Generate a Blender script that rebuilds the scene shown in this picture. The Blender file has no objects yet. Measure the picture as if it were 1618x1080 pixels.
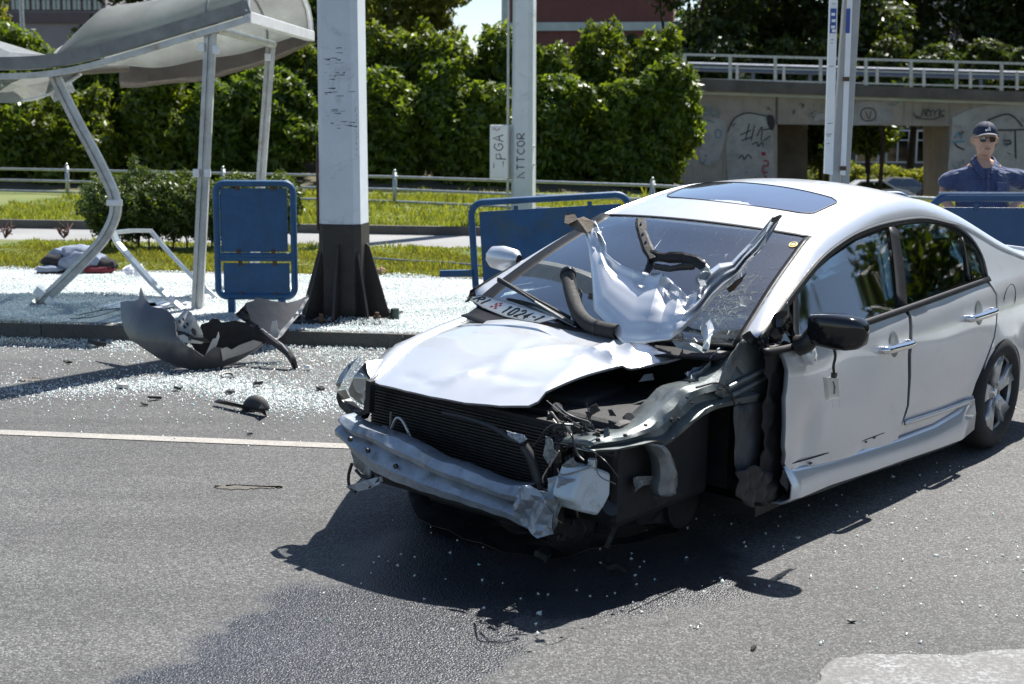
import bpy, bmesh, math, random
import numpy as np
from mathutils import Vector, Matrix
R = math.radians
random.seed(7)
rng = np.random.default_rng(11)
scene = bpy.context.scene
C = scene.collection
# ---------------------------------------------------------------- camera
F_PX, PITCH, CAM_H, ROLL = 2232.5, .1546, 1.7587, .0045
cam_d = bpy.data.cameras.new('camera')
cam = bpy.data.objects.new('camera', cam_d); C.objects.link(cam)
cam_d.sensor_width = 36.0; cam_d.lens = 36.0 * F_PX / 1618.0
cam_d.clip_start = .05; cam_d.clip_end = 3000
cam.matrix_world = Matrix.Translation((0, 0, CAM_H)) @ Matrix.Rotation(math.pi / 2 - PITCH, 4, 'X') @ Matrix.Rotation(ROLL, 4, 'Z')
cam_d.dof.use_dof = True; cam_d.dof.focus_distance = 6.4; cam_d.dof.aperture_fstop = 5.0
scene.camera = cam
# ---------------------------------------------------------------- light
SUN_EL = R(57); SUN_DIR = Vector((.57, .82, 0)).normalized()      # horizontal direction towards the sun
sv = Vector((SUN_DIR.x * math.cos(SUN_EL), SUN_DIR.y * math.cos(SUN_EL), math.sin(SUN_EL)))
world = bpy.data.worlds.new('World'); scene.world = world; world.use_nodes = True
wn = world.node_tree
sky = wn.nodes.new('ShaderNodeTexSky'); sky.sky_type = 'NISHITA'; sky.sun_disc = False
sky.sun_elevation = SUN_EL; sky.sun_rotation = math.atan2(SUN_DIR.x, SUN_DIR.y)
sky.air_density = 1.0; sky.dust_density = .5; sky.ozone_density = 1.8
bg = wn.nodes['Background']; bg.inputs['Strength'].default_value = .07
wn.links.new(sky.outputs[0], bg.inputs['Color'])
sun_d = bpy.data.lights.new('sun', 'SUN'); sun_d.energy = 5.0; sun_d.angle = R(.53); sun_d.color = (1, .965, .905)
sun = bpy.data.objects.new('sun', sun_d); C.objects.link(sun)
sun.rotation_euler = (-sv).to_track_quat('-Z', 'Y').to_euler()
scene.view_settings.view_transform = 'Standard'; scene.view_settings.look = 'None'
scene.view_settings.exposure = 1.12; scene.view_settings.gamma = 1
scene.view_settings.use_curve_mapping = False
scene.cycles.max_bounces = 8; scene.cycles.transparent_max_bounces = 16
scene.cycles.sample_clamp_indirect = 6
# ---------------------------------------------------------------- measuring helpers (image point -> place in the world)
def ray(u, v):
    a, b = u - 809, v - 540
    c, s = math.cos(ROLL), math.sin(ROLL)
    x, y = a * c + b * s, -a * s + b * c
    cp, sp = math.cos(PITCH), math.sin(PITCH)
    return np.array([x / F_PX, cp - y / F_PX * sp, -sp - y / F_PX * cp])
EYE = np.array([0, 0, CAM_H])
def ground(u, v, z=0.):
    r = ray(u, v); return EYE + r * ((z - CAM_H) / r[2])
def at(u, v, Y):
    r = ray(u, v); return EYE + r * (Y / r[1])
# road frame: s along the kerb (to the right), t away from the camera
RA = R(8.8)
EV = np.array([math.cos(RA), -math.sin(RA)]); NV = np.array([math.sin(RA), math.cos(RA)])
def st(s, t, z=0.):
    p = EV * s + NV * t; return (p[0], p[1], z)
# ---------------------------------------------------------------- object helpers
def tag(o, label=None, cat=None, group=None, kind=None):
    if label: o['label'] = label
    if cat: o['category'] = cat
    if group: o['group'] = group
    if kind: o['kind'] = kind
    return o
def empty(name, loc=(0, 0, 0), label=None, cat=None, group=None, rz=0):
    o = bpy.data.objects.new(name, None); C.objects.link(o)
    o.location = loc; o.rotation_euler = (0, 0, rz)
    return tag(o, label, cat, group)
def link(name, me, mat=None, parent=None, smooth=False):
    if mat is not None and not me.materials:
        for m in (mat if isinstance(mat, (list, tuple)) else [mat]): me.materials.append(m)
    if smooth:
        me.polygons.foreach_set('use_smooth', [True] * len(me.polygons))
    o = bpy.data.objects.new(name, me); C.objects.link(o)
    if parent is not None:
        o.parent = parent
        o.matrix_parent_inverse = Matrix.Identity(4)
        if parent.get('_world'): pass
    return o
class MB:
    def __init__(s): s.v = []; s.f = []
    def add(s, vs, fs):
        n = len(s.v); s.v += [tuple(map(float, p)) for p in vs]; s.f += [tuple(i + n for i in f) for f in fs]; return s
    def box(s, c, d, rot=None):
        x, y, z = d[0] / 2, d[1] / 2, d[2] / 2
        vs = [(-x, -y, -z), (x, -y, -z), (x, y, -z), (-x, y, -z), (-x, -y, z), (x, -y, z), (x, y, z), (-x, y, z)]
        if rot is not None: vs = [rot @ Vector(p) for p in vs]
        vs = [(p[0] + c[0], p[1] + c[1], p[2] + c[2]) for p in vs]
        return s.add(vs, [(0, 3, 2, 1), (4, 5, 6, 7), (0, 1, 5, 4), (1, 2, 6, 5), (2, 3, 7, 6), (3, 0, 4, 7)])
    def tube(s, path, r, n=10, prof=None, up=(0, 0, 1), cap=True, twist=0):
        P = [Vector(p) for p in path]; m = len(P)
        rr = r if isinstance(r, (list, tuple)) else [r] * m
        if prof is None: prof = [(math.cos(2 * math.pi * k / n), math.sin(2 * math.pi * k / n)) for k in range(n)]
        n = len(prof); vs = []; prev = None
        for i, p in enumerate(P):
            t = (P[min(i + 1, m - 1)] - P[max(i - 1, 0)]).normalized()
            u = Vector(up) if prev is None else prev
            a = u - t * u.dot(t)
            if a.length < 1e-4: a = Vector((1, 0, 0)) - t * t.x
            a.normalize(); prev = a; b = t.cross(a)
            for (px, py) in prof: vs.append(p + (b * px + a * py) * rr[i])
        fs = [(i * n + k, i * n + (k + 1) % n, (i + 1) * n + (k + 1) % n, (i + 1) * n + k) for i in range(m - 1) for k in range(n)]
        if cap: fs += [tuple(range(n - 1, -1, -1)), tuple(range((m - 1) * n, m * n))]
        return s.add(vs, fs)
    def bar(s, p0, p1, w, h, up=(0, 0, 1)):
        return s.tube([p0, p1], 1, prof=[(-w / 2, -h / 2), (w / 2, -h / 2), (w / 2, h / 2), (-w / 2, h / 2)], up=up)
    def grid(s, rows, close=False):
        m, n = len(rows), len(rows[0]); vs = [p for r in rows for p in r]
        kk = n if close else n - 1
        return s.add(vs, [(i * n + k, i * n + (k + 1) % n, (i + 1) * n + (k + 1) % n, (i + 1) * n + k) for i in range(m - 1) for k in range(kk)])
    def prism(s, pts, d):
        """polygon pts (3D, in order) given thickness by the vector d"""
        n = len(pts); d = np.array(d, float); a = [np.array(p, float) for p in pts]; b = [p + d for p in a]
        return s.add(a + b, [tuple(range(n - 1, -1, -1)), tuple(range(n, 2 * n))] + [(i, (i + 1) % n, n + (i + 1) % n, n + i) for i in range(n)])
    def mesh(s, name='mesh'):
        me = bpy.data.meshes.new(name); me.from_pydata(s.v, [], s.f); me.update(); return me
    def build(s, name, mat, parent=None, smooth=False, bevel=0, solid=0, label=None, fix=True, sub=0):
        me = s.mesh(name)
        if fix:
            b = bmesh.new(); b.from_mesh(me); bmesh.ops.recalc_face_normals(b, faces=b.faces); b.to_mesh(me); b.free()
        o = link(name, me, mat, parent, smooth)
        if solid:
            m = o.modifiers.new('s', 'SOLIDIFY'); m.thickness = solid; m.offset = 0
        if sub:
            m = o.modifiers.new('u', 'SUBSURF'); m.levels = m.render_levels = sub
        if bevel:
            m = o.modifiers.new('b', 'BEVEL'); m.width = bevel; m.segments = 2; m.limit_method = 'ANGLE'; m.angle_limit = R(40)
            m.harden_normals = False
        if smooth and (bevel or not sub):
            try: me.set_sharp_from_angle(angle=R(42))
            except Exception: pass
        if label: o['label'] = label
        return o
def smooth_path(pts, k=6):
    P = [Vector(p) for p in pts]; out = []
    Q = [P[0] * 2 - P[1]] + P + [P[-1] * 2 - P[-2]]
    for i in range(1, len(Q) - 2):
        for j in range(k):
            t = j / k; a, b, c, d = Q[i - 1], Q[i], Q[i + 1], Q[i + 2]
            out.append(.5 * ((2 * b) + (c - a) * t + (2 * a - 5 * b + 4 * c - d) * t * t + (3 * b - a - 3 * c + d) * t ** 3))
    out.append(P[-1]); return out
def np_mesh(name, V, Fq, mat, parent=None, smooth=False):
    """V (n,3), Fq (m,k) index arrays"""
    me = bpy.data.meshes.new(name); n, (m, k) = len(V), Fq.shape
    me.vertices.add(n); me.vertices.foreach_set('co', V.astype(np.float32).ravel())
    me.loops.add(m * k); me.loops.foreach_set('vertex_index', Fq.astype(np.int32).ravel())
    me.polygons.add(m); me.polygons.foreach_set('loop_start', np.arange(0, m * k, k, dtype=np.int32))
    me.update(calc_edges=True); me.validate()
    return link(name, me, mat, parent, smooth)
# ---------------------------------------------------------------- materials
def nodes(name):
    m = bpy.data.materials.new(name); m.use_nodes = True
    nt = m.node_tree; return m, nt, nt.nodes['Principled BSDF']
def N(nt, t, **kw):
    n = nt.nodes.new(t)
    for k, v in kw.items():
        if k.startswith('i_'): n.inputs[k[2:].replace('_', ' ')].default_value = v
        else: setattr(n, k, v)
    return n
def coord(nt, obj=True):
    return nt.nodes.new('ShaderNodeTexCoord').outputs['Object' if obj else 'Generated']
def ramp(nt, fac, stops):
    r = nt.nodes.new('ShaderNodeValToRGB'); e = r.color_ramp.elements
    while len(e) < len(stops): e.new(.5)
    for i, (p, c) in enumerate(stops):
        e[i].position = p; e[i].color = (c[0], c[1], c[2], 1) if isinstance(c, (tuple, list)) else (c, c, c, 1)
    nt.links.new(fac, r.inputs[0]); return r.outputs[0]
def noise(nt, vec, scale, detail=4, rough=.6, out='Fac', dist=0):
    n = nt.nodes.new('ShaderNodeTexNoise'); n.inputs['Scale'].default_value = scale; n.inputs['Detail'].default_value = detail
    n.inputs['Roughness'].default_value = rough; n.inputs['Distortion'].default_value = dist
    nt.links.new(vec, n.inputs['Vector']); return n.outputs[out]
def mix(nt, fac, a, b, mode='MIX'):
    n = nt.nodes.new('ShaderNodeMix'); n.data_type = 'RGBA'; n.blend_type = mode
    for s, x in ((0, fac), (6, a), (7, b)):
        if isinstance(x, bpy.types.NodeSocket): nt.links.new(x, n.inputs[s])
        elif s == 0: n.inputs[0].default_value = x
        else: n.inputs[s].default_value = (*x, 1) if len(x) == 3 else x
    return n.outputs[2]
def bump(nt, h, strength, dist, bs):
    b = nt.nodes.new('ShaderNodeBump'); b.inputs['Strength'].default_value = strength; b.inputs['Distance'].default_value = dist
    nt.links.new(h, b.inputs['Height']); nt.links.new(b.outputs[0], bs.inputs['Normal']); return b
def mat_plain(name, col, rough=.6, metal=0., var=.25, scale=6., bmp=0., bscale=60., dirt=None, dirt_amt=.5, coat=0., spec=.5, rvar=.1):
    m, nt, b = nodes(name); tc = coord(nt)
    n1 = noise(nt, tc, scale, 5, .65)
    c = mix(nt, ramp(nt, n1, [(.3, 0.), (.7, 1.)]), tuple(x * (1 - var) for x in col), tuple(min(1, x * (1 + var * .6)) for x in col))
    if dirt:
        n2 = noise(nt, tc, scale * .55 + 1.3, 8, .75, dist=.6)
        c = mix(nt, ramp(nt, n2, [(.62 - dirt_amt * .25, 0.), (.72, 1.)]), c, dirt)
    nt.links.new(c, b.inputs['Base Color'])
    b.inputs['Metallic'].default_value = metal; b.inputs['Coat Weight'].default_value = coat
    b.inputs['Specular IOR Level'].default_value = spec
    rr = ramp(nt, noise(nt, tc, scale * 2.3, 4, .7), [(.2, max(.02, rough - rvar)), (.8, min(1, rough + rvar))])
    nt.links.new(rr, b.inputs['Roughness'])
    if bmp: bump(nt, noise(nt, tc, bscale, 3, .6), bmp, .01, b)
    return m
M = {}
M['steel'] = mat_plain('galvanised_steel', (.42, .43, .42), .42, .75, .25, 9, .15, 30, (.26, .17, .10), .12)
M['shelter_steel'] = mat_plain('weathered_aluminium', (.50, .50, .48), .45, .55, .25, 7, .1, 30, (.30, .22, .15), .25)
M['bent_frame'] = mat_plain('bare_aluminium', (.72, .72, .72), .38, .35, .12, 9)
M['blue'] = mat_plain('blue_barrier_paint', (.014, .078, .18), .55, 0, .25, 7, .12, 50, (.06, .075, .07), .15)
M['blue_worn'] = mat_plain('worn_blue_paint', (.017, .085, .20), .6, 0, .3, 5, .12, 40, (.06, .085, .06), .55)
M['blue_dark'] = mat_plain('navy_barrier_paint', (.02, .07, .165), .5, 0, .2, 4, .1, 40)  # navy coat of the barrier panels
M['pole_white'] = mat_plain('pole_grey_white_paint', (.56, .60, .63), .5, 0, .10, 2.5, .06, 20, (.34, .35, .35), .22)
M['pole_dark'] = mat_plain('pole_tar_paint', (.022, .018, .015), .55, 0, .35, 6, .2, 30, (.05, .03, .02), .2)
M['black'] = mat_plain('black_plastic', (.014, .014, .015), .45, 0, .3, 12)
M['black_gloss'] = mat_plain('gloss_black_plastic', (.010, .010, .011), .09, 0, .2, 8, rvar=.04)
M['rubber'] = mat_plain('tyre_rubber', (.018, .018, .018), .8, 0, .3, 20, .2, 80)
M['dusty_black'] = mat_plain('dusty_black_plastic', (.03, .03, .03), .65, 0, .4, 12, .1, 60, (.09, .085, .08), .3)
M['cavity'] = mat_plain('bay_shade_black', (.009, .009, .010), .7, 0, .5, 10, .2, 60)  # bay shade put into a near-black colour; also serves real black parts
M['white_plastic'] = mat_plain('white_plastic', (.75, .75, .74), .5, 0, .06, 6)
M['rust'] = mat_plain('rusty_steel', (.11, .065, .04), .8, .2, .5, 14, .3, 60)
M['concrete'] = mat_plain('weathered_concrete', (.20, .19, .175), .9, 0, .3, 1.2, .3, 20, (.09, .085, .08), .35)
def mat_asphalt():
    m, nt, b = nodes('road_asphalt'); tc = coord(nt)
    vo = nt.nodes.new('ShaderNodeTexVoronoi'); vo.inputs['Scale'].default_value = 125; nt.links.new(tc, vo.inputs['Vector'])
    vo2 = nt.nodes.new('ShaderNodeTexVoronoi'); vo2.inputs['Scale'].default_value = 190; nt.links.new(tc, vo2.inputs['Vector'])
    sep = nt.nodes.new('ShaderNodeSeparateColor'); nt.links.new(vo.outputs['Color'], sep.inputs[0])
    c = ramp(nt, sep.outputs[0], [(0., (.056, .056, .055)), (.45, (.089, .088, .086)), (.8, (.126, .125, .122)), (1., (.20, .199, .195))])
    gap = ramp(nt, vo.outputs['Distance'], [(.35, 1.), (.75, .45)])
    c = mix(nt, 1., c, gap, 'MULTIPLY')
    big = ramp(nt, noise(nt, tc, .55, 6, .6), [(.3, .82), (.7, 1.12)])
    c = mix(nt, 1., c, big, 'MULTIPLY')
    fine = ramp(nt, noise(nt, tc, 14, 5, .7), [(.3, .88), (.7, 1.12)])
    c = mix(nt, 1., c, fine, 'MULTIPLY')
    # tyre-polished and oily streaks running along the carriageway
    mp = nt.nodes.new('ShaderNodeMapping'); mp.inputs['Rotation'].default_value = (0, 0, RA); mp.inputs['Scale'].default_value = (.12, 1.3, 1)
    nt.links.new(tc, mp.inputs[0])
    stk = ramp(nt, noise(nt, mp.outputs[0], 1.4, 6, .6), [(.35, .80), (.65, 1.12)])
    c = mix(nt, 1., c, stk, 'MULTIPLY')
    # wet stain: coolant and oil that ran out from under the car
    geo = nt.nodes.new('ShaderNodeNewGeometry'); sp = nt.nodes.new('ShaderNodeSeparateXYZ'); nt.links.new(geo.outputs['Position'], sp.inputs[0])
    def ell(cx, cy, rx, ry, ang, soft):
        mp = nt.nodes.new('ShaderNodeMapping'); mp.vector_type = 'TEXTURE'
        mp.inputs['Location'].default_value = (cx, cy, 0); mp.inputs['Rotation'].default_value = (0, 0, ang); mp.inputs['Scale'].default_value = (rx, ry, 1)
        wob = nt.nodes.new('ShaderNodeVectorMath'); wob.operation = 'MULTIPLY_ADD'
        nz = noise(nt, tc, 1.6, 5, .62, 'Color')
        nt.links.new(nz, wob.inputs[0]); wob.inputs[1].default_value = (.7, .7, 0)
        ad = nt.nodes.new('ShaderNodeVectorMath'); ad.operation = 'ADD'; nt.links.new(geo.outputs['Position'], ad.inputs[0]); ad.inputs[1].default_value = (-.35, -.35, 0)
        nt.links.new(ad.outputs[0], wob.inputs[2]); nt.links.new(wob.outputs[0], mp.inputs[0])
        ln = nt.nodes.new('ShaderNodeVectorMath'); ln.operation = 'LENGTH'
        xy = nt.nodes.new('ShaderNodeVectorMath'); xy.operation = 'MULTIPLY'; xy.inputs[1].default_value = (1, 1, 0)
        nt.links.new(mp.outputs[0], xy.inputs[0]); nt.links.new(xy.outputs[0], ln.inputs[0])
        return ramp(nt, ln.outputs['Value'], [(1 - soft, 1.), (1., 0.)])
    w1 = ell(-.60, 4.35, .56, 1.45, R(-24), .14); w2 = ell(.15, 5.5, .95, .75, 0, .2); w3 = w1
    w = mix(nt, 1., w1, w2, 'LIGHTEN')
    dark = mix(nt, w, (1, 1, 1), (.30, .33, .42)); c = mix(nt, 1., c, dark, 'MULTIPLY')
    # pale dusty smear and rust scuff
    nt.links.new(c, b.inputs['Base Color'])
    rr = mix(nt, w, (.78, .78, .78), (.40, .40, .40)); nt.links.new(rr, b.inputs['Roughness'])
    h = nt.nodes.new('ShaderNodeMath'); h.operation = 'ADD'
    hh = ramp(nt, vo.outputs['Distance'], [(.0, 1.), (.8, 0.)]); h2 = ramp(nt, vo2.outputs['Distance'], [(.0, .5), (.8, 0.)])
    nt.links.new(hh, h.inputs[0]); nt.links.new(h2, h.inputs[1])
    bump(nt, h.outputs[0], .5, .006, b)
    return m
M['asphalt'] = mat_asphalt()
def mat_ground(name, c1, c2, c3, s1, s2, rough=.95, bmp=.4, bs=30):
    m, nt, b = nodes(name); tc = coord(nt)
    c = mix(nt, ramp(nt, noise(nt, tc, s1, 6, .65), [(.35, 0.), (.65, 1.)]), c1, c2)
    c = mix(nt, ramp(nt, noise(nt, tc, s2, 5, .7), [(.5, 0.), (.72, 1.)]), c, c3)
    nt.links.new(c, b.inputs['Base Color']); b.inputs['Roughness'].default_value = rough
    bump(nt, noise(nt, tc, bs, 5, .7), bmp, .02, b); return m
M['pavement'] = mat_ground('glass_strewn_pavement', (.33, .34, .335), (.56, .60, .60), (.24, .245, .24), .9, 40, .8, .5, 140)
M['kerb'] = mat_ground('kerb_concrete', (.085, .08, .07), (.12, .115, .10), (.04, .04, .036), 3, 60, .9, .5, 90)
M['grass_base'] = mat_ground('turf_soil', (.07, .105, .022), (.125, .15, .035), (.15, .125, .06), .5, 2.2)
M['path'] = mat_ground('path_asphalt', (.20, .20, .20), (.25, .25, .245), (.16, .16, .155), .6, 30, .9, .3, 80)
M['paint_line'] = mat_ground('road_paint', (.25, .235, .21), (.33, .31, .28), (.15, .145, .135), 5, 55, .7, .4, 120)
M['soil'] = mat_ground('dry_soil', (.06, .05, .03), (.10, .085, .05), (.045, .05, .02), 1, 5)
def mat_leaf(name, c1, c2, trans=.35, rough=.38, spec=.5):
    m, nt, b = nodes(name)
    geo = nt.nodes.new('ShaderNodeNewGeometry')
    c = mix(nt, geo.outputs['Random Per Island'], c1, c2)
    oi = nt.nodes.new('ShaderNodeObjectInfo'); c = mix(nt, 1., c, ramp(nt, oi.outputs['Random'], [(0., (.78, .84, .9)), (.5, (1, 1, 1)), (1., (1.0, .92, .8))]), 'MULTIPLY')
    nt.links.new(c, b.inputs['Base Color']); b.inputs['Roughness'].default_value = rough; b.inputs['Specular IOR Level'].default_value = spec
    tr = nt.nodes.new('ShaderNodeBsdfTranslucent'); tc = mix(nt, 1., c, (1.5, 1.45, .5), 'MULTIPLY'); nt.links.new(tc, tr.inputs[0])
    ms = nt.nodes.new('ShaderNodeMixShader'); ms.inputs[0].default_value = trans
    nt.links.new(b.outputs[0], ms.inputs[1]); nt.links.new(tr.outputs[0], ms.inputs[2])
    nt.links.new(ms.outputs[0], nt.nodes['Material Output'].inputs[0]); return m
M['laurel'] = mat_leaf('laurel_leaf', (.045, .080, .010), (.16, .215, .022), .52, .40, .45)
M['box'] = mat_leaf('box_leaf', (.035, .06, .010), (.10, .14, .02), .42, .45)
M['tree_dark'] = mat_leaf('dark_tree_leaf', (.026, .046, .008), (.075, .11, .015), .4, .45)
M['tree_olive'] = mat_leaf('olive_tree_leaf', (.09, .11, .018), (.20, .21, .035), .55, .5)
M['grass'] = mat_leaf('grass_blade', (.13, .165, .03), (.25, .26, .065), .45, .6, .2)
M['dry_grass'] = mat_leaf('dry_grass_blade', (.14, .15, .035), (.27, .235, .09), .35, .7, .2)
M['bark'] = mat_plain('bark', (.06, .045, .03), .9, 0, .4, 5, .5, 30)
def mat_glass(name, tint=(.75, .85, .82), rough=.02, opac=.25):
    m, nt, b = nodes(name)
    nt.nodes.remove(b); tr = nt.nodes.new('ShaderNodeBsdfTransparent'); tr.inputs[0].default_value = (*tint, 1)
    gl = nt.nodes.new('ShaderNodeBsdfGlossy'); gl.inputs['Roughness'].default_value = rough; gl.inputs[0].default_value = (1, 1, 1, 1)
    fr = nt.nodes.new('ShaderNodeFresnel'); fr.inputs[0].default_value = 1.52
    mr = nt.nodes.new('ShaderNodeMath'); mr.operation = 'MULTIPLY_ADD'; nt.links.new(fr.outputs[0], mr.inputs[0])
    mr.inputs[1].default_value = 1.6; mr.inputs[2].default_value = opac; mr.use_clamp = True
    ms = nt.nodes.new('ShaderNodeMixShader'); nt.links.new(mr.outputs[0], ms.inputs[0])
    nt.links.new(tr.outputs[0], ms.inputs[1]); nt.links.new(gl.outputs[0], ms.inputs[2])
    nt.links.new(ms.outputs[0], nt.nodes['Material Output'].inputs[0]); return m
M['windscreen'] = mat_glass('windscreen_glass', (.88, .98, .97), .01, .15)
M['side_glass'] = mat_glass('side_window_glass', (.45, .56, .56), .02, .05)
M['dark_glass'] = mat_glass('dark_window', (.15, .17, .18), .05, .1)
def mat_shard():
    m, nt, b = nodes('tempered_glass_crumbs'); geo = nt.nodes.new('ShaderNodeNewGeometry')
    c = ramp(nt, geo.outputs['Random Per Island'], [(0., (.80, .88, .87)), (.45, (.90, .93, .92)), (.85, (.96, .96, .95)), (1., (.55, .80, .82))])
    nt.links.new(c, b.inputs['Base Color']); b.inputs['Roughness'].default_value = .18; b.inputs['Specular IOR Level'].default_value = .8
    b.inputs['Alpha'].default_value = 1.
    tr = nt.nodes.new('ShaderNodeBsdfTranslucent'); nt.links.new(c, tr.inputs[0])
    ms = nt.nodes.new('ShaderNodeMixShader'); ms.inputs[0].default_value = .45
    nt.links.new(b.outputs[0], ms.inputs[1]); nt.links.new(tr.outputs[0], ms.inputs[2]); nt.links.new(ms.outputs[0], nt.nodes['Material Output'].inputs[0])
    return m
M['shard'] = mat_shard()
# ================================================================ SETTING: ground, road, kerb, pavement
def sheet(name, s0, s1, t0, t1, z, mat, kind='structure', res=None, hf=None):
    ns, nt_ = res or (2, 2)
    S = np.linspace(s0, s1, ns); T = np.linspace(t0, t1, nt_)
    V = np.array([[EV[0] * s + NV[0] * t, EV[1] * s + NV[1] * t, z + (hf(s, t) if hf else 0)] for t in T for s in S])
    Fq = np.array([[j * ns + i, j * ns + i + 1, (j + 1) * ns + i + 1, (j + 1) * ns + i] for j in range(nt_ - 1) for i in range(ns - 1)])
    o = np_mesh(name, V, Fq, mat, None, smooth=bool(hf)); return tag(o, kind=kind)
def terrain_z(x, y):
    dip = min(1, max(0, (x - 4.2) / 5)) * min(1, max(0, (y - 27) / 16))
    bank = min(1, max(0, (4.6 - x) / 2)) * min(1, max(0, (y - 33.5) / 4)) * .7
    far = min(1, max(0, (y - 47) / 20)) * min(1, max(0, (x + 30) / 40))
    return -.06 * (1 if y < 30 else 0) + .08 * (1 if y >= 30 else 0) - dip * 2.1 - far * .5 + bank
def terrain():
    xs = np.concatenate([np.linspace(-900, -60, 8), np.linspace(-50, 60, 56), np.linspace(80, 900, 8)])
    ys = np.concatenate([np.linspace(-300, -20, 6), np.linspace(-10, 29.5, 10), np.linspace(30, 90, 61), np.linspace(100, 1500, 10)])
    V = np.array([[x, y, terrain_z(x, y)] for y in ys for x in xs]); n = len(xs)
    Fq = np.array([[j * n + i, j * n + i + 1, (j + 1) * n + i + 1, (j + 1) * n + i] for j in range(len(ys) - 1) for i in range(n - 1)])
    tag(np_mesh('ground', V, Fq, M['soil'], None, True), kind='structure')
terrain()
sheet('road', -60, 60, -25, 10.60, 0, M['asphalt'])
sheet('road_marking', -14, .5, 7.26, 7.375, .004, M['paint_line'])
# worn white block marking in the near right corner
m, nt, b = nodes('worn_road_marking'); tc = coord(nt)
wear = ramp(nt, noise(nt, tc, 60, 4, .75), [(.46, 0.), (.60, 1.)]); wear2 = ramp(nt, noise(nt, tc, 5, 4, .7), [(.35, .35), (.6, 1.)])
geo = nt.nodes.new('ShaderNodeNewGeometry')
wear = mix(nt, 1., wear, ramp(nt, noise(nt, tc, 3.5, 5, .7), [(.40, .08), (.66, .7)]), 'MULTIPLY')
cc = mix(nt, wear, (.10, .098, .094), (.40, .41, .42)); nt.links.new(cc, b.inputs['Base Color']); b.inputs['Roughness'].default_value = .7
bump(nt, noise(nt, tc, 90, 3, .6), .6, .006, b)
def wavy_patch(name, pts, z, mat, kind='structure', amp=.02):
    P = smooth_path([Vector((p[0], p[1], z)) for p in pts] + [Vector((pts[0][0], pts[0][1], z))], 8)[:-1]
    P = [Vector((p.x + random.uniform(-amp, amp), p.y + random.uniform(-amp, amp), z)) for p in P]
    me = bpy.data.meshes.new(name); me.from_pydata([tuple(p) for p in P], [], [tuple(range(len(P)))]); me.update()
    return tag(link(name, me, mat), kind=kind)
g = [ground(*p)[:2] for p in [(1290, 1080), (1322, 1042), (1400, 1034), (1500, 1036), (1640, 1030), (1700, 1100), (1500, 1130), (1300, 1120)]]
wavy_patch('road_marking', g, .004, m, amp=.012)
m2 = mat_ground('pale_dust_scuff', (.085, .078, .068), (.115, .105, .09), (.08, .076, .07), 6, 60)
for (u, v, a, c) in [(50, 600, .09, .07), (392, 770, .17, .03), (820, 592, .1, .03)]:
    p = ground(u, v); pts = [(p[0] + a * math.cos(k * .785) * random.uniform(.7, 1.15), p[1] + c * math.sin(k * .785) * random.uniform(.7, 1.2)) for k in range(8)]
    if v > 760 or u < 100: wavy_patch('dust_scuff', pts, .0035, m2)
sheet('pavement', -22, 16, 10.75, 14.62, .12, M['pavement'])
# kerb: separate stones
kerb = empty('kerb'); kerb['kind'] = 'structure'
km = MB()
for k in range(7):
    pass
kme = MB().box((0, 0, 0), (.992, .15, .30)).mesh('kerb_stone')
for k in range(24):
    o = link('kerb_stone', kme, M['kerb'], kerb)
    p = st(-14 + k * 1.0, 10.675, -.024 + random.uniform(-.004, .004)); o.location = p; o.rotation_euler = (random.uniform(-.01, .01), 0, -RA + random.uniform(-.004, .004))
    if k == 0:
        md = None
# gutter dirt strip
sheet('verge', -40, 30, 14.62, 18.25, .118, M['grass_base'], res=(60, 8), hf=lambda s, t: .02 * math.sin(s * 1.7 + t * 2.2) * (t > 14.8) * (t < 18))
sheet('path', -60, 60, 18.25, 20.42, .10, M['path'])
o = sheet('path', -22, 16, 14.56, 14.66, .128, M['kerb']); o.name = 'pavement_edge'
kb = MB(); a = st(-40, 20.47, .13); c = st(40, 20.47, .13); kb.bar(a, c, .10, .20); tag(kb.build('path_kerb', M['kerb']), kind='structure')
sheet('verge', -60, 45, 20.52, 33.0, .12, M['grass_base'], res=(60, 14), hf=lambda s, t: -max(0, (s - 1.5)) * .035 * max(0, t - 22) / 10)
# ---------------------------------------------------------------- grass blades
def blades(name, n, s0, s1, t0, t1, h0, h1, mat, z, mask=None, w=.008):
    S = rng.uniform(s0, s1, n); T = rng.uniform(t0, t1, n)
    if mask is not None: k = mask(S, T); S, T = S[k], T[k]; n = len(S)
    X = EV[0] * S + NV[0] * T; Y = EV[1] * S + NV[1] * T
    Z = z(S, T) if callable(z) else np.full(n, z)
    patch = .6 + .5 * np.sin(S * 2.1 + 1.3 * np.sin(T * 2.7)) * np.sin(T * 3.3 + S * .7) + .35 * np.sin(S * 6 + T * 5)
    H = rng.uniform(h0, h1, n) * np.clip(patch, .35, 1.5); A = rng.uniform(0, 6.283, n); L = rng.uniform(.1, .7, n) * H; B = rng.uniform(0, 6.283, n)
    W = w * rng.uniform(.7, 1.5, n)
    ca, sa = np.cos(A) * W, np.sin(A) * W; lx, ly = np.cos(B) * L, np.sin(B) * L
    V = np.stack([np.stack([X - ca, Y - sa, Z], 1), np.stack([X + ca, Y + sa, Z], 1),
                  np.stack([X + lx * .4 + ca * .8, Y + ly * .4 + sa * .8, Z + H * .6], 1), np.stack([X + lx, Y + ly, Z + H], 1)], 1).reshape(-1, 3)
    o = np_mesh(name, V, np.arange(4 * n).reshape(n, 4), mat); return tag(o, kind='stuff')
def bare(S, T):
    q = np.sin(S * 1.3 + .6) * np.sin(T * 2.1 + S * .4) + .5 * np.sin(S * 3.7 + T); return rng.uniform(0, 1, len(S)) < np.clip(.9 - .5 * q * (T < 15.6), .15, 1)
tag(blades('grass', 46000, -9.5, 4.2, 14.7, 18.2, .03, .085, M['grass'], .12, bare), 'short sunlit grass on the strip behind the pavement', 'grass')
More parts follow.
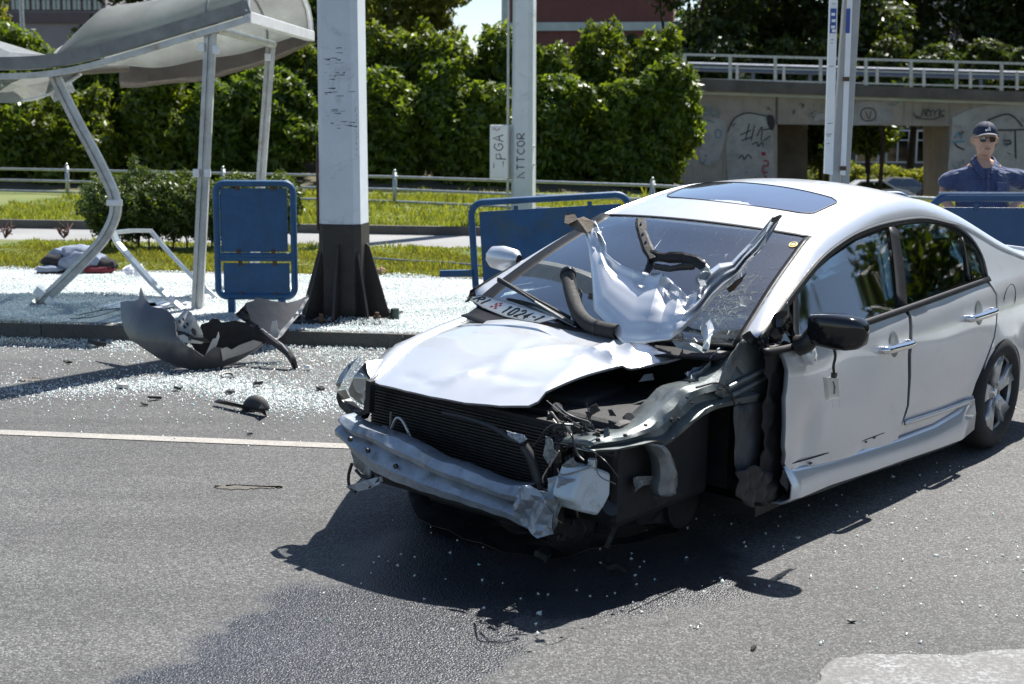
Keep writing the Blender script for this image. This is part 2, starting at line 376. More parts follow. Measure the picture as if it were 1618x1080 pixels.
tag(blades('dry_grass', 62000, -9.5, 4.2, 14.7, 17.2, .02, .06, M['dry_grass'], .12, bare), 'yellowed grass along the back of the pavement', 'grass')
tag(blades('grass', 70000, -14, 7, 20.6, 31, .05, .13, M['grass'], .12, lambda S, T: rng.uniform(0, 1, len(S)) < 1 - .35 * (T > 26), .012), 'bright lawn beyond the narrow path', 'grass')
tag(blades('tall_grass', 9000, -14, 6, 27.5, 31.5, .08, .24, M['grass'], .1, None, .012), 'rough uncut grass along the foot of the grey fence', 'grass')
# ---------------------------------------------------------------- tempered glass crumbs
def crumbs(name, n, sampler, z, smin, smax, label):
    S, T = sampler(n); n = len(S)
    X = EV[0] * S + NV[0] * T; Y = EV[1] * S + NV[1] * T
    base = np.array([[-1, -1, -1], [1, -1, -1], [0, 1.1, -.9], [0, 0, 1]]) * .5
    q = rng.normal(size=(n, 3, 3)); u, _, vt = np.linalg.svd(q); Rm = u @ vt
    sc = (rng.uniform(smin, smax, n) * np.where(rng.uniform(0, 1, n) < .06, 1.8, 1))[:, None, None] * np.array([1, 1, .8])
    V = (base[None] * sc) @ Rm + np.stack([X, Y, z(S, T)], 1)[:, None, :]
    fi = np.array([[0, 2, 1], [0, 1, 3], [1, 2, 3], [2, 0, 3]]); Fq = (fi[None] + 4 * np.arange(n)[:, None, None]).reshape(-1, 3)
    return tag(np_mesh(name, V.reshape(-1, 3), Fq, M['shard']), label, 'broken glass', kind='stuff')
def clumpy(S, T, f=1.):
    return .5 + .5 * np.sin(S * 2.3 * f + 1.7 * np.sin(T * 1.9 * f)) * np.sin(T * 3.1 * f + 1.1 * np.sin(S * 1.3 * f))
def samp_pave(n):
    S = rng.uniform(-8.2, 3.0, n); T = rng.uniform(10.62, 14.6, n)
    d = .16 + .95 * clumpy(S, T, 1.2) ** 1.6; d *= np.where(T > 14.0, .45, 1)
    k = rng.uniform(0, 1, n) < d; return S[k], T[k]
crumbs('glass_crumbs', 300000, samp_pave, lambda S, T: .124 + .05 * clumpy(S, T, 1.2) ** 3 * rng.uniform(0, 1, len(S)), .005, .015, 'pale green crumbs of shattered safety glass covering the pavement')
def samp_road(n):
    a = int(n * .52); b_ = int(n * .26); c_ = n - a - b_
    S1 = rng.uniform(-7.5, 1.5, a); T1 = 10.58 - np.abs(rng.normal(0, .42, a)); k = rng.uniform(0, 1, a) < (.5 + .5 * clumpy(S1, T1, 1.6)) * np.where(S1 < -3.6, np.where(T1 < 10.1, .25, 1), 1); S1, T1 = S1[k], T1[k]
    S2 = rng.normal(-3.2, .8, b_); T2 = 8.75 + .25 * np.sin(S2 * 3.1) + rng.normal(0, .22, b_)
    S3 = rng.normal(-2.3, 1.3, c_); T3 = rng.normal(9.4, .7, c_)
    S = np.concatenate([S1, S2, S3]); T = np.concatenate([T1, T2, T3]); k = (T < 10.59) & (T > 7.2)
    return S[k], T[k]
crumbs('glass_crumbs', 33000, samp_road, lambda S, T: .004 + .02 * np.exp(-((10.5 - T) / .25) ** 2) * rng.uniform(0, 1, len(S)), .005, .013, 'glittering glass crumbs sprayed over the road by the kerb')
def samp_car(n):
    S = rng.uniform(-1.5, 2.5, n); T = rng.uniform(4.6, 7.6, n); return S, T
crumbs('glass_crumbs', 420, samp_car, lambda S, T: .005 + 0 * S, .007, .014, 'few scattered glass crumbs in the shadow under the wrecked car')
# ================================================================ BACKGROUND
def foliage(name, blobs, n, leaf, mat, parent=None, seed=1, upb=.3):
    r = np.random.default_rng(seed); Bc = np.array([b[:3] for b in blobs], float); Br = np.array([b[3:6] for b in blobs], float)
    w = (Br[:, 0] * Br[:, 1] * Br[:, 2]) ** .667; idx = r.choice(len(blobs), n, p=w / w.sum())
    d = r.normal(size=(n, 3)); d /= np.linalg.norm(d, axis=1)[:, None]
    lump = 1 + .20 * np.sin(d[:, 0] * 6 + idx) * np.sin(d[:, 1] * 7 + idx * 2) + .15 * np.sin(d[:, 2] * 9 + idx * 1.7 + d[:, 0] * 5)
    rad = lump * (1 - np.abs(r.normal(0, .11, n)) ) * np.where(r.uniform(0, 1, n) < .12, r.uniform(1., 1.12, n), 1)
    P = Bc[idx] + d * Br[idx] * rad[:, None]
    # leaf frame: normal mostly outward, jittered
    nn = d * .8 + r.normal(size=(n, 3)) * .65 + np.array([0, 0, upb]); nn /= np.linalg.norm(nn, axis=1)[:, None]
    a = np.cross(nn, r.normal(size=(n, 3))); a /= np.linalg.norm(a, axis=1)[:, None]; b = np.cross(nn, a)
    L = (leaf * r.uniform(.45, 1.5, n))[:, None]; Wd = L * .42
    V = np.stack([P - a * L, P + b * Wd - nn * L * .12, P + a * L, P - b * Wd - nn * L * .12], 1).reshape(-1, 3)
    return np_mesh(name, V, np.arange(4 * n).reshape(n, 4), mat, parent)
def shrub(label, u, wpx, ytop, Y, seed, mat='laurel', n=9000, leaf=.11, group='laurel shrubs of the tall hedge', z0=.1):
    r = random.Random(seed); X = (u - 809) / F_PX * Y; W = wpx / F_PX * Y; top = CAM_H + (192 - ytop) / F_PX * Y
    root = empty('laurel_shrub', (X, Y, z0), label, 'shrub', group); H = top - z0; bl = []
    k = max(5, int(H / .55))
    for i in range(k):
        f = (i + .6) / k; rr = W * .5 * (.95 if f < .75 else .95 - .9 * (f - .75))
        for j in range(2):
            bl.append((r.uniform(-.28, .28) * W, r.uniform(-.35, .25), f * H * .93, rr * r.uniform(.62, .9), rr * r.uniform(.7, .95), H / k * r.uniform(.7, 1.05)))
    for j in range(9):
        bl.append((r.uniform(-.42, .42) * W, r.uniform(-.5, .3), H * r.uniform(.55, 1.0), W * r.uniform(.07, .15), W * .12, H * r.uniform(.05, .11)))
    foliage('foliage', bl, int(n * 1.7), leaf * .84, M[mat], root, seed)
    t = MB(); 
    for j in range(3): t.tube([(r.uniform(-.2, .2), r.uniform(-.2, .2), -.1), (r.uniform(-.3, .3) * W, r.uniform(-.2, .2), H * .5), (r.uniform(-.35, .35) * W, 0, H * .85)], [.06, .04, .02], 6)
    t.build('stem', M['bark'], root); return root
SH = [ # label, u, width, ytop, Y, leaves
 ('laurel at the far left of the hedge, under the crumpled shelter roof', -10, 130, 40, 38, 8000), ('laurel left of the lamp pole, bright crown below the grey flats', 75, 130, 62, 38.5, 9000),
 ('laurel behind the low end of the shelter roof', 175, 120, 66, 38.3, 8000), ('laurel behind the middle of the shelter roof', 275, 120, 62, 38, 6000),
 ('laurel seen between the two upright shelter posts', 375, 120, 66, 38, 8000), ('laurel seen between the shelter and the thick pole', 465, 110, 62, 38.2, 8000),
 ('laurel directly behind the thick octagonal pole', 555, 110, 68, 38, 4000), ('laurel just right of the thick octagonal pole, below the olive tree', 630, 110, 50, 38.3, 9000),
 ('laurel below the gap of open sky', 712, 110, 58, 38, 9000), ('laurel behind the second pole and its control box', 790, 100, 48, 38.2, 8000),
 ('laurel right of the second pole, below the brick tower', 868, 90, 82, 37.8, 8000), ('tallest laurel, shooting up before the brick tower', 940, 80, 40, 38.2, 8000),
 ('laurel at the back right, below the dark trees', 1025, 100, 58, 38.4, 9000),
 ('lower front laurel at the left edge behind the fence', 20, 130, 130, 35.4, 7000), ('round front laurel behind the kinked shelter post', 132, 130, 150, 35.2, 9000),
 ('dark front laurel right of the kinked shelter post', 250, 110, 118, 35.4, 8000), ('front laurel behind the left upright shelter post', 345, 100, 135, 35.2, 8000),
 ('front laurel behind the blue sign frame', 450, 120, 118, 35.5, 9000), ('front laurel right behind the thick pole, mostly dark', 620, 120, 120, 35.4, 9000),
 ('front laurel above the bare soil bank', 715, 100, 108, 35.2, 8000), ('front laurel left of the second pole with a dense lit side', 775, 90, 140, 35, 7000),
 ('front laurel right of the second pole', 890, 110, 128, 35.3, 9000), ('front laurel next to last before the overpass', 975, 100, 130, 35.2, 9000),
 ('rightmost laurel of the hedge, its lit edge against the overpass wall', 1048, 96, 98, 34.8, 12000)]
for i, (lb, u, w, yt, Y, n) in enumerate(SH): shrub(lb, u, w, yt, Y, 100 + i, n=n)
def tree(name, label, u, ytop, Y, W, H0, mat, n, leaf, seed, group=None, x=None, ztop=None, z0=0., nb=34):
    r = random.Random(seed); X = (u - 809) / F_PX * Y if x is None else x; top = (CAM_H + (192 - ytop) / F_PX * Y) if ztop is None else ztop
    root = empty(name, (X, Y, z0), label, 'tree', group); top -= z0; bl = []
    ch = top - H0
    for i in range(nb):
        f = r.random() ** 1.25; ang = r.uniform(0, 6.283); q = W * .5 * math.sqrt(max(.05, 1 - (2 * f - .9) ** 2)) * r.uniform(.3, .8)
        s = W * r.uniform(.15, .26); bl.append((q * math.cos(ang), q * math.sin(ang), H0 + f * ch, s, s, s * .75))
    foliage('crown', bl, n, leaf, M[mat], root, seed)
    t = MB(); t.tube([(0, 0, -.3), (.1, 0, H0 * .7), (0, .1, H0 + ch * .5)], [W * .035, W * .028, W * .012], 8)
    for i in range(6):
        b = bl[i * 3]; t.tube([(0, 0, H0 * r.uniform(.6, 1.1)), (b[0] * .5, b[1] * .5, (H0 + b[2]) * .52), (b[0], b[1], b[2])], [W * .016, W * .011, W * .005], 6)
    t.build('trunk', M['bark'], root); return root
TR = 'tall trees beyond the hedge and the overpass'
tree('tree', 'dark tall tree standing between the grey flats and the shelter roof', 260, -160, 52, 6.2, -.2, 'tree_dark', 24000, .17, 1, TR)
tree('tree', 'dark tall tree above the right end of the shelter roof', 400, -190, 50, 6.4, -.2, 'tree_dark', 26000, .17, 2, TR)
tree('tree', 'dark tall tree behind the top of the thick pole', 520, -150, 54, 5.0, -.2, 'tree_dark', 12000, .17, 3, TR)
tree('tree', 'olive green tree with a rounded edge against the patch of sky', 662, -60, 48, 4.6, .8, 'tree_olive', 30000, .13, 4, TR)
tree('tree', 'small pale tree at the top left corner by the grey flats', -20, -40, 50, 2.2, 2., 'tree_olive', 5000, .13, 5, TR)
tree('tree', 'dark tree whose crown overlaps the brick tower', 1080, -260, 60, 7.2, -.6, 'tree_dark', 34000, .17, 6, TR)
tree('tree', 'dark tree above the left half of the overpass railing', 1215, -240, 66, 8.0, 2.6, 'tree_dark', 34000, .17, 7, TR)
tree('tree', 'dark tree right behind the bus stop posts', 1330, -230, 62, 6.4, 2.6, 'tree_dark', 26000, .17, 8, TR)
tree('tree', 'sunlit tree left of the pale flats above the overpass railing', 1432, -220, 66, 5.4, 2.6, 'tree_dark', 26000, .16, 9, TR)
tree('tree', 'dark tree in the top right corner above the man', 1600, -230, 64, 6.0, 2.6, 'tree_dark', 30000, .17, 10, TR)
# small trees right behind the overpass, crowns level with the railing
for i, (u, Y, lb) in enumerate([(1130, 57, 'small tree behind the left stretch of the overpass railing'), (1225, 58, 'small tree behind the overpass railing between hedge and bus stop'), (1300, 57, 'small tree behind the overpass railing at the bus stop posts'), (1385, 58, 'small tree behind the overpass railing right of the bus stop posts'), (1455, 57, 'small tree behind the overpass railing below the pale flats'), (1540, 58, 'small tree behind the overpass railing left of the corner'), (1620, 57, 'small tree behind the overpass railing at the right edge')]):
    tree('tree', lb, u, 78, Y, 2.9, 3.9, 'tree_dark', 7000, .13, 300 + i, 'small trees behind the overpass', z0=-1.6, nb=18)
# clipped box hedge on the verge
bx = empty('box_hedge', (-4.12, 18.15, .12), 'clipped low box hedge on the verge behind the leaning shelter post', 'hedge')
rb = random.Random(5); bl = []
for i in range(34):
    bl.append((-1.20 + 2.42 * (i + .5) / 34, rb.uniform(-.14, .18), rb.uniform(.42, .62), .26, .38, rb.uniform(.30, .36)))
for i in range(9): bl.append((rb.uniform(-1.2, 1.2), rb.uniform(-.2, .2), rb.uniform(.84, .94), .10, .10, .10))
bl.append((-.72, 0, 1.06, .07, .07, .13)); bl.append((-.60, 0, .95, .12, .1, .1))
foliage('foliage', bl, 90000, .025, M['box'], bx, 77)
t = MB()
for i in range(16):
    x = -1.2 + i * .16; t.tube([(x, rb.uniform(-.1, .1), 0), (x + rb.uniform(-.1, .1), 0, .5)], [.014, .008], 5)
t.build('stems', M['bark'], bx)
# ---------------------------------------------------------------- grey pipe fence along the hedge
fence = empty('pipe_fence', (0, 0, 0), 'long grey three rail pipe fence in front of the laurel hedge', 'fence')
FP = [(-17.6, 34.6), (-13.7, 33.0), (-9.87, 31.48), (-6.1, 29.95), (-2.36, 28.40), (.05, 26.7), (2.46, 25.0), (5.0, 22.6), (7.4, 20.3)]
FP = [(x, y, .05 - max(0, x - 2.4) * .004) for x, y in FP]
pm = MB().tube([(0, 0, 0), (0, 0, .70)], .045, 10).tube([(0, 0, .70), (0, 0, .76)], [.045, .015], 10).mesh('fence_post')
for (x, y, z) in FP: o = link('post', pm, M['steel'], fence, True); o.location = (x, y, z)
for a, c in zip(FP[:-1], FP[1:]):
    for h in (.12, .36, .61):
        MB().tube([(a[0], a[1], a[2] + h), (c[0], c[1], c[2] + h)], .028, 8).build('rail', M['steel'], fence, True)
# ---------------------------------------------------------------- overpass
OY = 46.0
def ow(u, v, Y=OY): p = at(u, v, Y); return (p[0], Y, p[2])
m, nt, b = nodes('overpass_concrete'); tc = coord(nt)
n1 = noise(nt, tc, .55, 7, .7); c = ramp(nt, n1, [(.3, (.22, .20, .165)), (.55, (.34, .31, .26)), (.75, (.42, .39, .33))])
mp = nt.nodes.new('ShaderNodeMapping'); mp.inputs['Scale'].default_value = (3, 3, .25); nt.links.new(tc, mp.inputs[0])
c = mix(nt, ramp(nt, noise(nt, mp.outputs[0], 2.2, 5, .7), [(.55, 0.), (.75, .6)]), c, (.08, .075, .065))
nt.links.new(c, b.inputs['Base Color']); b.inputs['Roughness'].default_value = .92; bump(nt, noise(nt, tc, 9, 4, .6), .3, .03, b); M['over'] = m
M['over_dark'] = mat_plain('dark_slab_concrete', (.12, .11, .095), .9, 0, .35, 1.5, .3, 12)  # darker concrete for the deck slab, inner wall and joint
M['coping'] = mat_plain('pale_coping_metal', (.42, .48, .46), .5, .3, .2, 1.2)
M['graf_white'] = mat_plain('faded_white_spray_paint', (.36, .36, .34), .85, 0, .25, 1.6, dirt=(.18, .17, .15), dirt_amt=.4)
M['graf_black'] = mat_plain('black_spray_paint', (.03, .03, .032), .8, 0, .2, 5)
M['graf_blue'] = mat_plain('teal_spray_paint', (.10, .25, .33), .8, 0, .3, 5)
M['graf_red'] = mat_plain('red_spray_paint', (.30, .03, .04), .8, 0, .3, 5)
over = empty('overpass', (0, 0, 0), 'graffiti covered concrete road overpass with a railing behind the wreck', 'overpass')
D = np.array([0, 3.0, 0])
def oslab(name, pts, mat, d=(0, 3., 0), Y=OY, **k): return MB().prism([ow(u, v, Y) for u, v in pts], d).build(name, mat, over, **k)
oslab('abutment', [(1040, 146), (1228, 151), (1228, 420), (1040, 420)], M['over'])
oslab('girder', [(1228.5, 151), (1500, 158), (1500, 199), (1228.5, 196)], M['over'])
oslab('pier', [(1500.5, 158), (1760, 167), (1760, 420), (1500.5, 420)], M['over'])
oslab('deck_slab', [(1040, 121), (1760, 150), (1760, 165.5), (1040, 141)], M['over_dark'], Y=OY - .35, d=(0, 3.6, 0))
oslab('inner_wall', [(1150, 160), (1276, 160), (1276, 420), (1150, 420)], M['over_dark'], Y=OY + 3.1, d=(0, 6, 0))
oslab('coping_strip', [(1100, 143.2), (1760, 165.8), (1760, 170.5), (1100, 148.5)], M['coping'], Y=OY - .1, d=(0, .09, 0))
oslab('drain_joint', [(1226, 152), (1229, 152), (1229, 196), (1226, 196)], M['over_dark'], Y=OY - .03, d=(0, .03, 0))
# railing on the deck
rail = empty('overpass_railing', (0, 0, 0), 'pale painted steel railing along the edge of the overpass deck', 'railing')
RY = OY - .1
def rl(u, v): return ow(u, v, RY)
for f0, f1, h in ((85, 104, .075), (104.5, 122, .035), (123.5, 141, .05)):
    MB().bar(rl(1060, f0), rl(1760, f1), .06, h).build('rail', M['steel'], rail)
for k in range(10):
    u = 1082 + k * 71.5; yt = 85 + (u - 1060) * 19 / 700; yb = 121 + (u - 1040) * 29 / 720
    MB().bar(rl(u, yt + 1), rl(u, yb + 2), .10, .08, up=(0, 1, 0)).build('post', M['steel'], rail)
    u2 = u + 9 + k * 2.2
    MB().bar(ow(u2, yt + 14, RY + 1.6), ow(u2, yb - 1, RY + 1.6), .09, .07, up=(0, 1, 0)).build('post', M['shelter_steel'], rail)
gr = empty('guard_rail', (0, 0, 0), 'blue grey road guard rail behind the overpass railing', 'guard rail')
M['guard'] = mat_plain('blue_grey_guard_rail', (.13, .16, .21), .7, .0, .2, 2)
rows = [[ow(u, 92 + v + (u - 1060) * .0275, RY + 1.9 + dy) for v, dy in ((5, 0), (7, -.06), (9.5, 0), (12, .04), (14.5, 0), (17, -.06), (19, 0))] for u in (1060, 1760)]
MB().grid(rows).build('beam', M['guard'], gr, solid=.02)
for k in range(7): MB().bar(ow(1100 + 90 * k, 100 + 2.4 * k, RY + 2.), ow(1100 + 90 * k, 128 + 2.4 * k, RY + 2.), .1, .08, up=(0, 1, 0)).build('post', M['guard'], gr)
# graffiti painted on the wall (flat paint, a few mm proud)
GZ = OY - .035
def paint(name, pts, mat, Y=GZ, sm=True, th=.012):
    P = [np.array(ow(u, v, Y)) for u, v in pts]
    if sm: P = [np.array(p) for p in smooth_path([Vector(p) for p in P] + [Vector(P[0])], 5)[:-1]]
    return MB().prism(P, (0, th, 0)).build(name, mat, over)
def stroke(name, pts, w, mat, Y=GZ - .012, sm=True):
    P = [Vector(ow(u, v, Y)) for u, v in pts]; P = smooth_path(P, 4) if sm and len(P) > 2 else P
    rows = []
    for i, p in enumerate(P):
        t = (P[min(i + 1, len(P) - 1)] - P[max(0, i - 1)]).normalized(); nn = Vector((-t.z, 0, t.x)) * w * OY / F_PX * .5
        rows.append([tuple(p + nn), tuple(p - nn)])
    return rows
def strokes(name, L, w, mat):
    for i, l in enumerate(L): MB().grid(stroke(name, l, w, mat, GZ - .014 - .0012 * i)).build(name, mat, over, solid=.0008)
paint('graffiti_shape', [(1150, 285), (1147, 240), (1152, 205), (1165, 186), (1185, 179), (1208, 183), (1219, 195), (1222, 225), (1223, 260), (1221, 285), (1185, 290)], M['graf_white'])
paint('graffiti_shape', [(1102, 215), (1112, 195), (1126, 186), (1142, 190), (1148, 200), (1140, 240), (1130, 262), (1108, 255)], M['graf_white'], GZ + .006, th=.006)
paint('graffiti_shape', [(1346, 198), (1343, 180), (1350, 165), (1365, 160), (1390, 160), (1405, 168), (1409, 180), (1406, 193)], M['graf_white'], sm=True)
paint('graffiti_shape', [(1286, 186), (1292, 180), (1303, 179), (1310, 183), (1306, 187), (1294, 190), (1288, 192)], M['graf_white'])
paint('graffiti_shape', [(1363, 181), (1366, 175), (1372, 172), (1379, 174), (1382, 181), (1379, 187), (1372, 189), (1366, 187)], M['over'], GZ - .012)
strokes('graffiti_tag', [[(1360, 182), (1362, 174), (1371, 170), (1381, 173), (1384, 181), (1381, 188), (1371, 191), (1363, 188), (1360, 181)], [(1368, 176), (1372, 187)], [(1376, 175), (1374, 188)],
  [(1150, 208), (1160, 187), (1180, 178), (1200, 181), (1214, 184)]], 1.5, M['graf_black'])
# tag "JerrK"-like signature, read from the wall
strokes('graffiti_tag', [[(1459, 171), (1457, 181), (1452, 185), (1448, 182)], [(1462, 182), (1466, 176), (1468, 173), (1462, 174), (1463, 182), (1468, 183)], [(1470, 174), (1471, 184)], [(1471, 176), (1476, 173)],
  [(1477, 175), (1477, 184)], [(1477, 177), (1482, 173)], [(1485, 171), (1484, 183)], [(1493, 173), (1485, 178), (1492, 184)], [(1455, 187), (1475, 188), (1492, 182)], [(1444, 178), (1448, 186), (1456, 187)]], 1.4, M['graf_black'])
strokes('graffiti_tag', [[(1184, 195), (1178, 220)], [(1170, 213), (1187, 205)], [(1192, 198), (1187, 222)], [(1196, 215), (1204, 200), (1203, 222)], [(1172, 222), (1188, 216)], [(1206, 205), (1216, 203)], [(1206, 222), (1218, 214)],
  [(1188, 228), (1196, 224), (1198, 231), (1204, 224), (1206, 232)], [(1167, 250), (1173, 245), (1176, 252), (1182, 244), (1188, 250)]], 1.6, M['graf_black'])
strokes('graffiti_tag', [[(1103, 165), (1106, 176)], [(1110, 172), (1118, 170), (1120, 180), (1113, 181), (1111, 173)], [(1124, 170), (1126, 182), (1131, 182)], [(1138, 176), (1134, 186)], [(1131, 205), (1138, 205), (1139, 215), (1132, 217), (1130, 206)], [(1112, 195), (1120, 190), (1128, 193)]], 1.5, M['graf_blue'])
strokes('graffiti_tag', [[(1206, 254), (1213, 254), (1213, 262), (1206, 262), (1206, 272), (1213, 272)], [(1207, 276), (1213, 284), (1208, 288)]], 2.4, M['graf_red'])
oslab('notice_plate', [(1200, 236.5), (1213, 237), (1213, 248), (1200, 248)], M['graf_white'], Y=OY - .08, d=(0, .04, 0))
oslab('notice_sign', [(1203, 239.5), (1210, 240), (1210, 245.5), (1203, 245.5)], M['graf_red'], Y=OY - .087, d=(0, .006, 0))
rt = random.Random(31)
for k in range(30):
    u0 = rt.choice([rt.uniform(1100, 1224), rt.uniform(1100, 1224), rt.uniform(1236, 1290), rt.uniform(1400, 1495), rt.uniform(1504, 1522), rt.uniform(1560, 1640)]); v0 = rt.uniform(160, 188) if 1228 < u0 < 1500 else rt.uniform(165, 280)
    s_ = rt.uniform(3, 9); L_ = [(u0, v0)]
    for j in range(rt.randint(3, 7)): L_.append((L_[-1][0] + rt.uniform(-.4, 1.) * s_ * .6, L_[-1][1] + rt.uniform(-1, 1) * s_ * .7))
    MB().grid(stroke('x', L_, rt.uniform(.7, 1.5), None, GZ - .03 - .0011 * k)).build('graffiti_scrawl', M[rt.choice(['graf_black', 'graf_black', 'graf_blue', 'graf_white'])], over, solid=.0008)
paint('graffiti_shade', [(1211, 183), (1218, 181), (1223, 186), (1224, 198), (1219, 206), (1213, 196)], M['wire'] if 'wire' in M else M['graf_black'], GZ - .02)
# mural on the right pier
paint('mural_panel', [(1505, 185), (1540, 170), (1590, 165), (1660, 170), (1700, 200), (1690, 300), (1600, 310), (1505, 300)], M['graf_white'])
strokes('mural_stroke', [[(1560, 190), (1575, 184), (1592, 180), (1604, 186), (1616, 200)], [(1564, 205), (1600, 205), (1640, 203)], [(1575, 206), (1576, 222), (1570, 232)], [(1604, 206), (1605, 250)], [(1508, 226), (1514, 232), (1524, 236)], [(1586, 222), (1596, 222), (1596, 227), (1586, 227)]], 2.4, M['graf_black'])
strokes('mural_stroke', [[(1508, 218), (1514, 210), (1520, 219)], [(1504, 224), (1524, 223)]], 3, M['graf_blue'])
# ---------------------------------------------------------------- buildings
def win_grid(parent, x0, x1, z0, z1, y, nx, nz, fw, fh, frame_m, pane_m, depth=.12):
    """framed windows on a wall facing -Y, local coordinates of parent"""
    f = MB(); w = (x1 - x0) / nx; h = (z1 - z0) / nz; t = .09
    ww, hh = w * fw, h * fh
    f.box((0, 0, hh / 2), (ww, .08, t)); f.box((0, 0, -hh / 2), (ww, .08, t)); f.box((-ww / 2, 0, 0), (t, .08, hh + t)); f.box((ww / 2, 0, 0), (t, .08, hh + t)); f.box((0, 0, 0), (t * .8, .07, hh)); f.box((0, 0, hh * .2), (ww, .07, t * .7))
    fm = f.mesh('window_frame'); pmh = MB().box((0, 0, 0), (ww, .02, hh)).mesh('pane')
    for i in range(nx):
        for j in range(nz):
            o = link('window', fm, frame_m, parent); o.location = (x0 + w * (i + .5), y - .03, z0 + h * (j + .5))
            p = link('pane', pmh, pane_m, o); p.location = (0, .03, 0)
M['flats_grey'] = mat_plain('grey_render', (.24, .225, .235), .8, 0, .12, .4)
M['flats_dark'] = mat_plain('dark_balcony_panel', (.11, .085, .09), .7, 0, .2, 1.)
M['win_frame'] = mat_plain('white_window_frame', (.62, .63, .63), .5, 0, .05, 2)
def flats(label, u0, u1, Y, ztop, zb, storey, z_ref, wall, depth=12, nwin=14, rz=0):
    X0, X1 = (u0 - 809) / F_PX * Y, (u1 - 809) / F_PX * Y
    root = empty('apartment_building', ((X0 + X1) / 2, Y, 0), label, 'building', rz=rz); w = X1 - X0
    MB().box((0, depth / 2, (ztop + zb) / 2), (w, depth, ztop - zb)).build('wall', wall, root)
    MB().box((0, depth / 2, ztop + .2), (w + .6, depth + .6, .4)).build('roof', M['flats_dark'], root)
    k = 0; z = z_ref
    while z < ztop - 1: 
        win_grid(root, -w / 2 + .3, w / 2 - .3, z, z + 1.5, -.05, nwin, 1, .86, .95, M['flats_dark'] if ztop > 23 else M['win_frame'], M['side_glass'] if ztop > 23 else M['dark_glass'])
        bb = MB().box((0, -.12, z - .7), (w, .3, 1.0)).build('balcony_band', M['flats_dark'], root)
        z += storey; k += 1
    return root
flats('grey flats with a dark band of balconies in the top left corner', 12, 180, 140, 24, -1, 2.9, 12.2, M['flats_grey'], nwin=10)
flats('pale flats seen between the trees above the overpass', 1475, 1560, 105, 22, -3, 2.8, 6.4, mat_plain('pale_render', (.42, .43, .44), .8, 0, .1, .5), nwin=5)
m, nt, b = nodes('red_brick'); tc = coord(nt); mp = nt.nodes.new('ShaderNodeMapping'); mp.inputs['Rotation'].default_value = (math.pi / 2, 0, 0); nt.links.new(tc, mp.inputs[0])
bt = nt.nodes.new('ShaderNodeTexBrick'); bt.inputs['Scale'].default_value = 4; bt.inputs['Color1'].default_value = (.13, .042, .034, 1); bt.inputs['Color2'].default_value = (.18, .06, .048, 1); bt.inputs['Mortar'].default_value = (.12, .09, .08, 1)
bt.inputs['Mortar Size'].default_value = .015; nt.links.new(mp.outputs[0], bt.inputs['Vector'])
c = mix(nt, ramp(nt, noise(nt, tc, .5, 5, .6), [(.3, .75), (.7, 1.15)]), bt.outputs[0], bt.outputs[0]); c = mix(nt, .25, bt.outputs[0], ramp(nt, noise(nt, tc, .8, 5, .7), [(.3, (.06, .03, .03)), (.7, (.22, .09, .07))]))
nt.links.new(c, b.inputs['Base Color']); b.inputs['Roughness'].default_value = .85; M['brick'] = m
tw = empty('brick_tower', (-.6, 110, -1), 'red brick tower block with pale concrete band behind the second pole', 'building', rz=R(-7))
MB().box((6.5, 6, 10), (12.4, 12, 22)).build('wall', M['brick'], tw)
MB().box((.0, 6.0, 10), (.62, 12.1, 22)).build('corner_pilaster', M['coping'], tw)
for z in (9.9, 13.4, 16.9): MB().box((6.6, -.05, z), (12.6, .3, .62)).build('concrete_band', M['coping'], tw)
MB().box((6.5, 6, 21.2), (13, 12.6, .5)).build('roof', M['flats_dark'], tw)
# building seen through the underpass
ub = empty('office_building', (24.5, 92, -2.7), 'low grey building with white windows seen through the underpass', 'building')
wallm = mat_plain('dark_grey_plaster', (.11, .10, .095), .85, 0, .25, .8)
MB().box((0, 4, 3.5), (16, 8, 9)).build('wall', wallm, ub)
MB().box((0, 4, 8.2), (16.4, 8.4, .4)).build('roof', M['flats_dark'], ub)
win_grid(ub, -2.6, 3.2, 1.9, 4.1, -.05, 3, 1, .74, .92, M['win_frame'], M['dark_glass'])
MB().box((5.2, -.1, 2.6), (1.6, .3, 5)).build('entrance', M['flats_dark'], ub)
MB().box((-5.2, -.15, 2.4), (1.2, .3, 3.2)).build('door', M['graf_white'], ub)
for i, (u, w, yt, Y, lb) in enumerate([(1240, 80, 262, 84, 'bright hedge at the left end of the car park under the overpass'), (1300, 80, 252, 84, 'bright hedge left of the bus stop posts, seen through the underpass'), (1375, 90, 258, 84, 'bright hedge above the parked white car'), (1435, 70, 264, 84, 'bright hedge below the white windows')]):
    o = shrub(lb, u, w, yt, Y, 340 + i, 'grass', 3000, .16, 'hedges along the car park', z0=-2.7); o.name = 'hedge_shrub'
tree('tree', 'leafy tree hanging into view under the overpass beside the posts', 1364, 205, 60, 2.6, 3.0, 'laurel', 4000, .12, 20, None, ztop=2.0, z0=-2.2)
tree('tree', 'dark tree behind the left part of the underpass', 1290, 205, 66, 3.0, 2.4, 'tree_dark', 5000, .13, 22, None, ztop=2.0, z0=-2.3)
# lamp pole in the top left corner
lp = empty('lamp_pole', (-22.1, 65, 0), 'thin grey street lamp pole in front of the grey flats', 'street lamp')
MB().tube([(0, 0, 0), (0, 0, 9)], [.14, .09], 8).build('pole', M['steel'], lp, True)
MB().tube([(0, 0, 9), (.3, 0, 9.4), (1.4, 0, 9.6)], .05, 8).build('arm', M['steel'], lp, True)
MB().box((1.7, 0, 9.6), (.7, .25, .12)).build('lamp_head', M['steel'], lp)
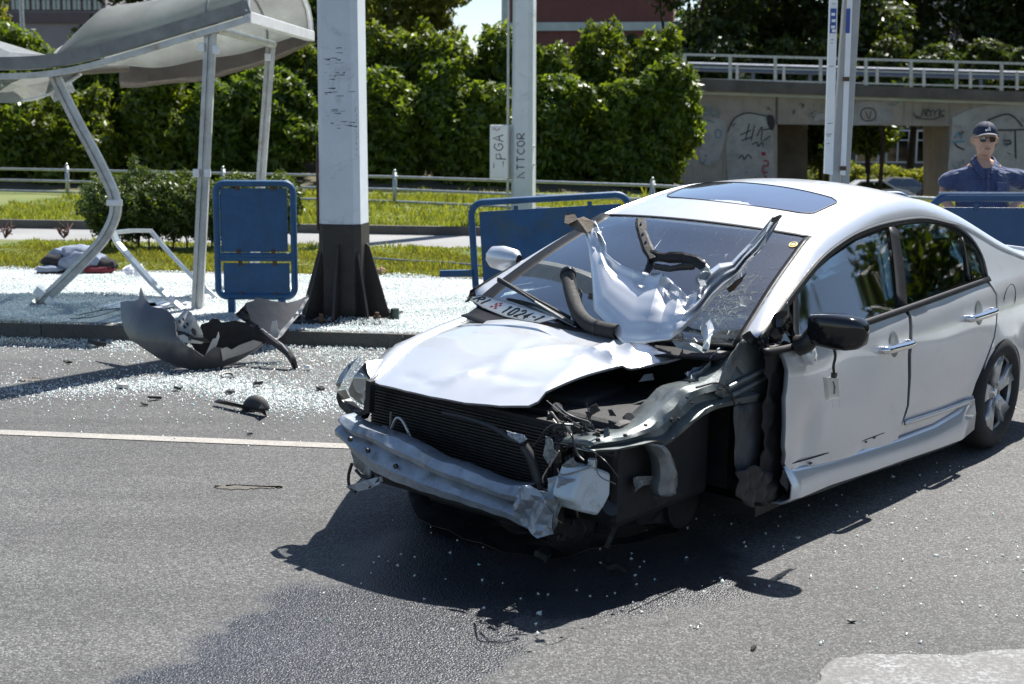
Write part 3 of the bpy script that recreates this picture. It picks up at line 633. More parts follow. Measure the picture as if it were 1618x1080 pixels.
# ---------------------------------------------------------------- parked cars far away
def far_car(label, x, y, z, body_m, flip):
    root = empty('parked_car', (x, y, z), label, 'car', 'cars parked beyond the overpass'); root.scale = (flip, 1, 1)
    prof = [(-2.1, .35), (-2.12, .75), (-1.95, .95), (-1.3, 1.0), (-.65, 1.42), (.5, 1.45), (1.15, 1.05), (1.9, .85), (2.1, .65), (2.1, .3)]
    glass = [(-1.15, 1.0), (-.62, 1.36), (.45, 1.38), (1.0, 1.04)]
    b = MB(); n = len(prof); W = [.86, .88, .86, .82, .62, .62, .80, .80, .82, .86]
    rows = [[(p[0], -w, p[1]), (p[0], -w * .5, p[1] + .02), (p[0], w * .5, p[1] + .02), (p[0], w, p[1])] for p, w in zip(prof, W)]
    b.grid(rows); b.add([(p[0], -w, p[1]) for p, w in zip(prof, W)], [tuple(range(n))]); b.add([(p[0], w, p[1]) for p, w in zip(prof, W)], [tuple(range(n))])
    b.build('body', body_m, root, True)
    MB().prism([(p[0], -(.86 - (p[1] - .95) * .5), p[1]) for p in glass], (0, -.01, 0)).build('side_window', M['dark_glass'], root)
    MB().prism([(-.05, -.70, 1.0), (.03, -.70, 1.0), (.03, -.66, 1.37), (-.05, -.66, 1.37)], (0, -.04, 0)).build('door_pillar', body_m, root)
    for wx in (-1.3, 1.3):
        w = MB().tube([(wx, -.70, .31), (wx, -.90, .31)], .31, 16).build('wheel', M['rubber'], root, True); MB().tube([(wx, -.90, .31), (wx, -.915, .31)], .2, 12).build('rim', M['steel'], w, True)
    MB().box((-2.08, -.7, .82), (.1, .3, .16)).build('tail_light', M['graf_red'], root); MB().box((2.02, -.65, .68), (.12, .3, .14)).build('headlight', M['win_frame'], root)
    return root
pw = mat_plain('white_car_paint', (.62, .63, .64), .25, .2, .03, 1, coat=.5); pg = mat_plain('grey_car_paint', (.22, .23, .25), .25, .6, .05, 1, coat=.5); pk = mat_plain('dark_car_paint', (.03, .03, .035), .25, .4, .05, 1, coat=.5)
far_car('silver white saloon parked beyond the overpass, just right of the bus stop posts', 18.15, 72, -2.52, pw, 1)
far_car('grey hatchback with a red tail light, parked behind the silver white saloon', 21.2, 78, -2.62, pg, -1)
far_car('dark car at the right end of the parked row, next to the standing man', 23.7, 75, -2.66, pk, 1)
# tree belt on the far side of the road to the right (mirrored in the side windows)
for i in range(9):
    tree('roadside_tree', 'tree of the belt on the right, seen only as a reflection in the car windows', 0, 0, 3 + i * 7.5, 14 + (i % 3) * 1.6, .5, 'tree_dark', 14000, .36, 50 + i, 'tree belt to the right of the road', x=48 + (i % 2) * 5, ztop=(20.5 if i < 3 else 17.4 - .35 * i) + (i * 37 % 5) * .15, nb=40)
# ================================================================ THE WRECKED CAR  (local axes: X rearwards from the front axle, Y to the car's right, Z up)
YAW, CPI, CRO, CX, CZ = .8783, .0253, .0414, 1.9821, 8.1207
_r = np.array([math.cos(YAW), math.sin(YAW), 0]); _R = np.array([-math.sin(YAW), math.cos(YAW), 0]); _U = np.array([0, 0, 1.])
_X = _r * math.cos(CPI) + _U * math.sin(CPI); _Z = -_r * math.sin(CPI) + _U * math.cos(CPI)
_Y = _R * math.cos(CRO) + _Z * math.sin(CRO); _Z2 = -_R * math.sin(CRO) + _Z * math.cos(CRO)
CM = np.stack([_X, _Y, _Z2], 1); CT = np.array([CX, CZ, 0.]) - CM @ np.array([2.7, 0, 0])
CT[2] -= (CM @ np.array([2.7, -.8, 0]) + CT)[2]
def w2c(p): return CM.T @ (np.array(p) - CT)
def c2w(p): return CM @ np.array(p) + CT
_zt = np.linspace(-.2, 1.7, 381)
_wt = np.interp(_zt, [.0, .1, .18, .25, .35, .6, .75, .88, .95, 1.0, 1.33, 1.45], [.76, .78, .81, .845, .86, .875, .872, .848, .80, .775, .60, .53])
_k = np.exp(-np.linspace(-2, 2, 17) ** 2); _k /= _k.sum(); _ws = np.convolve(np.pad(_wt, 8, 'edge'), _k, 'valid')
def side_w(x, z):
    w = np.interp(z, _zt, _ws) * (1 - .055 * ((x - 1.4) / 2) ** 2)
    r = math.hypot((x - 2.735) / .355, (z - .30) / .285); return w + .010 * math.exp(-((r - 1.06) / .12) ** 2)
def car_ray(u, v): return w2c(EYE), CM.T @ ray(u, v)
def solve(u, v, f, t0=3., t1=14., dt=.02):
    o, r = car_ray(u, v); t = t0
    while t < t1:
        if f(o + r * t) <= 0:
            a, b = t - dt, t
            for _ in range(24):
                m = (a + b) / 2
                if f(o + r * m) > 0: a = m
                else: b = m
            return o + r * b
        t += dt
    return o + r * 8
def cside(u, v): return solve(u, v, lambda p: -p[1] - side_w(p[0], p[2]))
def cpl(u, v, axis, val):
    o, r = car_ray(u, v); return o + r * ((val - o[axis]) / r[axis])
def cgen(u, v, n, d):
    o, r = car_ray(u, v); n = np.array(n, float); return o + r * ((d - n @ o) / (n @ r))
# --- materials of the car
def mat_paint(name, col, scratch=.0):
    m, nt, b = nodes(name); tc = coord(nt)
    n1 = noise(nt, tc, 2.2, 5, .6); dust = noise(nt, tc, 7, 7, .7)
    c = mix(nt, ramp(nt, n1, [(.35, 0.), (.65, 1.)]), tuple(x * .95 for x in col), col)
    d = ramp(nt, dust, [(.55, 0.), (.85, .3)]); c = mix(nt, d, c, (.36, .35, .33))
    nt.links.new(c, b.inputs['Base Color']); b.inputs['Metallic'].default_value = .50
    rr = ramp(nt, dust, [(.3, .28), (.8, .36)]); nt.links.new(rr, b.inputs['Roughness'])
    b.inputs['Coat Weight'].default_value = .7; b.inputs['Coat Roughness'].default_value = .06
    fl = noise(nt, tc, 900, 1, .5); bump(nt, fl, .02, .0006, b)
    return m
M['paint'] = mat_paint('silver_metallic_paint', (.64, .655, .68))
M['paint_worn'] = mat_plain('grey_undercoated_metal', (.19, .215, .22), .45, .35, .3, 8, .15, 40, (.10, .095, .085), .5, coat=.3)
M['rail'] = mat_plain('grey_green_primer', (.125, .145, .145), .45, .3, .3, 9, .15, 40, (.05, .045, .04), .4, coat=.3)
M['bare'] = mat_plain('scuffed_aluminium_beam', (.30, .34, .39), .42, .45, .3, 9, .25, 36, (.10, .095, .085), .35)
M['trim'] = mat_plain('satin_black_trim', (.008, .008, .009), .5, 0, .2, 10, spec=.2)
M['seat'] = mat_plain('grey_seat_cloth', (.22, .24, .25), .9, 0, .2, 14)
M['dash'] = mat_plain('grey_dashboard', (.36, .39, .38), .7, 0, .15, 6)
M['airbag'] = mat_plain('airbag_cloth', (.60, .62, .58), .85, 0, .12, 7, .3, 25)
M['chrome'] = mat_plain('chromed_plastic', (.72, .72, .73), .12, 1, .05, 9, rvar=.05)
M['alloy'] = mat_plain('alloy_wheel_silver', (.52, .53, .54), .3, .6, .08, 9, coat=.4, dirt=(.2, .19, .17), dirt_amt=.1)
M['sunroof'] = mat_plain('sky_toned_sunroof_glass', (.36, .40, .48), .05, .85, .1, 3, rvar=.02, coat=.6)  # pale blue metallic base puts the sky's reflection into the glass colour
M['lens'] = mat_glass('headlight_lens', (.85, .9, .92), .03, .12)
M['tank'] = mat_plain('milky_plastic_tank', (.50, .57, .62), .35, 0, .12, 9, dirt=(.25, .24, .2), dirt_amt=.3, spec=.5)
M['taillight'] = mat_plain('red_tail_light', (.40, .03, .015), .1, 0, .1, 9, coat=.5)
M['wire'] = mat_plain('grey_cable', (.16, .15, .14), .5, 0, .4, 30)
M['copper'] = mat_plain('bare_tangled_wire', (.32, .26, .22), .5, .2, .4, 20)
M['tube_metal'] = mat_plain('bent_cooling_pipe', (.45, .44, .43), .35, .7, .2, 12)
car = empty('wrecked_car', (0, 0, 0), 'silver four door saloon with its front end torn off and bonnet buckled', 'car')
car.matrix_world = Matrix([[*CM[0], CT[0]], [*CM[1], CT[1]], [*CM[2], CT[2]], [0, 0, 0, 1]])
def orient(bm, ax, sgn):
    s = sum(f.normal[ax] * f.calc_area() for f in bm.faces)
    if s * sgn < 0: bmesh.ops.reverse_faces(bm, faces=bm.faces)
from mathutils.geometry import delaunay_2d_cdt
def cut_sheet(poly, a0, a1, step, hard=False):
    """poly: 2D outline -> evenly triangulated bmesh with the points in components a0, a1"""
    P = np.array(poly, float); n = len(P); B = []
    for i in range(n):
        a, b_ = P[i], P[(i + 1) % n]; k = max(1, int(np.linalg.norm(b_ - a) / step + .5))
        for j in range(k): B.append(a + (b_ - a) * j / k)
    B = np.array(B); lo, hi = P.min(0), P.max(0); gx = np.arange(lo[0] + step * .5, hi[0], step); gy = np.arange(lo[1] + step * .5, hi[1], step)
    G = np.array([(x + (step * .5 if j % 2 else 0), y) for j, y in enumerate(gy) for x in gx]).reshape(-1, 2)
    if len(G):
        ins = np.zeros(len(G), bool); x, y = G[:, 0], G[:, 1]
        for i in range(n):
            (x1, y1), (x2, y2) = P[i], P[(i + 1) % n]
            if y1 != y2: ins ^= ((y1 > y) != (y2 > y)) & (x < (x2 - x1) * (y - y1) / (y2 - y1) + x1)
        G = G[ins]
    if len(G): G = G[np.min(np.linalg.norm(G[:, None, :] - B[None], axis=2), axis=1) > step * .45]
    V = [Vector((p[0], p[1])) for p in B] + [Vector((p[0], p[1])) for p in G]; m_ = len(B)
    r = delaunay_2d_cdt(V, [(i, (i + 1) % m_) for i in range(m_)], [list(range(m_))], 1, 1e-6)
    bm = bmesh.new(); vs = []
    for p in r[0]:
        c = [0., 0., 0.]; c[a0], c[a1] = p[0], p[1]; vs.append(bm.verts.new(c))
    for f in r[2]:
        if len(set(f)) > 2:
            try: bm.faces.new([vs[i] for i in f])
            except ValueError: pass
    return bm
def finish(bm, name, mat, parent, vec):
    """give the cut sheet a back skin and a rim; the rim is shaded hard"""
    if vec is not None:
        vs = bm.verts[:]; fs = bm.faces[:]; be = [e for e in bm.edges if len(e.link_faces) == 1]
        nv = {v: bm.verts.new(v.co + Vector(vec)) for v in vs}
        for f in fs: bm.faces.new([nv[v] for v in reversed(f.verts)])
        for e in be:
            l = e.link_loops[0]; a, b_ = l.vert, l.link_loop_next.vert
            bm.faces.new([b_, a, nv[a], nv[b_]]); e.smooth = False
        for e in bm.edges:
            if len(e.link_faces) == 2 and e.calc_face_angle(0) > R(50): e.smooth = False
    for f in bm.faces: f.smooth = True
    me = bpy.data.meshes.new(name); bm.to_mesh(me); bm.free(); return link(name, me, mat, parent, False)
def side_panel(name, poly, mat, parent=None, off=0., th=.02, step=.07, dent=None, sgn=-1, label=None):
    bm = cut_sheet(poly, 0, 2, step)
    for v in bm.verts:
        d = dent(v.co.x, v.co.z) if dent else 0
        v.co.y = sgn * (side_w(v.co.x, v.co.z) + off - d)
    bm.normal_update(); orient(bm, 1, sgn)
    o = finish(bm, name, mat, parent or car, (0, -sgn * th, 0) if th else None)
    if label: o['label'] = label
    return o
def xz(pts): return [(lambda q: (q[0], q[2]))(cside(*p)) for p in pts]
def ribbon(name, path, w, mat, parent=None, off=.003, th=.006, sgn=-1):
    P = smooth_path([Vector((p[0], 0, p[1])) for p in path], 4) if len(path) > 2 else [Vector((path[0][0] + (path[1][0] - path[0][0]) * t, 0, path[0][1] + (path[1][1] - path[0][1]) * t)) for t in np.linspace(0, 1, 8)]
    rows = []
    for i, p in enumerate(P):
        t = (P[min(i + 1, len(P) - 1)] - P[max(0, i - 1)]).normalized(); nn = Vector((-t.z, 0, t.x)) * w / 2
        rows.append([(q.x, sgn * (side_w(q.x, q.z) + off), q.z) for q in (p + nn, p, p - nn)])
    mb = MB().grid(rows); return mb.build(name, mat, parent or car, True, solid=th)
# ---- outlines read from the picture, laid on the body side
FD = xz([(1236, 557), (1330, 526), (1428, 491), (1435, 500), (1435, 560), (1432, 640), (1424, 668), (1419, 702), (1360, 717), (1300, 732), (1246, 746), (1240, 705), (1242, 630), (1246, 585)])
RD = xz([(1434.5, 489.5), (1500, 466), (1558, 444), (1573, 465), (1574, 495), (1570, 530), (1555, 573), (1542, 605), (1537, 627), (1530, 652), (1480, 684), (1423, 701), (1429, 668), (1437, 640), (1440, 560), (1440, 500)])
WIN = xz([(1202, 537), (1222, 508), (1250, 469), (1275, 436), (1300, 407), (1325, 387), (1350, 371), (1382, 358), (1415, 350), (1460, 345), (1500, 353), (1530, 373), (1550, 403), (1560, 441)])
def dent_fd(x, z):
    d = .020 * math.exp(-((x - .52) / .07) ** 2 - ((z - .50) / .10) ** 2) - .008 * math.exp(-((x - .62) / .05) ** 2 - ((z - .52) / .14) ** 2)
    d += .012 * math.exp(-((z - (.405 - .10 * (x - .4))) / .012) ** 2)      # pressed line above the missing strip
    return d + .004 * math.sin(x * 9) * math.sin(z * 11)
def dent_rd(x, z): return .016 / (1 + math.exp((z - (.375 - .03 * (x - 1.5))) / .008)) + .002 * math.sin(x * 8 + z * 5)
fd = side_panel('front_door', FD, M['paint'], dent=dent_fd, step=.045, label='front door with a dented lower corner and its trim strip torn off')
rd = side_panel('rear_door', RD, M['paint'], dent=dent_rd, step=.05)
# dark backing sheet puts the shade into the door shut lines
side_panel('dark_gap_backing', [(.40, .28), (1.5, .26), (2.35, .25), (2.45, .55), (2.55, .9), (1.5, .90), (.36, .87)], M['trim'], off=-.035, th=.01, step=.15)
for (u, v) in [(1252, 741), (1282, 734), (1311, 725), (1342, 712), (1370, 700), (1383, 693), (1413, 678), (1419, 677)]:
    p = cside(u, v - 2); s = random.uniform(.006, .013)
    MB().add([(p[0] + s * 1.5 * math.cos(a) * random.uniform(.6, 1.2), p[1] + .0045 - .001, p[2] + s * math.sin(a) * random.uniform(.5, 1.)) for a in np.linspace(0, 5.5, 7)], [tuple(range(7))]).build('clip_hole', M['black'], fd, solid=.002)
ribbon('scratch', [(x, z) for x, z in xz([(1250, 733), (1290, 722), (1340, 705), (1400, 683), (1421, 674)])], .004, M['trim'], fd, off=-.006)
ribbon('side_moulding', xz([(1429, 668), (1470, 655), (1505, 643), (1537, 632)]), .022, M['paint'], rd, off=.004, th=.012)
# quarter panel
arc = [(2.735 + .355 * math.cos(a), .300 + .285 * math.sin(a)) for a in np.linspace(R(-20), R(141), 22)]
QP = [(2.40, 1.243), (2.50, 1.222), (2.62, 1.185), (2.74, 1.14), (2.90, 1.08), (3.08, 1.03), (3.30, .975), (3.55, .945), (3.66, .91), (3.72, .80), (3.74, .5), (3.66, .26), (3.2, .22)] + arc + \
     xz([(1558, 573), (1572.5, 531), (1576.5, 495), (1575.5, 464), (1562, 443)]) + [(2.640, 1.06), (2.592, 1.15), (2.50, 1.202)]
qp = side_panel('quarter_panel', QP, M['paint'], step=.05)
fc = cside(1595, 473); MB().tube([(fc[0] + .085 * math.cos(a), fc[1] - .001 + .004 * 0, fc[2] + .085 * math.sin(a)) for a in np.linspace(0, 6.283, 33)], .0025, 6).build('fuel_flap_gap', M['trim'], qp)
# sill / rocker below the doors
rows = []
for i, (x, zt, zb) in enumerate([(.36, .40, .235), (.45, .375, .225), (.75, .345, .205), (1.1, .325, .19), (1.5, .30, .165), (1.9, .285, .14), (2.2, .30, .125), (2.36, .36, .15)]):
    j = .012 * math.sin(x * 11) if x < 1.3 else 0
    rows.append([(x, -side_w(x, zt) + .012, zt), (x, -side_w(x, zt) + .002, zt - .02), (x, -.872 + j, (zt + zb) / 2 + .01), (x, -.87 + j, zb + .03), (x, -.835, zb), (x, -.70, zb - .01)])
MB().grid(rows).build('sill', M['paint'], car, True, solid=.008)
for s in (-1, 1):
    pass
# windows
M['seal'] = M['trim']
def glass_pane(name, pts, mat, parent=None, off=-.008): return side_panel(name, xz(pts), mat, parent, off=off, th=.004, step=.12)
glass_pane('front_window', [(1260, 540), (1258, 465), (1285, 434), (1315, 408), (1355, 381), (1404, 362), (1411, 425), (1418, 490), (1340, 515)], M['side_glass'], fd)
glass_pane('rear_window', [(1419, 357), (1470, 352), (1498, 360), (1519, 374), (1530, 444), (1434, 481)], M['side_glass'], rd)
glass_pane('corner_window', [(1520, 375), (1542, 395), (1554, 437), (1530, 446)], M['side_glass'], rd)
glass_pane('broken_quarter_light', [(1205, 552), (1207, 535), (1252, 468), (1257, 540)], M['dark_glass'])
ribbon('window_surround', WIN, .030, M['trim'], off=.002)
ribbon('belt_moulding', xz([(1204, 556), (1245, 549), (1300, 532), (1360, 511), (1430, 487), (1500, 462), (1561, 440)]), .024, M['trim'], off=.008, th=.014)
ribbon('door_pillar', xz([(1411, 357), (1420, 420), (1427, 488)]), .085, M['trim'], off=.0)
ribbon('window_divider', xz([(1520, 375), (1526, 405), (1531, 443)]), .018, M['trim'], rd, off=.002)
ribbon('window_divider', xz([(1256, 463), (1257, 505), (1259, 545)]), .035, M['trim'], off=.001)
# door handles
for (u0, v0, u1, v1, dr) in ((1391, 553, 1434, 541, fd), (1527, 503, 1566, 490, rd)):
    a, b_ = cside(u0, v0), cside(u1, v1); c0 = (a + b_) / 2
    cup = [(c0[0] - .005 + .048 * math.cos(t), c0[1] - .0015, c0[2] + .012 + .058 * math.sin(t)) for t in np.linspace(0, 6.283, 25)[:-1]]
    cu = MB(); 
    ring = [[(c0[0] - .005 + k * .048 * math.cos(t), c0[1] - .002 + (1 - k) * .022, c0[2] + .010 + k * .060 * math.sin(t)) for t in np.linspace(0, 6.283, 25)] for k in (1.0, .8, .5, .05)]
    cu.grid(ring); 
    # the skin is pulled out a little round the cup so that it reads as a recess
    ring = [[(c0[0] - .005 + k * math.cos(t), -side_w(c0[0] + k * math.cos(t), c0[2] + kz * math.sin(t)) - e, c0[2] + .010 + kz * math.sin(t)) for t in np.linspace(0, 6.283, 25)] for k, kz, e in ((.052, .064, .0008), (.047, .058, .0035), (.038, .048, .003), (.004, .004, .0022))]
    MB().grid(ring).build('handle_cup', M['paint_worn'], dr, True)
    m1 = (a + b_) / 2; m1[1] -= .030; a[1] -= .010; b_[1] -= .010
    pa = smooth_path([Vector(a) + Vector((0, .016, 0)), Vector(a) + Vector((.012, -.018, .002)), Vector(m1), Vector(b_) + Vector((-.012, -.018, 0)), Vector(b_) + Vector((0, .016, 0))], 5)
    MB().tube(pa, [.013] + [.019] * (len(pa) - 2) + [.013], 12).build('handle', M['chrome'], dr, True)
    MB().tube([(b_[0] - .012, b_[1] - .026, b_[2]), (b_[0] - .012, b_[1] - .034, b_[2])], .007, 10).build('lock', M['steel'], dr, True)
# ---- greenhouse: inner edge of the roof rail / windscreen
IE = [cpl(u, v, 1, -y) for u, v, y in ((1166, 549, .705), (1180, 523, .69), (1196, 497, .675), (1225, 450, .64), (1253, 410, .605), (1281, 374, .575))]
IE = [tuple(p) for p in IE]; xh = IE[-1][0]
IE += [(xh + .27, -.560, IE[-1][2] + .052), (1.62, -.553, 1.388), (1.95, -.550, 1.394), (2.2, -.548, 1.368), (2.42, -.550, 1.322), (2.62, -.565, 1.262), (2.85, -.60, 1.172), (3.06, -.635, 1.088), (3.3, -.665, 1.015), (3.56, -.68, .97)]
OE = [(p[0], -side_w(p[0], p[1]) - .0, p[1]) for p in WIN[:11]] + [(2.50, 0, 1.222), (2.62, 0, 1.185), (2.74, 0, 1.14), (2.90, 0, 1.08), (3.08, 0, 1.03), (3.3, 0, .975), (3.56, 0, .94)]
OE = [(x, -side_w(x, z), z) for x, y, z in OE]
def resample(P, n):
    P = smooth_path([Vector(p) for p in P], 6); L = [0]
    for a, b_ in zip(P[:-1], P[1:]): L.append(L[-1] + (b_ - a).length)
    L = np.array(L); A = np.array([list(p) for p in P]); t = np.linspace(0, L[-1], n); return np.stack([np.interp(t, L, A[:, k]) for k in range(3)], 1)
def rail_strip(sgn):
    xs = np.concatenate([np.linspace(IE[0][0] + .01, 3.56, 60)])
    A = resample(IE, 400); B = resample(OE, 400); rows = []
    for i, x in enumerate(xs):
        a = np.array([x, np.interp(x, A[:, 0], A[:, 1]), np.interp(x, A[:, 0], A[:, 2])])
        xb = x + (.06 if x < 1 else .06 * max(0, 1.6 - x) / .6); b_ = np.array([xb, np.interp(xb, B[:, 0], B[:, 1]), np.interp(xb, B[:, 0], B[:, 2])])
        if x < B[0, 0] - .02: b_ = b_
        row = []
        for t in np.linspace(0, 1, 9):
            p = a * (1 - t) + b_ * t; bul = math.sin(math.pi * t) * np.linalg.norm(b_ - a) * .12
            d = b_ - a; nn = np.array([0, -abs(d[2]) - .02, abs(d[1]) + .02]); nn /= np.linalg.norm(nn); p = p + nn * bul
            row.append((p[0], p[1] * -sgn, p[2]))
        rows.append(row)
    return rows
for s in (-1, 1):
    o = MB().grid(rail_strip(s)).build('roof_rail', M['paint'], car, True); md = o.modifiers.new('s', 'SOLIDIFY'); md.thickness = .012; md.offset = 0
AI = resample(IE, 600)
def yi(x): return -np.interp(x, AI[:, 0], AI[:, 1])
def zi(x): return np.interp(x, AI[:, 0], AI[:, 2])
def crown(x): return np.interp(x, [.1, .9, 1.03, 1.3, 1.8, 2.2, 2.5, 2.8, 3.1, 3.5], [.0, .022, .030, .048, .060, .055, .040, .03, .03, .03])
def roofz(x, y): return float(zi(x) + crown(x) * (1 - min(1, abs(y) / yi(x)) ** 2.2))
rows = []
for i, s in enumerate(np.linspace(0, 1, 40)):
    xe = xh + (2.42 - xh) * s; bow = -.075 * (1 - s) ** 2 + .08 * s ** 3; rows.append([(xe + bow * (1 - t * t), t * yi(xe), roofz(xe + bow * (1 - t * t) * .6, t * yi(xe))) for t in np.linspace(-1, 1, 25)])
roof = MB().grid(rows).build('roof', M['paint'], car, True)
header = [r for r in rows[0]]
# rear screen, boot lid, tail
rows = []
for s in np.linspace(0, 1, 12):
    xe = 2.425 + .62 * s; rows.append([(xe + .08 * (1 - t * t), t * yi(xe) * .995, roofz(xe, t * yi(xe)) - .004) for t in np.linspace(-1, 1, 15)])
MB().grid(rows).build('rear_screen', M['dark_glass'], car, True)
rows = []
for s in np.linspace(0, 1, 14):
    xe = 3.05 + .58 * s; rows.append([(xe + .07 * (1 - t * t) * (1 if s < .9 else 1.3), t * yi(min(xe, 3.55)), roofz(min(xe, 3.55), t * yi(min(xe, 3.55))) - (.03 * (s > .95))) for t in np.linspace(-1, 1, 15)])
MB().grid(rows).build('boot_lid', M['paint'], car, True, solid=.01)
rows = [[(3.62 + dx + .08 * (1 - t * t), t * w, z) for t in np.linspace(-1, 1, 15)] for z, w, dx in ((1.0, .68, 0), (.9, .74, .04), (.75, .79, .06), (.6, .80, .10), (.4, .79, .10), (.25, .75, .04))]
MB().grid(rows).build('rear_bumper', M['paint'], car, True, solid=.01)
for s in (-1, 1):
    MB().grid([[(3.50 + .18 * t, s * (side_w(3.5, z) + .006 - .03 * t * t), z) for t in np.linspace(0, 1, 6)] for z in (.78, .84, .90, .945)]).build('tail_light', M['taillight'], car, True, solid=.01)
# far side of the body (mirrored, partly visible above the barrier line and in the shadow)
side_panel('side_door', [(.40, .30), (1.46, .27), (1.46, .925), (.36, .90)], M['paint'], sgn=1, step=.1)
side_panel('side_door', [(1.475, .27), (2.38, .27), (2.56, .55), (2.60, .93), (1.475, .925)], M['paint'], sgn=1, step=.1)
side_panel('quarter_panel', QP, M['paint'], sgn=1, step=.1)
ribbon('window_surround', WIN, .03, M['trim'], sgn=1); ribbon('belt_moulding', [(.21, .94), (1.0, .93), (1.5, .935), (2.58, .945)], .03, M['trim'], sgn=1)
ribbon('door_pillar', [(1.80, 1.28), (1.60, .94)], .085, M['trim'], sgn=1)
side_panel('side_window', [(.25, .96), (.62, 1.08), (1.0, 1.20), (1.7, 1.27), (1.6, .96)], M['side_glass'], sgn=1, off=-.01, th=.004, step=.2)
side_panel('side_window', [(1.68, .96), (1.78, 1.27), (2.3, 1.23), (2.55, 1.1), (2.56, .96)], M['side_glass'], sgn=1, off=-.01, th=.004, step=.2)
# sunroof
sr = [np.array(p) for p in ((1.27, .43, 0), (1.66, .47, 0), (1.53, -.44, 0), (1.215, -.44, 0))]
def rr_rows(lift, n=14):
    rows = []
    for s in np.linspace(0, 1, n):
        k = 1 - .13 * max(0, 1 - min(s, 1 - s) / .18) ** 2.2; row = []
        for t in np.linspace(-1, 1, 17):
            q = .5 + .5 * t * k; fr = sr[3] * (1 - q) + sr[0] * q; re = sr[2] * (1 - q) + sr[1] * q; p = fr * (1 - s) + re * s; x, y = p[0] - .035 * (1 - t * t) * (1 - s), p[1]
            row.append((x, y, roofz(x, y) + lift))
        rows.append(row)
    return rows
sg = MB().grid(rr_rows(.004)).build('sunroof_glass', M['sunroof'], roof, True)
q = rr_rows(.005); edge = q[0] + [r[-1] for r in q[1:-1]] + q[-1][::-1] + [r[0] for r in q[1:-1]][::-1]; edge.append(edge[0])
MB().tube(edge, .0022, 5, cap=False).build('sunroof_seal', M['trim'], roof, True)
# ---- windscreen
def ws_pt(r, t, lift=0.):
    """r: 0 base .. 1 header, t: -1 car-left edge .. 1 car-right edge"""
    n = len(AI); k0 = 0; xe = IE[0][0] + (xh - IE[0][0]) * r; ye = yi(xe); ze = zi(xe)
    bow = .165 * (1 - r) + .075 * r; cz = -.006 + .036 * r
    return np.array([xe - bow * (1 - t * t), t * ye, ze + cz * (1 - t * t) + lift])
rows = [[tuple(ws_pt(r, t)) for t in np.linspace(-1, 1, 29)] for r in np.linspace(0, 1, 24)]
ws = MB().grid(rows).build('windscreen', M['windscreen'], car, True)
def ws_ribbon(name, path, w, mat, lift=.003, parent=None, th=.003):
    rows = []; P = [Vector(ws_pt(r, t, lift)) for r, t in path]
    for i, p in enumerate(P):
        tt = (P[min(i + 1, len(P) - 1)] - P[max(0, i - 1)]).normalized(); nn = tt.cross(Vector((-.4, 0, 1))).normalized() * w / 2; rows.append([tuple(p + nn), tuple(p - nn)])
    return MB().grid(rows).build(name, mat, parent or car, True, solid=th)
L = lambda a, b_, n=14: [(a[0] + (b_[0] - a[0]) * k / (n - 1), a[1] + (b_[1] - a[1]) * k / (n - 1)) for k in range(n)]
ws_ribbon('windscreen_seal', L((0, .945), (1, .925)), .105, M['trim'], parent=ws); ws_ribbon('windscreen_seal', L((0, -.985), (1, -.985)), .028, M['trim'], parent=ws)
ws_ribbon('windscreen_seal', L((.992, -1), (.992, 1), 24), .018, M['trim'], parent=ws)
ws_ribbon('frit_band', L((.03, -1), (.03, 1), 24), .07, M['trim'], lift=-.003, parent=ws)
m, nt, b = nodes('grey_sunshade_band'); b.inputs['Base Color'].default_value = (.10, .12, .16, 1); b.inputs['Alpha'].default_value = .55; b.inputs['Roughness'].default_value = .3; M['band'] = m
ws_ribbon('sunshade_band', L((.945, -.94), (.945, .94), 24), .085, M['band'], lift=-.005, parent=ws)
# crack field low on the driver's side, with fine specks
m, nt, b = nodes('crack_white'); b.inputs['Base Color'].default_value = (.62, .66, .62, 1); b.inputs['Roughness'].default_value = .3; M['crack'] = m
cr = MB(); rc = random.Random(3)
for k in range(150):
    r0 = rc.gauss(.30, .16); t0 = rc.gauss(-.80, .09) + (.2 * (r0 - .3)); 
    if not (.02 < r0 < .8 and -.97 < t0 < -.45): continue
    a = rc.uniform(0, 3.14); l = abs(rc.gauss(.0, .035)) + .008; pts = [Vector(ws_pt(min(.99, max(.01, r0 + l * math.cos(a) * f)), max(-.98, t0 + l * 1.6 * math.sin(a) * f + rc.uniform(-.006, .006)), .0025)) for f in (-.5, 0, .5)]
    cr.tube(pts, .0007, 3)
for k in range(900):
    r0 = rc.uniform(.05, .97) if k < 200 else min(.97, max(.03, rc.gauss(.34, .17))); t0 = rc.uniform(-.95, .5) if k < 200 else max(-.96, rc.gauss(-.80, .08) + .15 * (r0 - .3)); p = ws_pt(r0, t0, .003); s = rc.uniform(.001, .0024); cr.box(tuple(p), (s, s, s))
o = cr.build('crack', M['crack'], ws); o['kind'] = 'stuff'
p = Vector(cgen(1253, 387, (0, 0, 1), 1.26)); rt = min(((r, t) for r in np.linspace(.7, 1, 31) for t in np.linspace(-1, -.6, 31)), key=lambda q: float(np.sum((np.array([1, 0, 0]) * 0 + (lambda w: np.array([*w]))(np.array(c2w(ws_pt(*q))) - EYE) / np.linalg.norm(np.array(c2w(ws_pt(*q))) - EYE) - ray(1253, 387) / np.linalg.norm(ray(1253, 387))) ** 2)))
pc = ws_pt(rt[0], rt[1], .004); stk = mat_plain('yellow_sticker', (.62, .42, .05), .5)
dsk = MB().add([tuple(ws_pt(rt[0] + .028 * math.cos(a), rt[1] + .030 * math.sin(a), .004)) for a in np.linspace(0, 6.283, 17)[:-1]], [tuple(range(16))]).build('inspection_sticker', stk, ws, solid=.001)
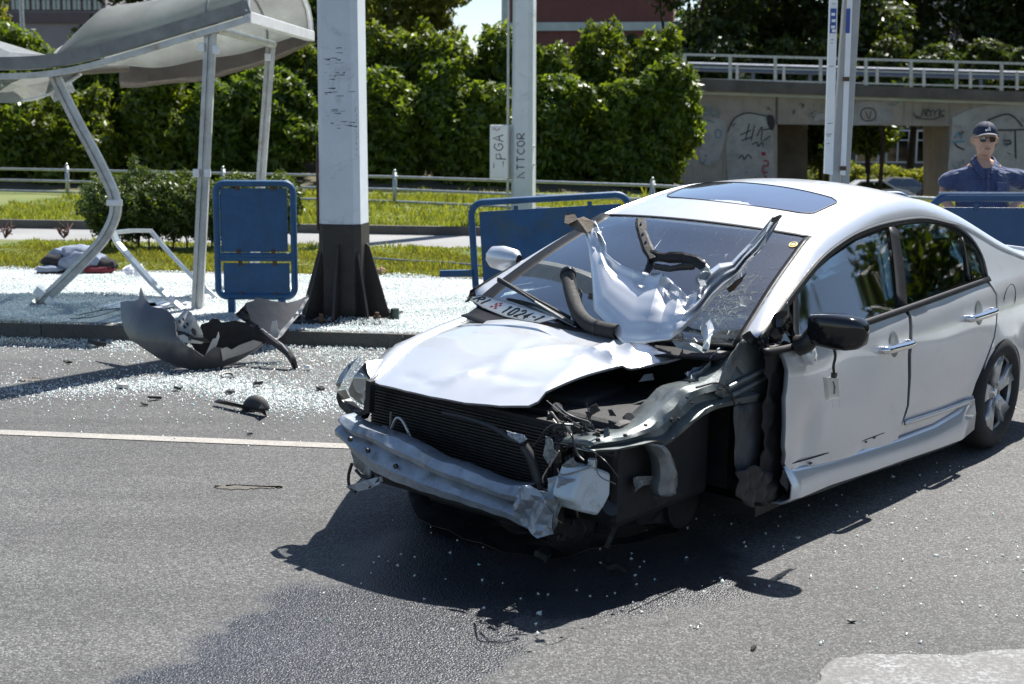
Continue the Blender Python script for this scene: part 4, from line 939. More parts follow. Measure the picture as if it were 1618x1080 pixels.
MB().tube([ws_pt(rt[0] + .018 * math.cos(a), rt[1] + .019 * math.sin(a), .006) for a in np.linspace(0, 6.283, 17)], .0012, 4).build('sticker_ring', M['rust'], dsk)
# ---- bonnet
_hx = [-1.1, -.9, -.82, -.75, -.6, -.4, -.2, 0, .15, .3]; _hz = [.50, .62, .672, .705, .762, .820, .862, .893, .910, .925]
def hoodz(x, y): return float(np.interp(x, _hx, _hz)) + .018 - .085 * (abs(y) / .75) ** 2.6
_hxs = np.linspace(-1.1, .3, 141); _hsm = np.convolve(np.pad(np.interp(_hxs, _hx, _hz), 6, 'edge'), np.ones(13) / 13, 'valid')
def hoodz(x, y): return float(np.interp(x, _hxs, _hsm)) + .018 - .085 * (abs(y) / .75) ** 2.6
def chood(u, v): return solve(u, v, lambda p: p[2] - hoodz(p[0], p[1]))
HP = [(583, 599), (600, 606), (640, 617), (680, 627), (735, 637), (790, 641), (835, 640), (850, 634), (862, 622), (905, 603), (960, 582), (1020, 570), (1075, 563), (1112, 553), (1090, 548), (1020, 540), (960, 528), (900, 517), (850, 506), (800, 494), (765, 482), (740, 473), (700, 492), (660, 516), (620, 551), (595, 583)]
HX = [chood(*p) for p in HP]
def seg(u0, v0, u1, v1, h, w):
    a, b_ = chood(u0, v0)[:2], chood(u1, v1)[:2]; return (a, b_, h, w)
RID = [seg(700, 612, 722, 598, .010, .02), seg(722, 600, 762, 585, .024, .022), seg(640, 590, 690, 612, -.010, .02), seg(790, 615, 850, 612, .012, .02), seg(650, 605, 700, 600, .008, .02), seg(760, 590, 840, 603, -.010, .03), seg(800, 560, 900, 545, .012, .05),
       seg(930, 552, 982, 578, .036, .020), seg(930, 552, 985, 538, .016, .02), seg(982, 578, 1110, 552, -.024, .024), seg(985, 540, 1000, 560, .034, .016), seg(1000, 560, 1110, 556, .014, .02),
       seg(880, 560, 935, 552, -.016, .03), seg(760, 570, 700, 590, -.010, .05), seg(820, 540, 780, 600, .008, .05), seg(900, 540, 860, 520, -.010, .03), seg(915, 548, 905, 590, .010, .028), seg(860, 620, 900, 585, .012, .03), seg(1040, 545, 1060, 562, -.016, .02)]
def crum(x, y, RL):
    z = 0
    for a, b_, h, w in RL:
        ab = b_ - a; t = max(0, min(1, ((x - a[0]) * ab[0] + (y - a[1]) * ab[1]) / (ab @ ab))); d = math.hypot(x - a[0] - ab[0] * t, y - a[1] - ab[1] * t)
        z += 1.2 * h * math.exp(-d / w) * (1 - .5 * abs(2 * t - 1))
    return z
bm = cut_sheet([(p[0], p[1]) for p in HX], 0, 1, .022)
for v in bm.verts:
    x, y = v.co.x, v.co.y; lft = max(0, (-y - .15)) 
    v.co.z = hoodz(x, y) + crum(x, y, RID) + .004 * math.sin(x * 7 + y * 5) + lft * .02 * math.sin(x * 12 + 1) - .018 * max(0, 1 - abs(x + .80) / .05)
bm.normal_update(); orient(bm, 2, 1); hood = finish(bm, 'bonnet', M['paint'], car, (.004, 0, -.010))
hood['label'] = 'buckled bonnet, creased towards its torn driver side corner'
# far fender and its remains
rows = []
for x in np.linspace(-.68, .22, 18):
    yg = np.interp(x, [-.8, -.7, -.3, .15, .25], [.50, .545, .645, .705, .715]); zg = hoodz(x, yg) + .002; ys = side_w(x, .7) - .10 * max(0, (-.5 - x)) / .3 * .8
    kk = min(1, max(.02, (x + .68) / .34)); ye = yg + (ys - yg) * kk
    rows.append([(x, yg + .006, zg), (x, yg + (ye - yg) * .45, zg - .008 * kk), (x, yg + (ye - yg) * .8, zg - .045 * kk), (x, ye, zg - .13 * kk), (x, ye + .008 * kk, zg - .25 * kk)])
ff = MB().grid(rows).build('far_fender', M['paint'], car, True, solid=.008)
rows = [[(x, side_w(x, z) - .015, z) for z in np.linspace(.36, .72, 6)] for x in np.linspace(.36, .44, 3)]
MB().grid(rows).build('fender_end', M['paint'], ff, True, solid=.008)
# headlight at the car's right front corner
HL = [(570, 560, .70), (555, 578, .745), (543, 598, .77), (535, 616, .775), (538, 628, .76), (552, 640, .71), (571, 650, .635), (577, 625, .62), (583, 600, .60), (573, 583, .635)]
hl = [cpl(u, v, 1, y) for u, v, y in HL]; cen = np.mean(hl, 0) + np.array([-.05, .02, .02])
mb = MB(); ring1 = [p * .55 + cen * .45 + np.array([-.018, .01, .01]) for p in hl]
mb.grid([[tuple(p) for p in hl + hl[:1]], [tuple(p) for p in ring1 + ring1[:1]], [tuple(cen)] * (len(hl) + 1)])
lens = mb.build('headlight', M['lens'], car, True)
hc = np.mean(hl, 0); hr2 = [(p - hc) * .80 + hc + np.array([.03, -.01, -.006]) for p in hl]; bk = [p + np.array([.08, -.02, 0]) for p in hr2]; MB().grid([[tuple(p) for p in hr2 + hr2[:1]], [tuple(p) for p in bk + bk[:1]], [tuple(np.mean(bk, 0))] * (len(hl) + 1)]).build('reflector', M['steel'], lens, True)
for (du, dv, rr_) in ((556, 606, .045), (566, 630, .035)):
    p = cpl(du, dv, 1, .70); p = p + np.array([.05, -.02, 0]); MB().tube([p + np.array([-.02, .005, 0]), p + np.array([.06, 0, 0])], [rr_, rr_ * .5], 18).build('bulb_housing', M['steel'], lens, True)
blk = [cpl(u, v, 1, y) for u, v, y in ((533, 618, .77), (540, 632, .75), (556, 648, .69), (572, 656, .63), (568, 664, .63), (550, 656, .70), (536, 642, .76), (531, 628, .78))]
MB().prism(blk, (.05, 0, 0)).build('broken_bumper_bracket', M['black'], car)
MB().prism([cpl(u, v, 0, -.74) for u, v in ((578, 600), (585, 603), (583, 652), (573, 655), (577, 628))], (.03, 0, 0)).build('headlight_trim', M['cavity'], car)
# ---- radiator pack
rad = MB().box((-.63, .10, .48), (.03, .98, .40)).build('radiator', M['cavity'], car)
mb = MB()
for k in range(30): mb.box((-.653, .10, .295 + k * .0128), (.012, .96, .0042))
M['fins'] = mat_plain('radiator_fins', (.05, .05, .052), .45, .5, .4, 20)
o = mb.build('cooling_fin', M['fins'], rad); o['kind'] = 'stuff'
mb = MB()
for y in (-.40,): MB().box((-.62, y, .47), (.04, .04, .36)).build('end_tank', M['black'], rad)
for z in (.682, .275): MB().bar((-.62, -.42, z), (-.62, .60, z), .04, .03).build('radiator_support', M['cavity'], rad)
# dark volumes behind the nose: engine, bulkhead, wheel house, floor
MB().box((-.20, -.08, .50), (.66, 1.08, .42)).build('engine', M['cavity'], car, bevel=.03)  # engine box widened to keep sunlight from passing through the bay
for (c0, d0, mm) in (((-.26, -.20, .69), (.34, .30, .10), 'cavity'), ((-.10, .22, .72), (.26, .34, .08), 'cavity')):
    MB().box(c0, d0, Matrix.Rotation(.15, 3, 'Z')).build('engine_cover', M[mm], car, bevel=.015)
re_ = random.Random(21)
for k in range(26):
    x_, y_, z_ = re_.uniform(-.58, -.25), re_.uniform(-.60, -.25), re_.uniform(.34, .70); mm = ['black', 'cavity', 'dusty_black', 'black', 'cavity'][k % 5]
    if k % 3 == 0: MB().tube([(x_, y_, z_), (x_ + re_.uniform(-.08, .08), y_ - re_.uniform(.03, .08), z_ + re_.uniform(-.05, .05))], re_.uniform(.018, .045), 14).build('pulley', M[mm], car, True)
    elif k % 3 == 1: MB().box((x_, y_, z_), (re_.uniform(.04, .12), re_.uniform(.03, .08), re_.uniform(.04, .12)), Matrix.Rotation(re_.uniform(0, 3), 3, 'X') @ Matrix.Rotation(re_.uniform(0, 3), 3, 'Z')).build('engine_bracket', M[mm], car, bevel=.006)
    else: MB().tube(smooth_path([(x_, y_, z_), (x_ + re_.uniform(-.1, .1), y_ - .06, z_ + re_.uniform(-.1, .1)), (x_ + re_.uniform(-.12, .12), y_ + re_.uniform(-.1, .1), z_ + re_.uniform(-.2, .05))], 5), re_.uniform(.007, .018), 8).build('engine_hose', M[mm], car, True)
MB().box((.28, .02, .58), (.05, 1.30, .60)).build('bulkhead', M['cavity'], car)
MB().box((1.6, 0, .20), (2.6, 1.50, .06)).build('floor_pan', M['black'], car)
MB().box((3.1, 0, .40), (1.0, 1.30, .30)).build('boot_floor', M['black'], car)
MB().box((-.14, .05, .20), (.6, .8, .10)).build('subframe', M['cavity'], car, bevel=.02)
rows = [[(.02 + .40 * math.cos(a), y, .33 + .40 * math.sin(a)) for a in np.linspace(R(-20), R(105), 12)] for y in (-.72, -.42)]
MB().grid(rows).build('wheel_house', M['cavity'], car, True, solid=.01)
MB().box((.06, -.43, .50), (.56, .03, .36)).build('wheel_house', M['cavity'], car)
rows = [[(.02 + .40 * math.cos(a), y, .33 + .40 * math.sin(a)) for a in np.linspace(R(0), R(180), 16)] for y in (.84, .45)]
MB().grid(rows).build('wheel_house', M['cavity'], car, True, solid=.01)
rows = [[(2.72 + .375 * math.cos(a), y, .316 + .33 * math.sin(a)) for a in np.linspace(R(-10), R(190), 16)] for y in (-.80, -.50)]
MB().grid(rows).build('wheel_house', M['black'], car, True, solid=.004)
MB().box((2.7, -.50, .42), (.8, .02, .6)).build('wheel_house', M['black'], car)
# ---- wheels
def wheel(name, x, y, z, side, steer=0, label=None):
    w = empty(name, (x, y, z)); w.parent = car; w.rotation_euler = (0, 0, steer)
    s = side; prof = [(.200, .09), (.215, .105), (.25, .112), (.285, .105), (.305, .085), (.313, .05), (.316, 0), (.313, -.05), (.305, -.085), (.285, -.105), (.25, -.11), (.205, -.10)]
    rows = [[(r * math.cos(a), s * o_, r * math.sin(a)) for r, o_ in prof] for a in np.linspace(0, 2 * math.pi, 49)]
    MB().grid(rows).build('tyre', M['rubber'], w, True)
    lip = [(.224, .086), (.221, .101), (.213, .102), (.205, .088), (.200, .074)]
    rows = [[(r * math.cos(a), s * o_, r * math.sin(a)) for r, o_ in lip] for a in np.linspace(0, 2 * math.pi, 49)]
    MB().grid(rows).build('rim', M['alloy'], w, True)
    rows = [[(r * math.cos(a), s * o_, r * math.sin(a)) for r, o_ in ((.200, .074), (.193, .04), (.19, -.09))] for a in np.linspace(0, 2 * math.pi, 49)]
    MB().grid(rows).build('rim_barrel', M['fins'], w, True)
    MB().tube([(0, s * -.02, 0), (0, s * .0, 0)], .15, 28).build('brake_disc', M['steel'], w)
    MB().tube([(0, s * .04, 0), (0, s * .072, 0)], [.062, .052], 24).build('hub', M['alloy'], w, True)
    sp = MB()
    for sg in (-1, 1):
        pass
    for k in range(5):
        a = R(90 + 72 * k + 8); ca, sa = math.cos(a), math.sin(a)
        def P(r, q, o_): return (r * ca - q * sa, s * o_, r * sa + q * ca)
        mb = MB(); mb.grid([[P(.030, -.034, .050), P(.030, -.020, .074), P(.030, 0, .068), P(.030, .020, .074), P(.030, .034, .050)], [P(.12, -.043, .058), P(.12, -.033, .086), P(.12, 0, .074), P(.12, .033, .086), P(.12, .043, .058)],
                            [P(.206, -.062, .065), P(.206, -.050, .095), P(.206, 0, .084), P(.206, .050, .095), P(.206, .062, .065)]]); mb.build('spoke', M['alloy'], w, True, solid=.012)
        an = a + R(36); MB().tube([(.042 * math.cos(an), s * .066, .042 * math.sin(an)), (.042 * math.cos(an), s * .084, .042 * math.sin(an))], .0085, 6).build('wheel_nut', M['steel'], w)
    MB().tube([(0, s * .07, 0), (0, s * .080, 0)], [.024, .020], 18).build('centre_cap', M['chrome'], w, True)
    if label: w['label'] = label
    return w
wheel('wheel', 2.70, -.765, .316, -1); wheel('wheel', 2.70, .765, .268, 1); wheel('wheel', .05, .765, .30, 1, R(8))
# ---- bumper beam
top = [(539, 657), (556, 668), (582, 679), (626, 694), (664, 713), (690, 728), (720, 737), (752, 750), (793, 766), (831, 769)]
mid = [(535, 668), (556, 690), (584, 700), (620, 722), (650, 735), (685, 752), (720, 766), (755, 778), (795, 792), (838, 805)]
bot = [(530, 686), (553, 708), (570, 726), (600, 750), (640, 766), (689, 782), (720, 792), (760, 804), (800, 818), (846, 842)]
def beamx(i, n): return -.80 - .075 * math.sin(math.pi * (i + .8) / (n + .5))
rows = []
def rs2(L_, n=48):
    P = resample([(u, v, 0) for u, v in L_], n); return [(p[0], p[1]) for p in P]
T_, M_, B_ = rs2(top), rs2(mid), rs2(bot); n = len(T_)
for i in range(n):
    x = beamx(i, n); cw = .007 * math.sin(i * .8) * math.sin(i * .37); 
    t, m_, b2 = cpl(*T_[i], 0, x), cpl(*M_[i], 0, x), cpl(*B_[i], 0, x)
    e = np.array([1., 0, 0]); f = t * .55 + m_ * .45; g = m_ * .45 + b2 * .55
    rows.append([tuple(t + e * .075), tuple(t + e * (.008 + cw)), tuple(f - e * (.012 + cw * .7)), tuple(t * .25 + m_ * .75 - e * .004), tuple(m_ + e * (.028 + cw)), tuple(m_ * .75 + b2 * .25 + e * .006), tuple(g - e * (.012 - cw * .8)), tuple(b2 + e * (.0 + cw)), tuple(b2 + e * .075)])
beam = MB().grid(rows).build('bumper_beam', M['bare'], car, True, solid=.003)
beam.data.set_sharp_from_angle(angle=R(20)); beam['label'] = 'dented bare aluminium bumper beam hanging askew across the nose'
for u, v in ((624, 737), (580, 712), (552, 694)):
    p = cpl(u, v, 0, -.885); MB().tube([p, p + np.array([.01, 0, 0])], .011, 8).build('bolt_hole', M['black'], beam)
# torn end of the beam: foil-like crumple
def crumpled(name, pts, plane, mat, amp=.02, d=.02, seed=0, parent=None, grid=7, label=None, solid=.003, soft=False):
    """outline in the picture, put on a plane of the car, skin thrown into small folds"""
    r = random.Random(seed); Q = [cpl(u, v, *plane) for u, v in pts]; ax = plane[0]; a0, a1 = [k for k in range(3) if k != ax]
    bm = cut_sheet([(q[a0], q[a1]) for q in Q], a0, a1, max(.008, max(max(q[a] for q in Q) - min(q[a] for q in Q) for a in (a0, a1)) / grid))
    ph = [r.uniform(0, 6) for _ in range(6)]; fr = [r.uniform(25, 70) for _ in range(6)]
    for v_ in bm.verts:
        a, b_ = v_.co[a0], v_.co[a1]; h = math.sin(a * fr[0] + ph[0] + 2 * math.sin(b_ * fr[1] * .5)) * .5 + abs(math.sin(a * fr[2] * .6 + b_ * fr[3] * .8 + ph[2])) * .6 + (0 if soft else r.uniform(-.25, .25))
        v_.co[ax] = plane[1] + h * amp * .5
    bm.normal_update(); me = bpy.data.meshes.new(name); bm.to_mesh(me); bm.free(); o = link(name, me, mat, parent or car, soft)
    s = o.modifiers.new('s', 'SOLIDIFY'); s.thickness = solid; s.offset = 0
    if label: o['label'] = label
    return o
crumpled('crumpled_beam_end', [(815, 772), (832, 768), (845, 776), (860, 790), (868, 815), (870, 845), (850, 850), (838, 838), (820, 832), (812, 815)], (0, -.86), M['bare'], .05, seed=1, grid=9)
crumpled('crumpled_beam_end', [(842, 772), (868, 780), (882, 800), (876, 830), (868, 842), (856, 812)], (0, -.83), M['paint_worn'], .04, seed=2, grid=8)
crumpled('crash_box', [(553, 708), (572, 728), (600, 752), (592, 762), (575, 756), (556, 735)], (0, -.78), M['paint_worn'], .03, seed=3)
crumpled('bracket_or_light_gap', [(547, 768), (560, 764), (590, 755), (604, 752), (606, 760), (585, 772), (566, 776), (552, 774)], (0, -.80), M['bare'], .02, seed=4)
for pts in ([(556, 732), (551, 750), (552, 768), (562, 777)], [(562, 742), (572, 752), (586, 754), (588, 742)], [(590, 745), (600, 756), (584, 770)]):
    MB().tube(smooth_path([cpl(u, v, 0, -.79) for u, v in pts], 5), .007, 6).build('cable', M['black'], car, True)
pp = smooth_path([cpl(u, v, 0, -.735) for u, v in ((606, 683), (616, 682), (624, 664), (630, 660), (638, 668), (648, 690), (644, 696), (626, 697))], 6)
MB().tube(pp, .006, 8).build('bent_pipe', M['tube_metal'], car, True)
MB().box(tuple(cpl(609, 680, 0, -.72)), (.03, .04, .04)).build('pipe_union', M['tube_metal'], car, bevel=.006)
MB().tube([cpl(618, 650, 0, -.70), cpl(617, 684, 0, -.70)], .006, 6).build('bent_pipe', M['wire'], car)
# condenser edge torn free with its white comb of fins
MB().tube(smooth_path([cpl(u, v, 0, -.74) for u, v in ((700, 652), (740, 661), (780, 676), (810, 695), (830, 700))], 5), .011, 8).build('radiator_rail', M['black'], car, True)
crumpled('bent_fin_comb', [(800, 680), (826, 688), (832, 694), (822, 700), (806, 690)], (0, -.76), M['bare'], .02, seed=5, grid=12)
MB().tube(smooth_path([cpl(u, v, 0, -.72) for u, v in ((828, 705), (840, 725), (850, 755), (852, 772))], 5), [.022] * 16, 10).build('coolant_hose', M['black'], car, True)
# ---- near-side inner structure
rail_t = [(1150, 569), (1135, 585), (1112, 603), (1077, 613), (1057, 633), (1027, 660), (1003, 676), (970, 686), (933, 692), (921, 702)]
rail_b = [(1200, 632), (1163, 637), (1127, 645), (1100, 660), (1067, 688), (1047, 702), (1020, 700), (985, 708), (945, 712), (925, 712)]
TA, BA = rs2(rail_t, 30), rs2(rail_b, 30); rows = []
for i in range(30):
    y = -.735 + .10 * (i / 29) ** 2; t, b2 = cpl(*TA[i], 1, y + .03), cpl(*BA[i], 1, y); dd = (b2 - t)
    jj = .006 * math.sin(i * 1.3)
    rows.append([tuple(t + np.array([0, .10, -.01])), tuple(t), tuple(t + dd * .12 + np.array([0, -.022 + jj, 0])), tuple(t + dd * .30 + np.array([0, -.026, 0])), tuple(t + dd * .36 + np.array([0, .012, 0])), tuple(t + dd * .72 + np.array([0, .010 - jj, 0])), tuple(t + dd * .80 + np.array([0, -.030 - jj, 0])), tuple(b2 + np.array([0, -.012, 0])), tuple(b2 + np.array([0, .05, .0]))])
apron = MB().grid(rows).build('wing_rail', M['rail'], car, True, solid=.003); apron.data.set_sharp_from_angle(angle=R(24)); apron['label'] = 'exposed grey green inner wing rail curving over the empty wheel arch'
for u, v, s in ((1064, 664, .010), (1075, 662, .006), (1096, 637, .004), (1088, 628, .004), (1022, 672, .005), (990, 688, .006), (947, 695, .007), (1140, 615, .004), (1118, 622, .004)):
    p = cpl(u, v, 1, -.757); MB().tube([p, p + np.array([0, .012, 0])], s, 8).build('drill_hole', M['black'], apron)
crumpled('cowl_side_panel', [(1140, 592), (1150, 566), (1166, 543), (1186, 528), (1200, 545), (1212, 575), (1216, 604), (1206, 633), (1163, 640), (1130, 622)], (1, -.735), M['rail'], .012, seed=11, grid=14, soft=True)
for k in range(2):
    MB().tube([cpl(1150 + k * 6, 612 + k * 12, 1, -.75), cpl(1205 + k * 4, 585 + k * 12, 1, -.75)], .009, 8).build('pressed_rib', M['paint_worn'], car, True)
crumpled('cowl_side_panel', [(1128, 560), (1150, 545), (1165, 543), (1150, 570), (1120, 603), (1095, 610), (1085, 600), (1110, 585)], (1, -.66), M['rail'], .04, seed=12, grid=16, soft=True)
crumpled('hinge_pillar', [(1160, 642), (1208, 633), (1206, 700), (1200, 745), (1176, 770), (1162, 735)], (1, -.745), mat_plain('dirty_primer', (.10, .105, .105), .6, .2, .3, 7, .2, 30, (.03, .03, .03), .5), .012, seed=13, grid=14, soft=True)
crumpled('torn_wing_liner', [(1205, 548), (1228, 540), (1242, 560), (1246, 592), (1240, 612), (1244, 640), (1238, 690), (1242, 742), (1250, 770), (1236, 785), (1212, 800), (1186, 800), (1196, 770), (1206, 720), (1210, 640), (1214, 600)], (1, -.80), M['cavity'], .035, seed=14, grid=22, soft=True)
crumpled('torn_wing_liner', [(1165, 748), (1196, 735), (1228, 752), (1236, 775), (1218, 796), (1184, 802), (1168, 785)], (1, -.82), M['black'], .05, seed=15, grid=16, soft=True)
crumpled('torn_wing_liner', [(1238, 742), (1250, 748), (1256, 765), (1244, 778), (1236, 760)], (1, -.86), M['dusty_black'], .03, seed=16, grid=6)
# black mirror triangle and shredded trim at the pillar foot
crumpled('pillar_trim', [(1204, 552), (1206, 533), (1232, 498), (1252, 470), (1256, 540), (1230, 556), (1212, 562)], (1, -.800), M['black_gloss'], .05, seed=17, grid=9)
crumpled('pillar_trim', [(1172, 530), (1186, 522), (1198, 540), (1190, 545), (1178, 536)], (1, -.76), M['black'], .02, seed=18)
# drooping bracket
TA, BA = rs2([(1027, 700), (1040, 722), (1044, 750), (1040, 776), (1047, 785)], 14), rs2([(1047, 702), (1062, 722), (1069, 747), (1070, 766), (1066, 774)], 14); rows = []
for i in range(14):
    a, b2 = cpl(*TA[i], 1, -.70), cpl(*BA[i], 1, -.70); e = np.array([0, -.02 - .006 * math.sin(i), 0]); rows.append([tuple(a + np.array([0, .04, 0])), tuple(a), tuple(a * .7 + b2 * .3 + e), tuple(a * .3 + b2 * .7 + e), tuple(b2), tuple(b2 + np.array([0, .04, 0]))])
MB().grid(rows).build('hanging_bracket', M['paint_worn'], car, True, solid=.003)
crumpled('bracket_or_light_gap', [(1004, 755), (1036, 750), (1042, 762), (1018, 768), (1006, 778)], (1, -.66), M['paint_worn'], .03, seed=19)
crumpled('bracket_or_light_gap', [(880, 680), (905, 668), (930, 666), (934, 680), (915, 688)], (1, -.45), M['paint_worn'], .03, seed=20)
crumpled('bracket_or_light_gap', [(862, 757), (880, 752), (905, 758), (900, 780), (878, 790), (862, 778)], (0, -.80), M['bare'], .035, seed=21, grid=8)
crumpled('bracket_or_light_gap', [(858, 690), (872, 695), (878, 716), (868, 738), (858, 720)], (0, -.78), M['paint_worn'], .03, seed=22)
crumpled('bracket_or_light_gap', [(888, 735), (905, 722), (912, 738), (898, 742)], (0, -.76), M['paint_worn'], .02, seed=23)
crumpled('bracket_or_light_gap', [(1020, 592), (1032, 590), (1034, 600), (1010, 603)], (1, -.40), M['airbag'], .01, seed=24)  # pale sheet stands for a bright opening in the engine bay
crumpled('bracket_or_light_gap', [(974, 610), (980, 612), (981, 636), (975, 634)], (1, -.30), M['airbag'], .01, seed=25)
crumpled('bonnet_hinge', [(1085, 590), (1112, 578), (1128, 585), (1150, 560), (1158, 568), (1130, 600), (1095, 606)], (1, -.62), M['bare'], .05, seed=26, grid=9)
# washer tank
tk = [cpl(u, v, 1, -.62) for u, v in ((922, 739), (936, 736), (966, 747), (965, 782), (955, 801), (945, 815), (916, 808), (913, 797), (904, 792), (910, 768))]
tank = MB().prism(tk, (0, .10, 0)).build('washer_tank', M['tank'], car, True, bevel=.012); tank['label'] = 'milky blue washer tank hanging loose'
p = cpl(936, 733, 1, -.58); MB().tube([p + np.array([0, 0, -.02]), p + np.array([0, 0, .02])], .017, 10).build('tank_cap', M['white_plastic'], tank)
# dark lower clutter: sub-frame arm, drive shaft, hanging under-tray
MB().tube([(.10, -.46, .24), (.10, -.52, .24)], .12, 20).build('brake_disc', M['cavity'], car)
crumpled('under_tray', [(640, 775), (760, 812), (850, 846), (900, 862), (1000, 850), (1080, 825), (1070, 842), (960, 868), (870, 886), (760, 862), (660, 822)], (2, .06), M['black'], .03, seed=30, grid=12)
crumpled('under_tray', [(985, 790), (1040, 800), (1090, 812), (1060, 826), (1010, 830)], (1, -.50), M['cavity'], .05, seed=31)
# loose wiring
rw = random.Random(12); mbA, mbB = MB(), MB()
ends = [((866, 650), (905, 690)), ((850, 700), (900, 670)), ((900, 690), (930, 720)), ((870, 640), (930, 660)), ((880, 720), (860, 760)), ((905, 760), (918, 810)), ((862, 790), (872, 840)), ((900, 655), (916, 680)), ((935, 640), (945, 690)), ((880, 745), (930, 735)), ((865, 735), (905, 700)), ((890, 770), (885, 830)), ((935, 712), (970, 760)), ((870, 700), (950, 705)), ((855, 770), (905, 765)), ((915, 810), (905, 850))]
for k in range(34):
    e = ends[k % len(ends)]; x_ = rw.uniform(-.82, -.58); j = lambda s=9: rw.uniform(-s, s)
    pts = [cpl(e[0][0] + j(), e[0][1] + j(), 0, x_), cpl((e[0][0] + e[1][0]) / 2 + j(16), (e[0][1] + e[1][1]) / 2 + j(16), 0, x_ - rw.uniform(0, .06)), cpl(e[1][0] + j(), e[1][1] + j(), 0, x_)]
    MB().tube(smooth_path(pts, 5), rw.choice([.0012, .0016, .0022, .003, .0045]), 6).build('loose_wire', M[['wire', 'black', 'black', 'black', 'copper', 'black', 'black'][k % 7]], car, True)
for k in range(34):
    u, v = rw.choice([(rw.uniform(840, 905), rw.uniform(640, 850)), (rw.uniform(880, 960), rw.uniform(640, 700))]); crumpled('metal_scrap', [(u, v), (u + rw.uniform(6, 14), v + rw.uniform(-6, 4)), (u + rw.uniform(8, 16), v + rw.uniform(6, 14)), (u + rw.uniform(-2, 5), v + rw.uniform(8, 16))], (0, rw.uniform(-.78, -.6)), M[['black', 'cavity', 'dusty_black', 'black', 'rail'][k % 5]], .03, seed=60 + k, grid=4)
MB().tube(smooth_path([cpl(u, v, 1, -.77) for u, v in ((1100, 612), (1135, 605), (1155, 622), (1162, 640), (1170, 636))], 5), .004, 6).build('brake_pipe', M['black'], car, True)
# ---- door mirrors
mc = cpl(1322, 523, 1, -1.0); ax = Vector((.16, -1, .02)).normalized()
rows = []
for t, ry, rz, ox in ((-.118, .034, .044, .02), (-.112, .050, .060, .01), (-.06, .060, .068, .0), (0, .064, .072, 0), (.06, .062, .071, .0), (.100, .052, .062, .004), (.122, .034, .044, .008), (.130, .016, .022, .010), (.132, .002, .002, .012)):
    rows.append([(mc[0] + ox + ry * math.copysign(abs(math.cos(a)) ** .5, math.cos(a)), mc[1] - t, mc[2] + rz * math.copysign(abs(math.sin(a)) ** .5, math.sin(a)) + t * .02) for a in np.linspace(0, 6.283, 25)])
mir = MB().grid(rows).build('door_mirror', M['black_gloss'], car, True); mir['label'] = 'door mirror stripped of its cover, indicator lamp dangling on a wire'
q = cpl(1276, 540, 1, -.88); MB().tube(smooth_path([q + np.array([0, .04, -.02]), q, (mc + np.array([0, .10, -.01]))], 4), [.045, .043, .042, .040, .040, .038, .036, .034, .03][:9], 12).build('mirror_arm', M['black'], mir, True)
q = cpl(1277, 560, 1, -.86); rows = [[(q[0] + a_ * math.cos(a), q[1] + dy, q[2] + dz + b_ * math.sin(a)) for a in np.linspace(0, 6.283, 17)] for a_, b_, dy, dz in ((.004, .004, -.034, -.018), (.022, .03, -.032, -.012), (.034, .042, -.018, 0), (.038, .046, 0, .004), (.03, .04, .02, .01))]
MB().grid(rows).build('mirror_foot', M['paint'], mir, True)
MB().tube(smooth_path([cpl(u, v, 1, -1.0) for u, v in ((1317, 548), (1320, 562), (1317, 578), (1318, 590))], 5), .006, 8).build('dangling_wire', M['black'], mir, True)
p = cpl(1318, 592, 1, -1.0); MB().box(tuple(p), (.02, .018, .022)).build('connector', M['black'], mir)
q = [cpl(u, v, 1, -1.0) for u, v in ((1307, 597), (1325, 595), (1328, 628), (1311, 633))]; m, nt, b = nodes('clear_indicator_plastic'); b.inputs['Base Color'].default_value = (.55, .55, .5, 1); b.inputs['Roughness'].default_value = .15; b.inputs['Alpha'].default_value = .62; b.inputs['Transmission Weight'].default_value = .3
lam = MB().prism(q, (0, .022, 0)).build('indicator_lamp', m, mir, bevel=.004)
MB().tube([cpl(1317, 603, 1, -1.002), cpl(1319, 612, 1, -1.002), cpl(1318, 622, 1, -1.002)], .004, 6).build('bulb', M['wire'], lam, True)
for u in (1315, 1326): MB().tube([cpl(u, 630, 1, -1.0), cpl(u + 1, 643, 1, -1.0)], .0015, 4).build('lamp_prong', M['white_plastic'], lam)
mr = cpl(796, 408, 1, .93); rows = [[(mr[0] + .05 * k * math.cos(a) + ox, mr[1] + t, mr[2] + .058 * k * math.sin(a)) for a in np.linspace(0, 6.283, 21)] for t, k, ox in ((-.10, .5, 0), (-.08, .9, 0), (0, 1.1, 0), (.07, .95, 0), (.10, .5, 0), (.105, .02, 0))]
MB().grid(rows).build('door_mirror', M['paint'], car, True)
# ---- interior
for s in (-1, 1):
    st_ = empty('seat', (1.25, s * .36, .30)); st_.parent = car
    MB().box((.0, 0, .14), (.50, .48, .16)).build('cushion', M['seat'], st_, True, bevel=.05)
    MB().box((.30, 0, .46), (.14, .46, .58), Matrix.Rotation(.28, 3, 'Y')).build('backrest', M['seat'], st_, True, bevel=.05)
    MB().box((.42, 0, .84), (.10, .25, .17), Matrix.Rotation(.2, 3, 'Y')).build('headrest', M['seat'], st_, True, bevel=.04)
MB().box((2.25, 0, .50), (.5, 1.2, .25)).build('rear_seat', M['seat'], car, True, bevel=.06)
MB().box((2.52, 0, .80), (.14, 1.15, .50), Matrix.Rotation(.3, 3, 'Y')).build('rear_seat', M['seat'], car, True, bevel=.05)
rows = [[(x, y, z - .03 * (y / .66) ** 2) for y in np.linspace(-.68, .68, 13)] for x, z in ((.08, .90), (.25, .915), (.42, .915), (.55, .89), (.62, .82), (.60, .62))]
dash = MB().grid(rows).build('dashboard', M['dash'], car, True, solid=.01)
MB().box((.50, -.36, .915), (.2, .34, .07)).build('instrument_hood', M['dash'], dash, True, bevel=.02)
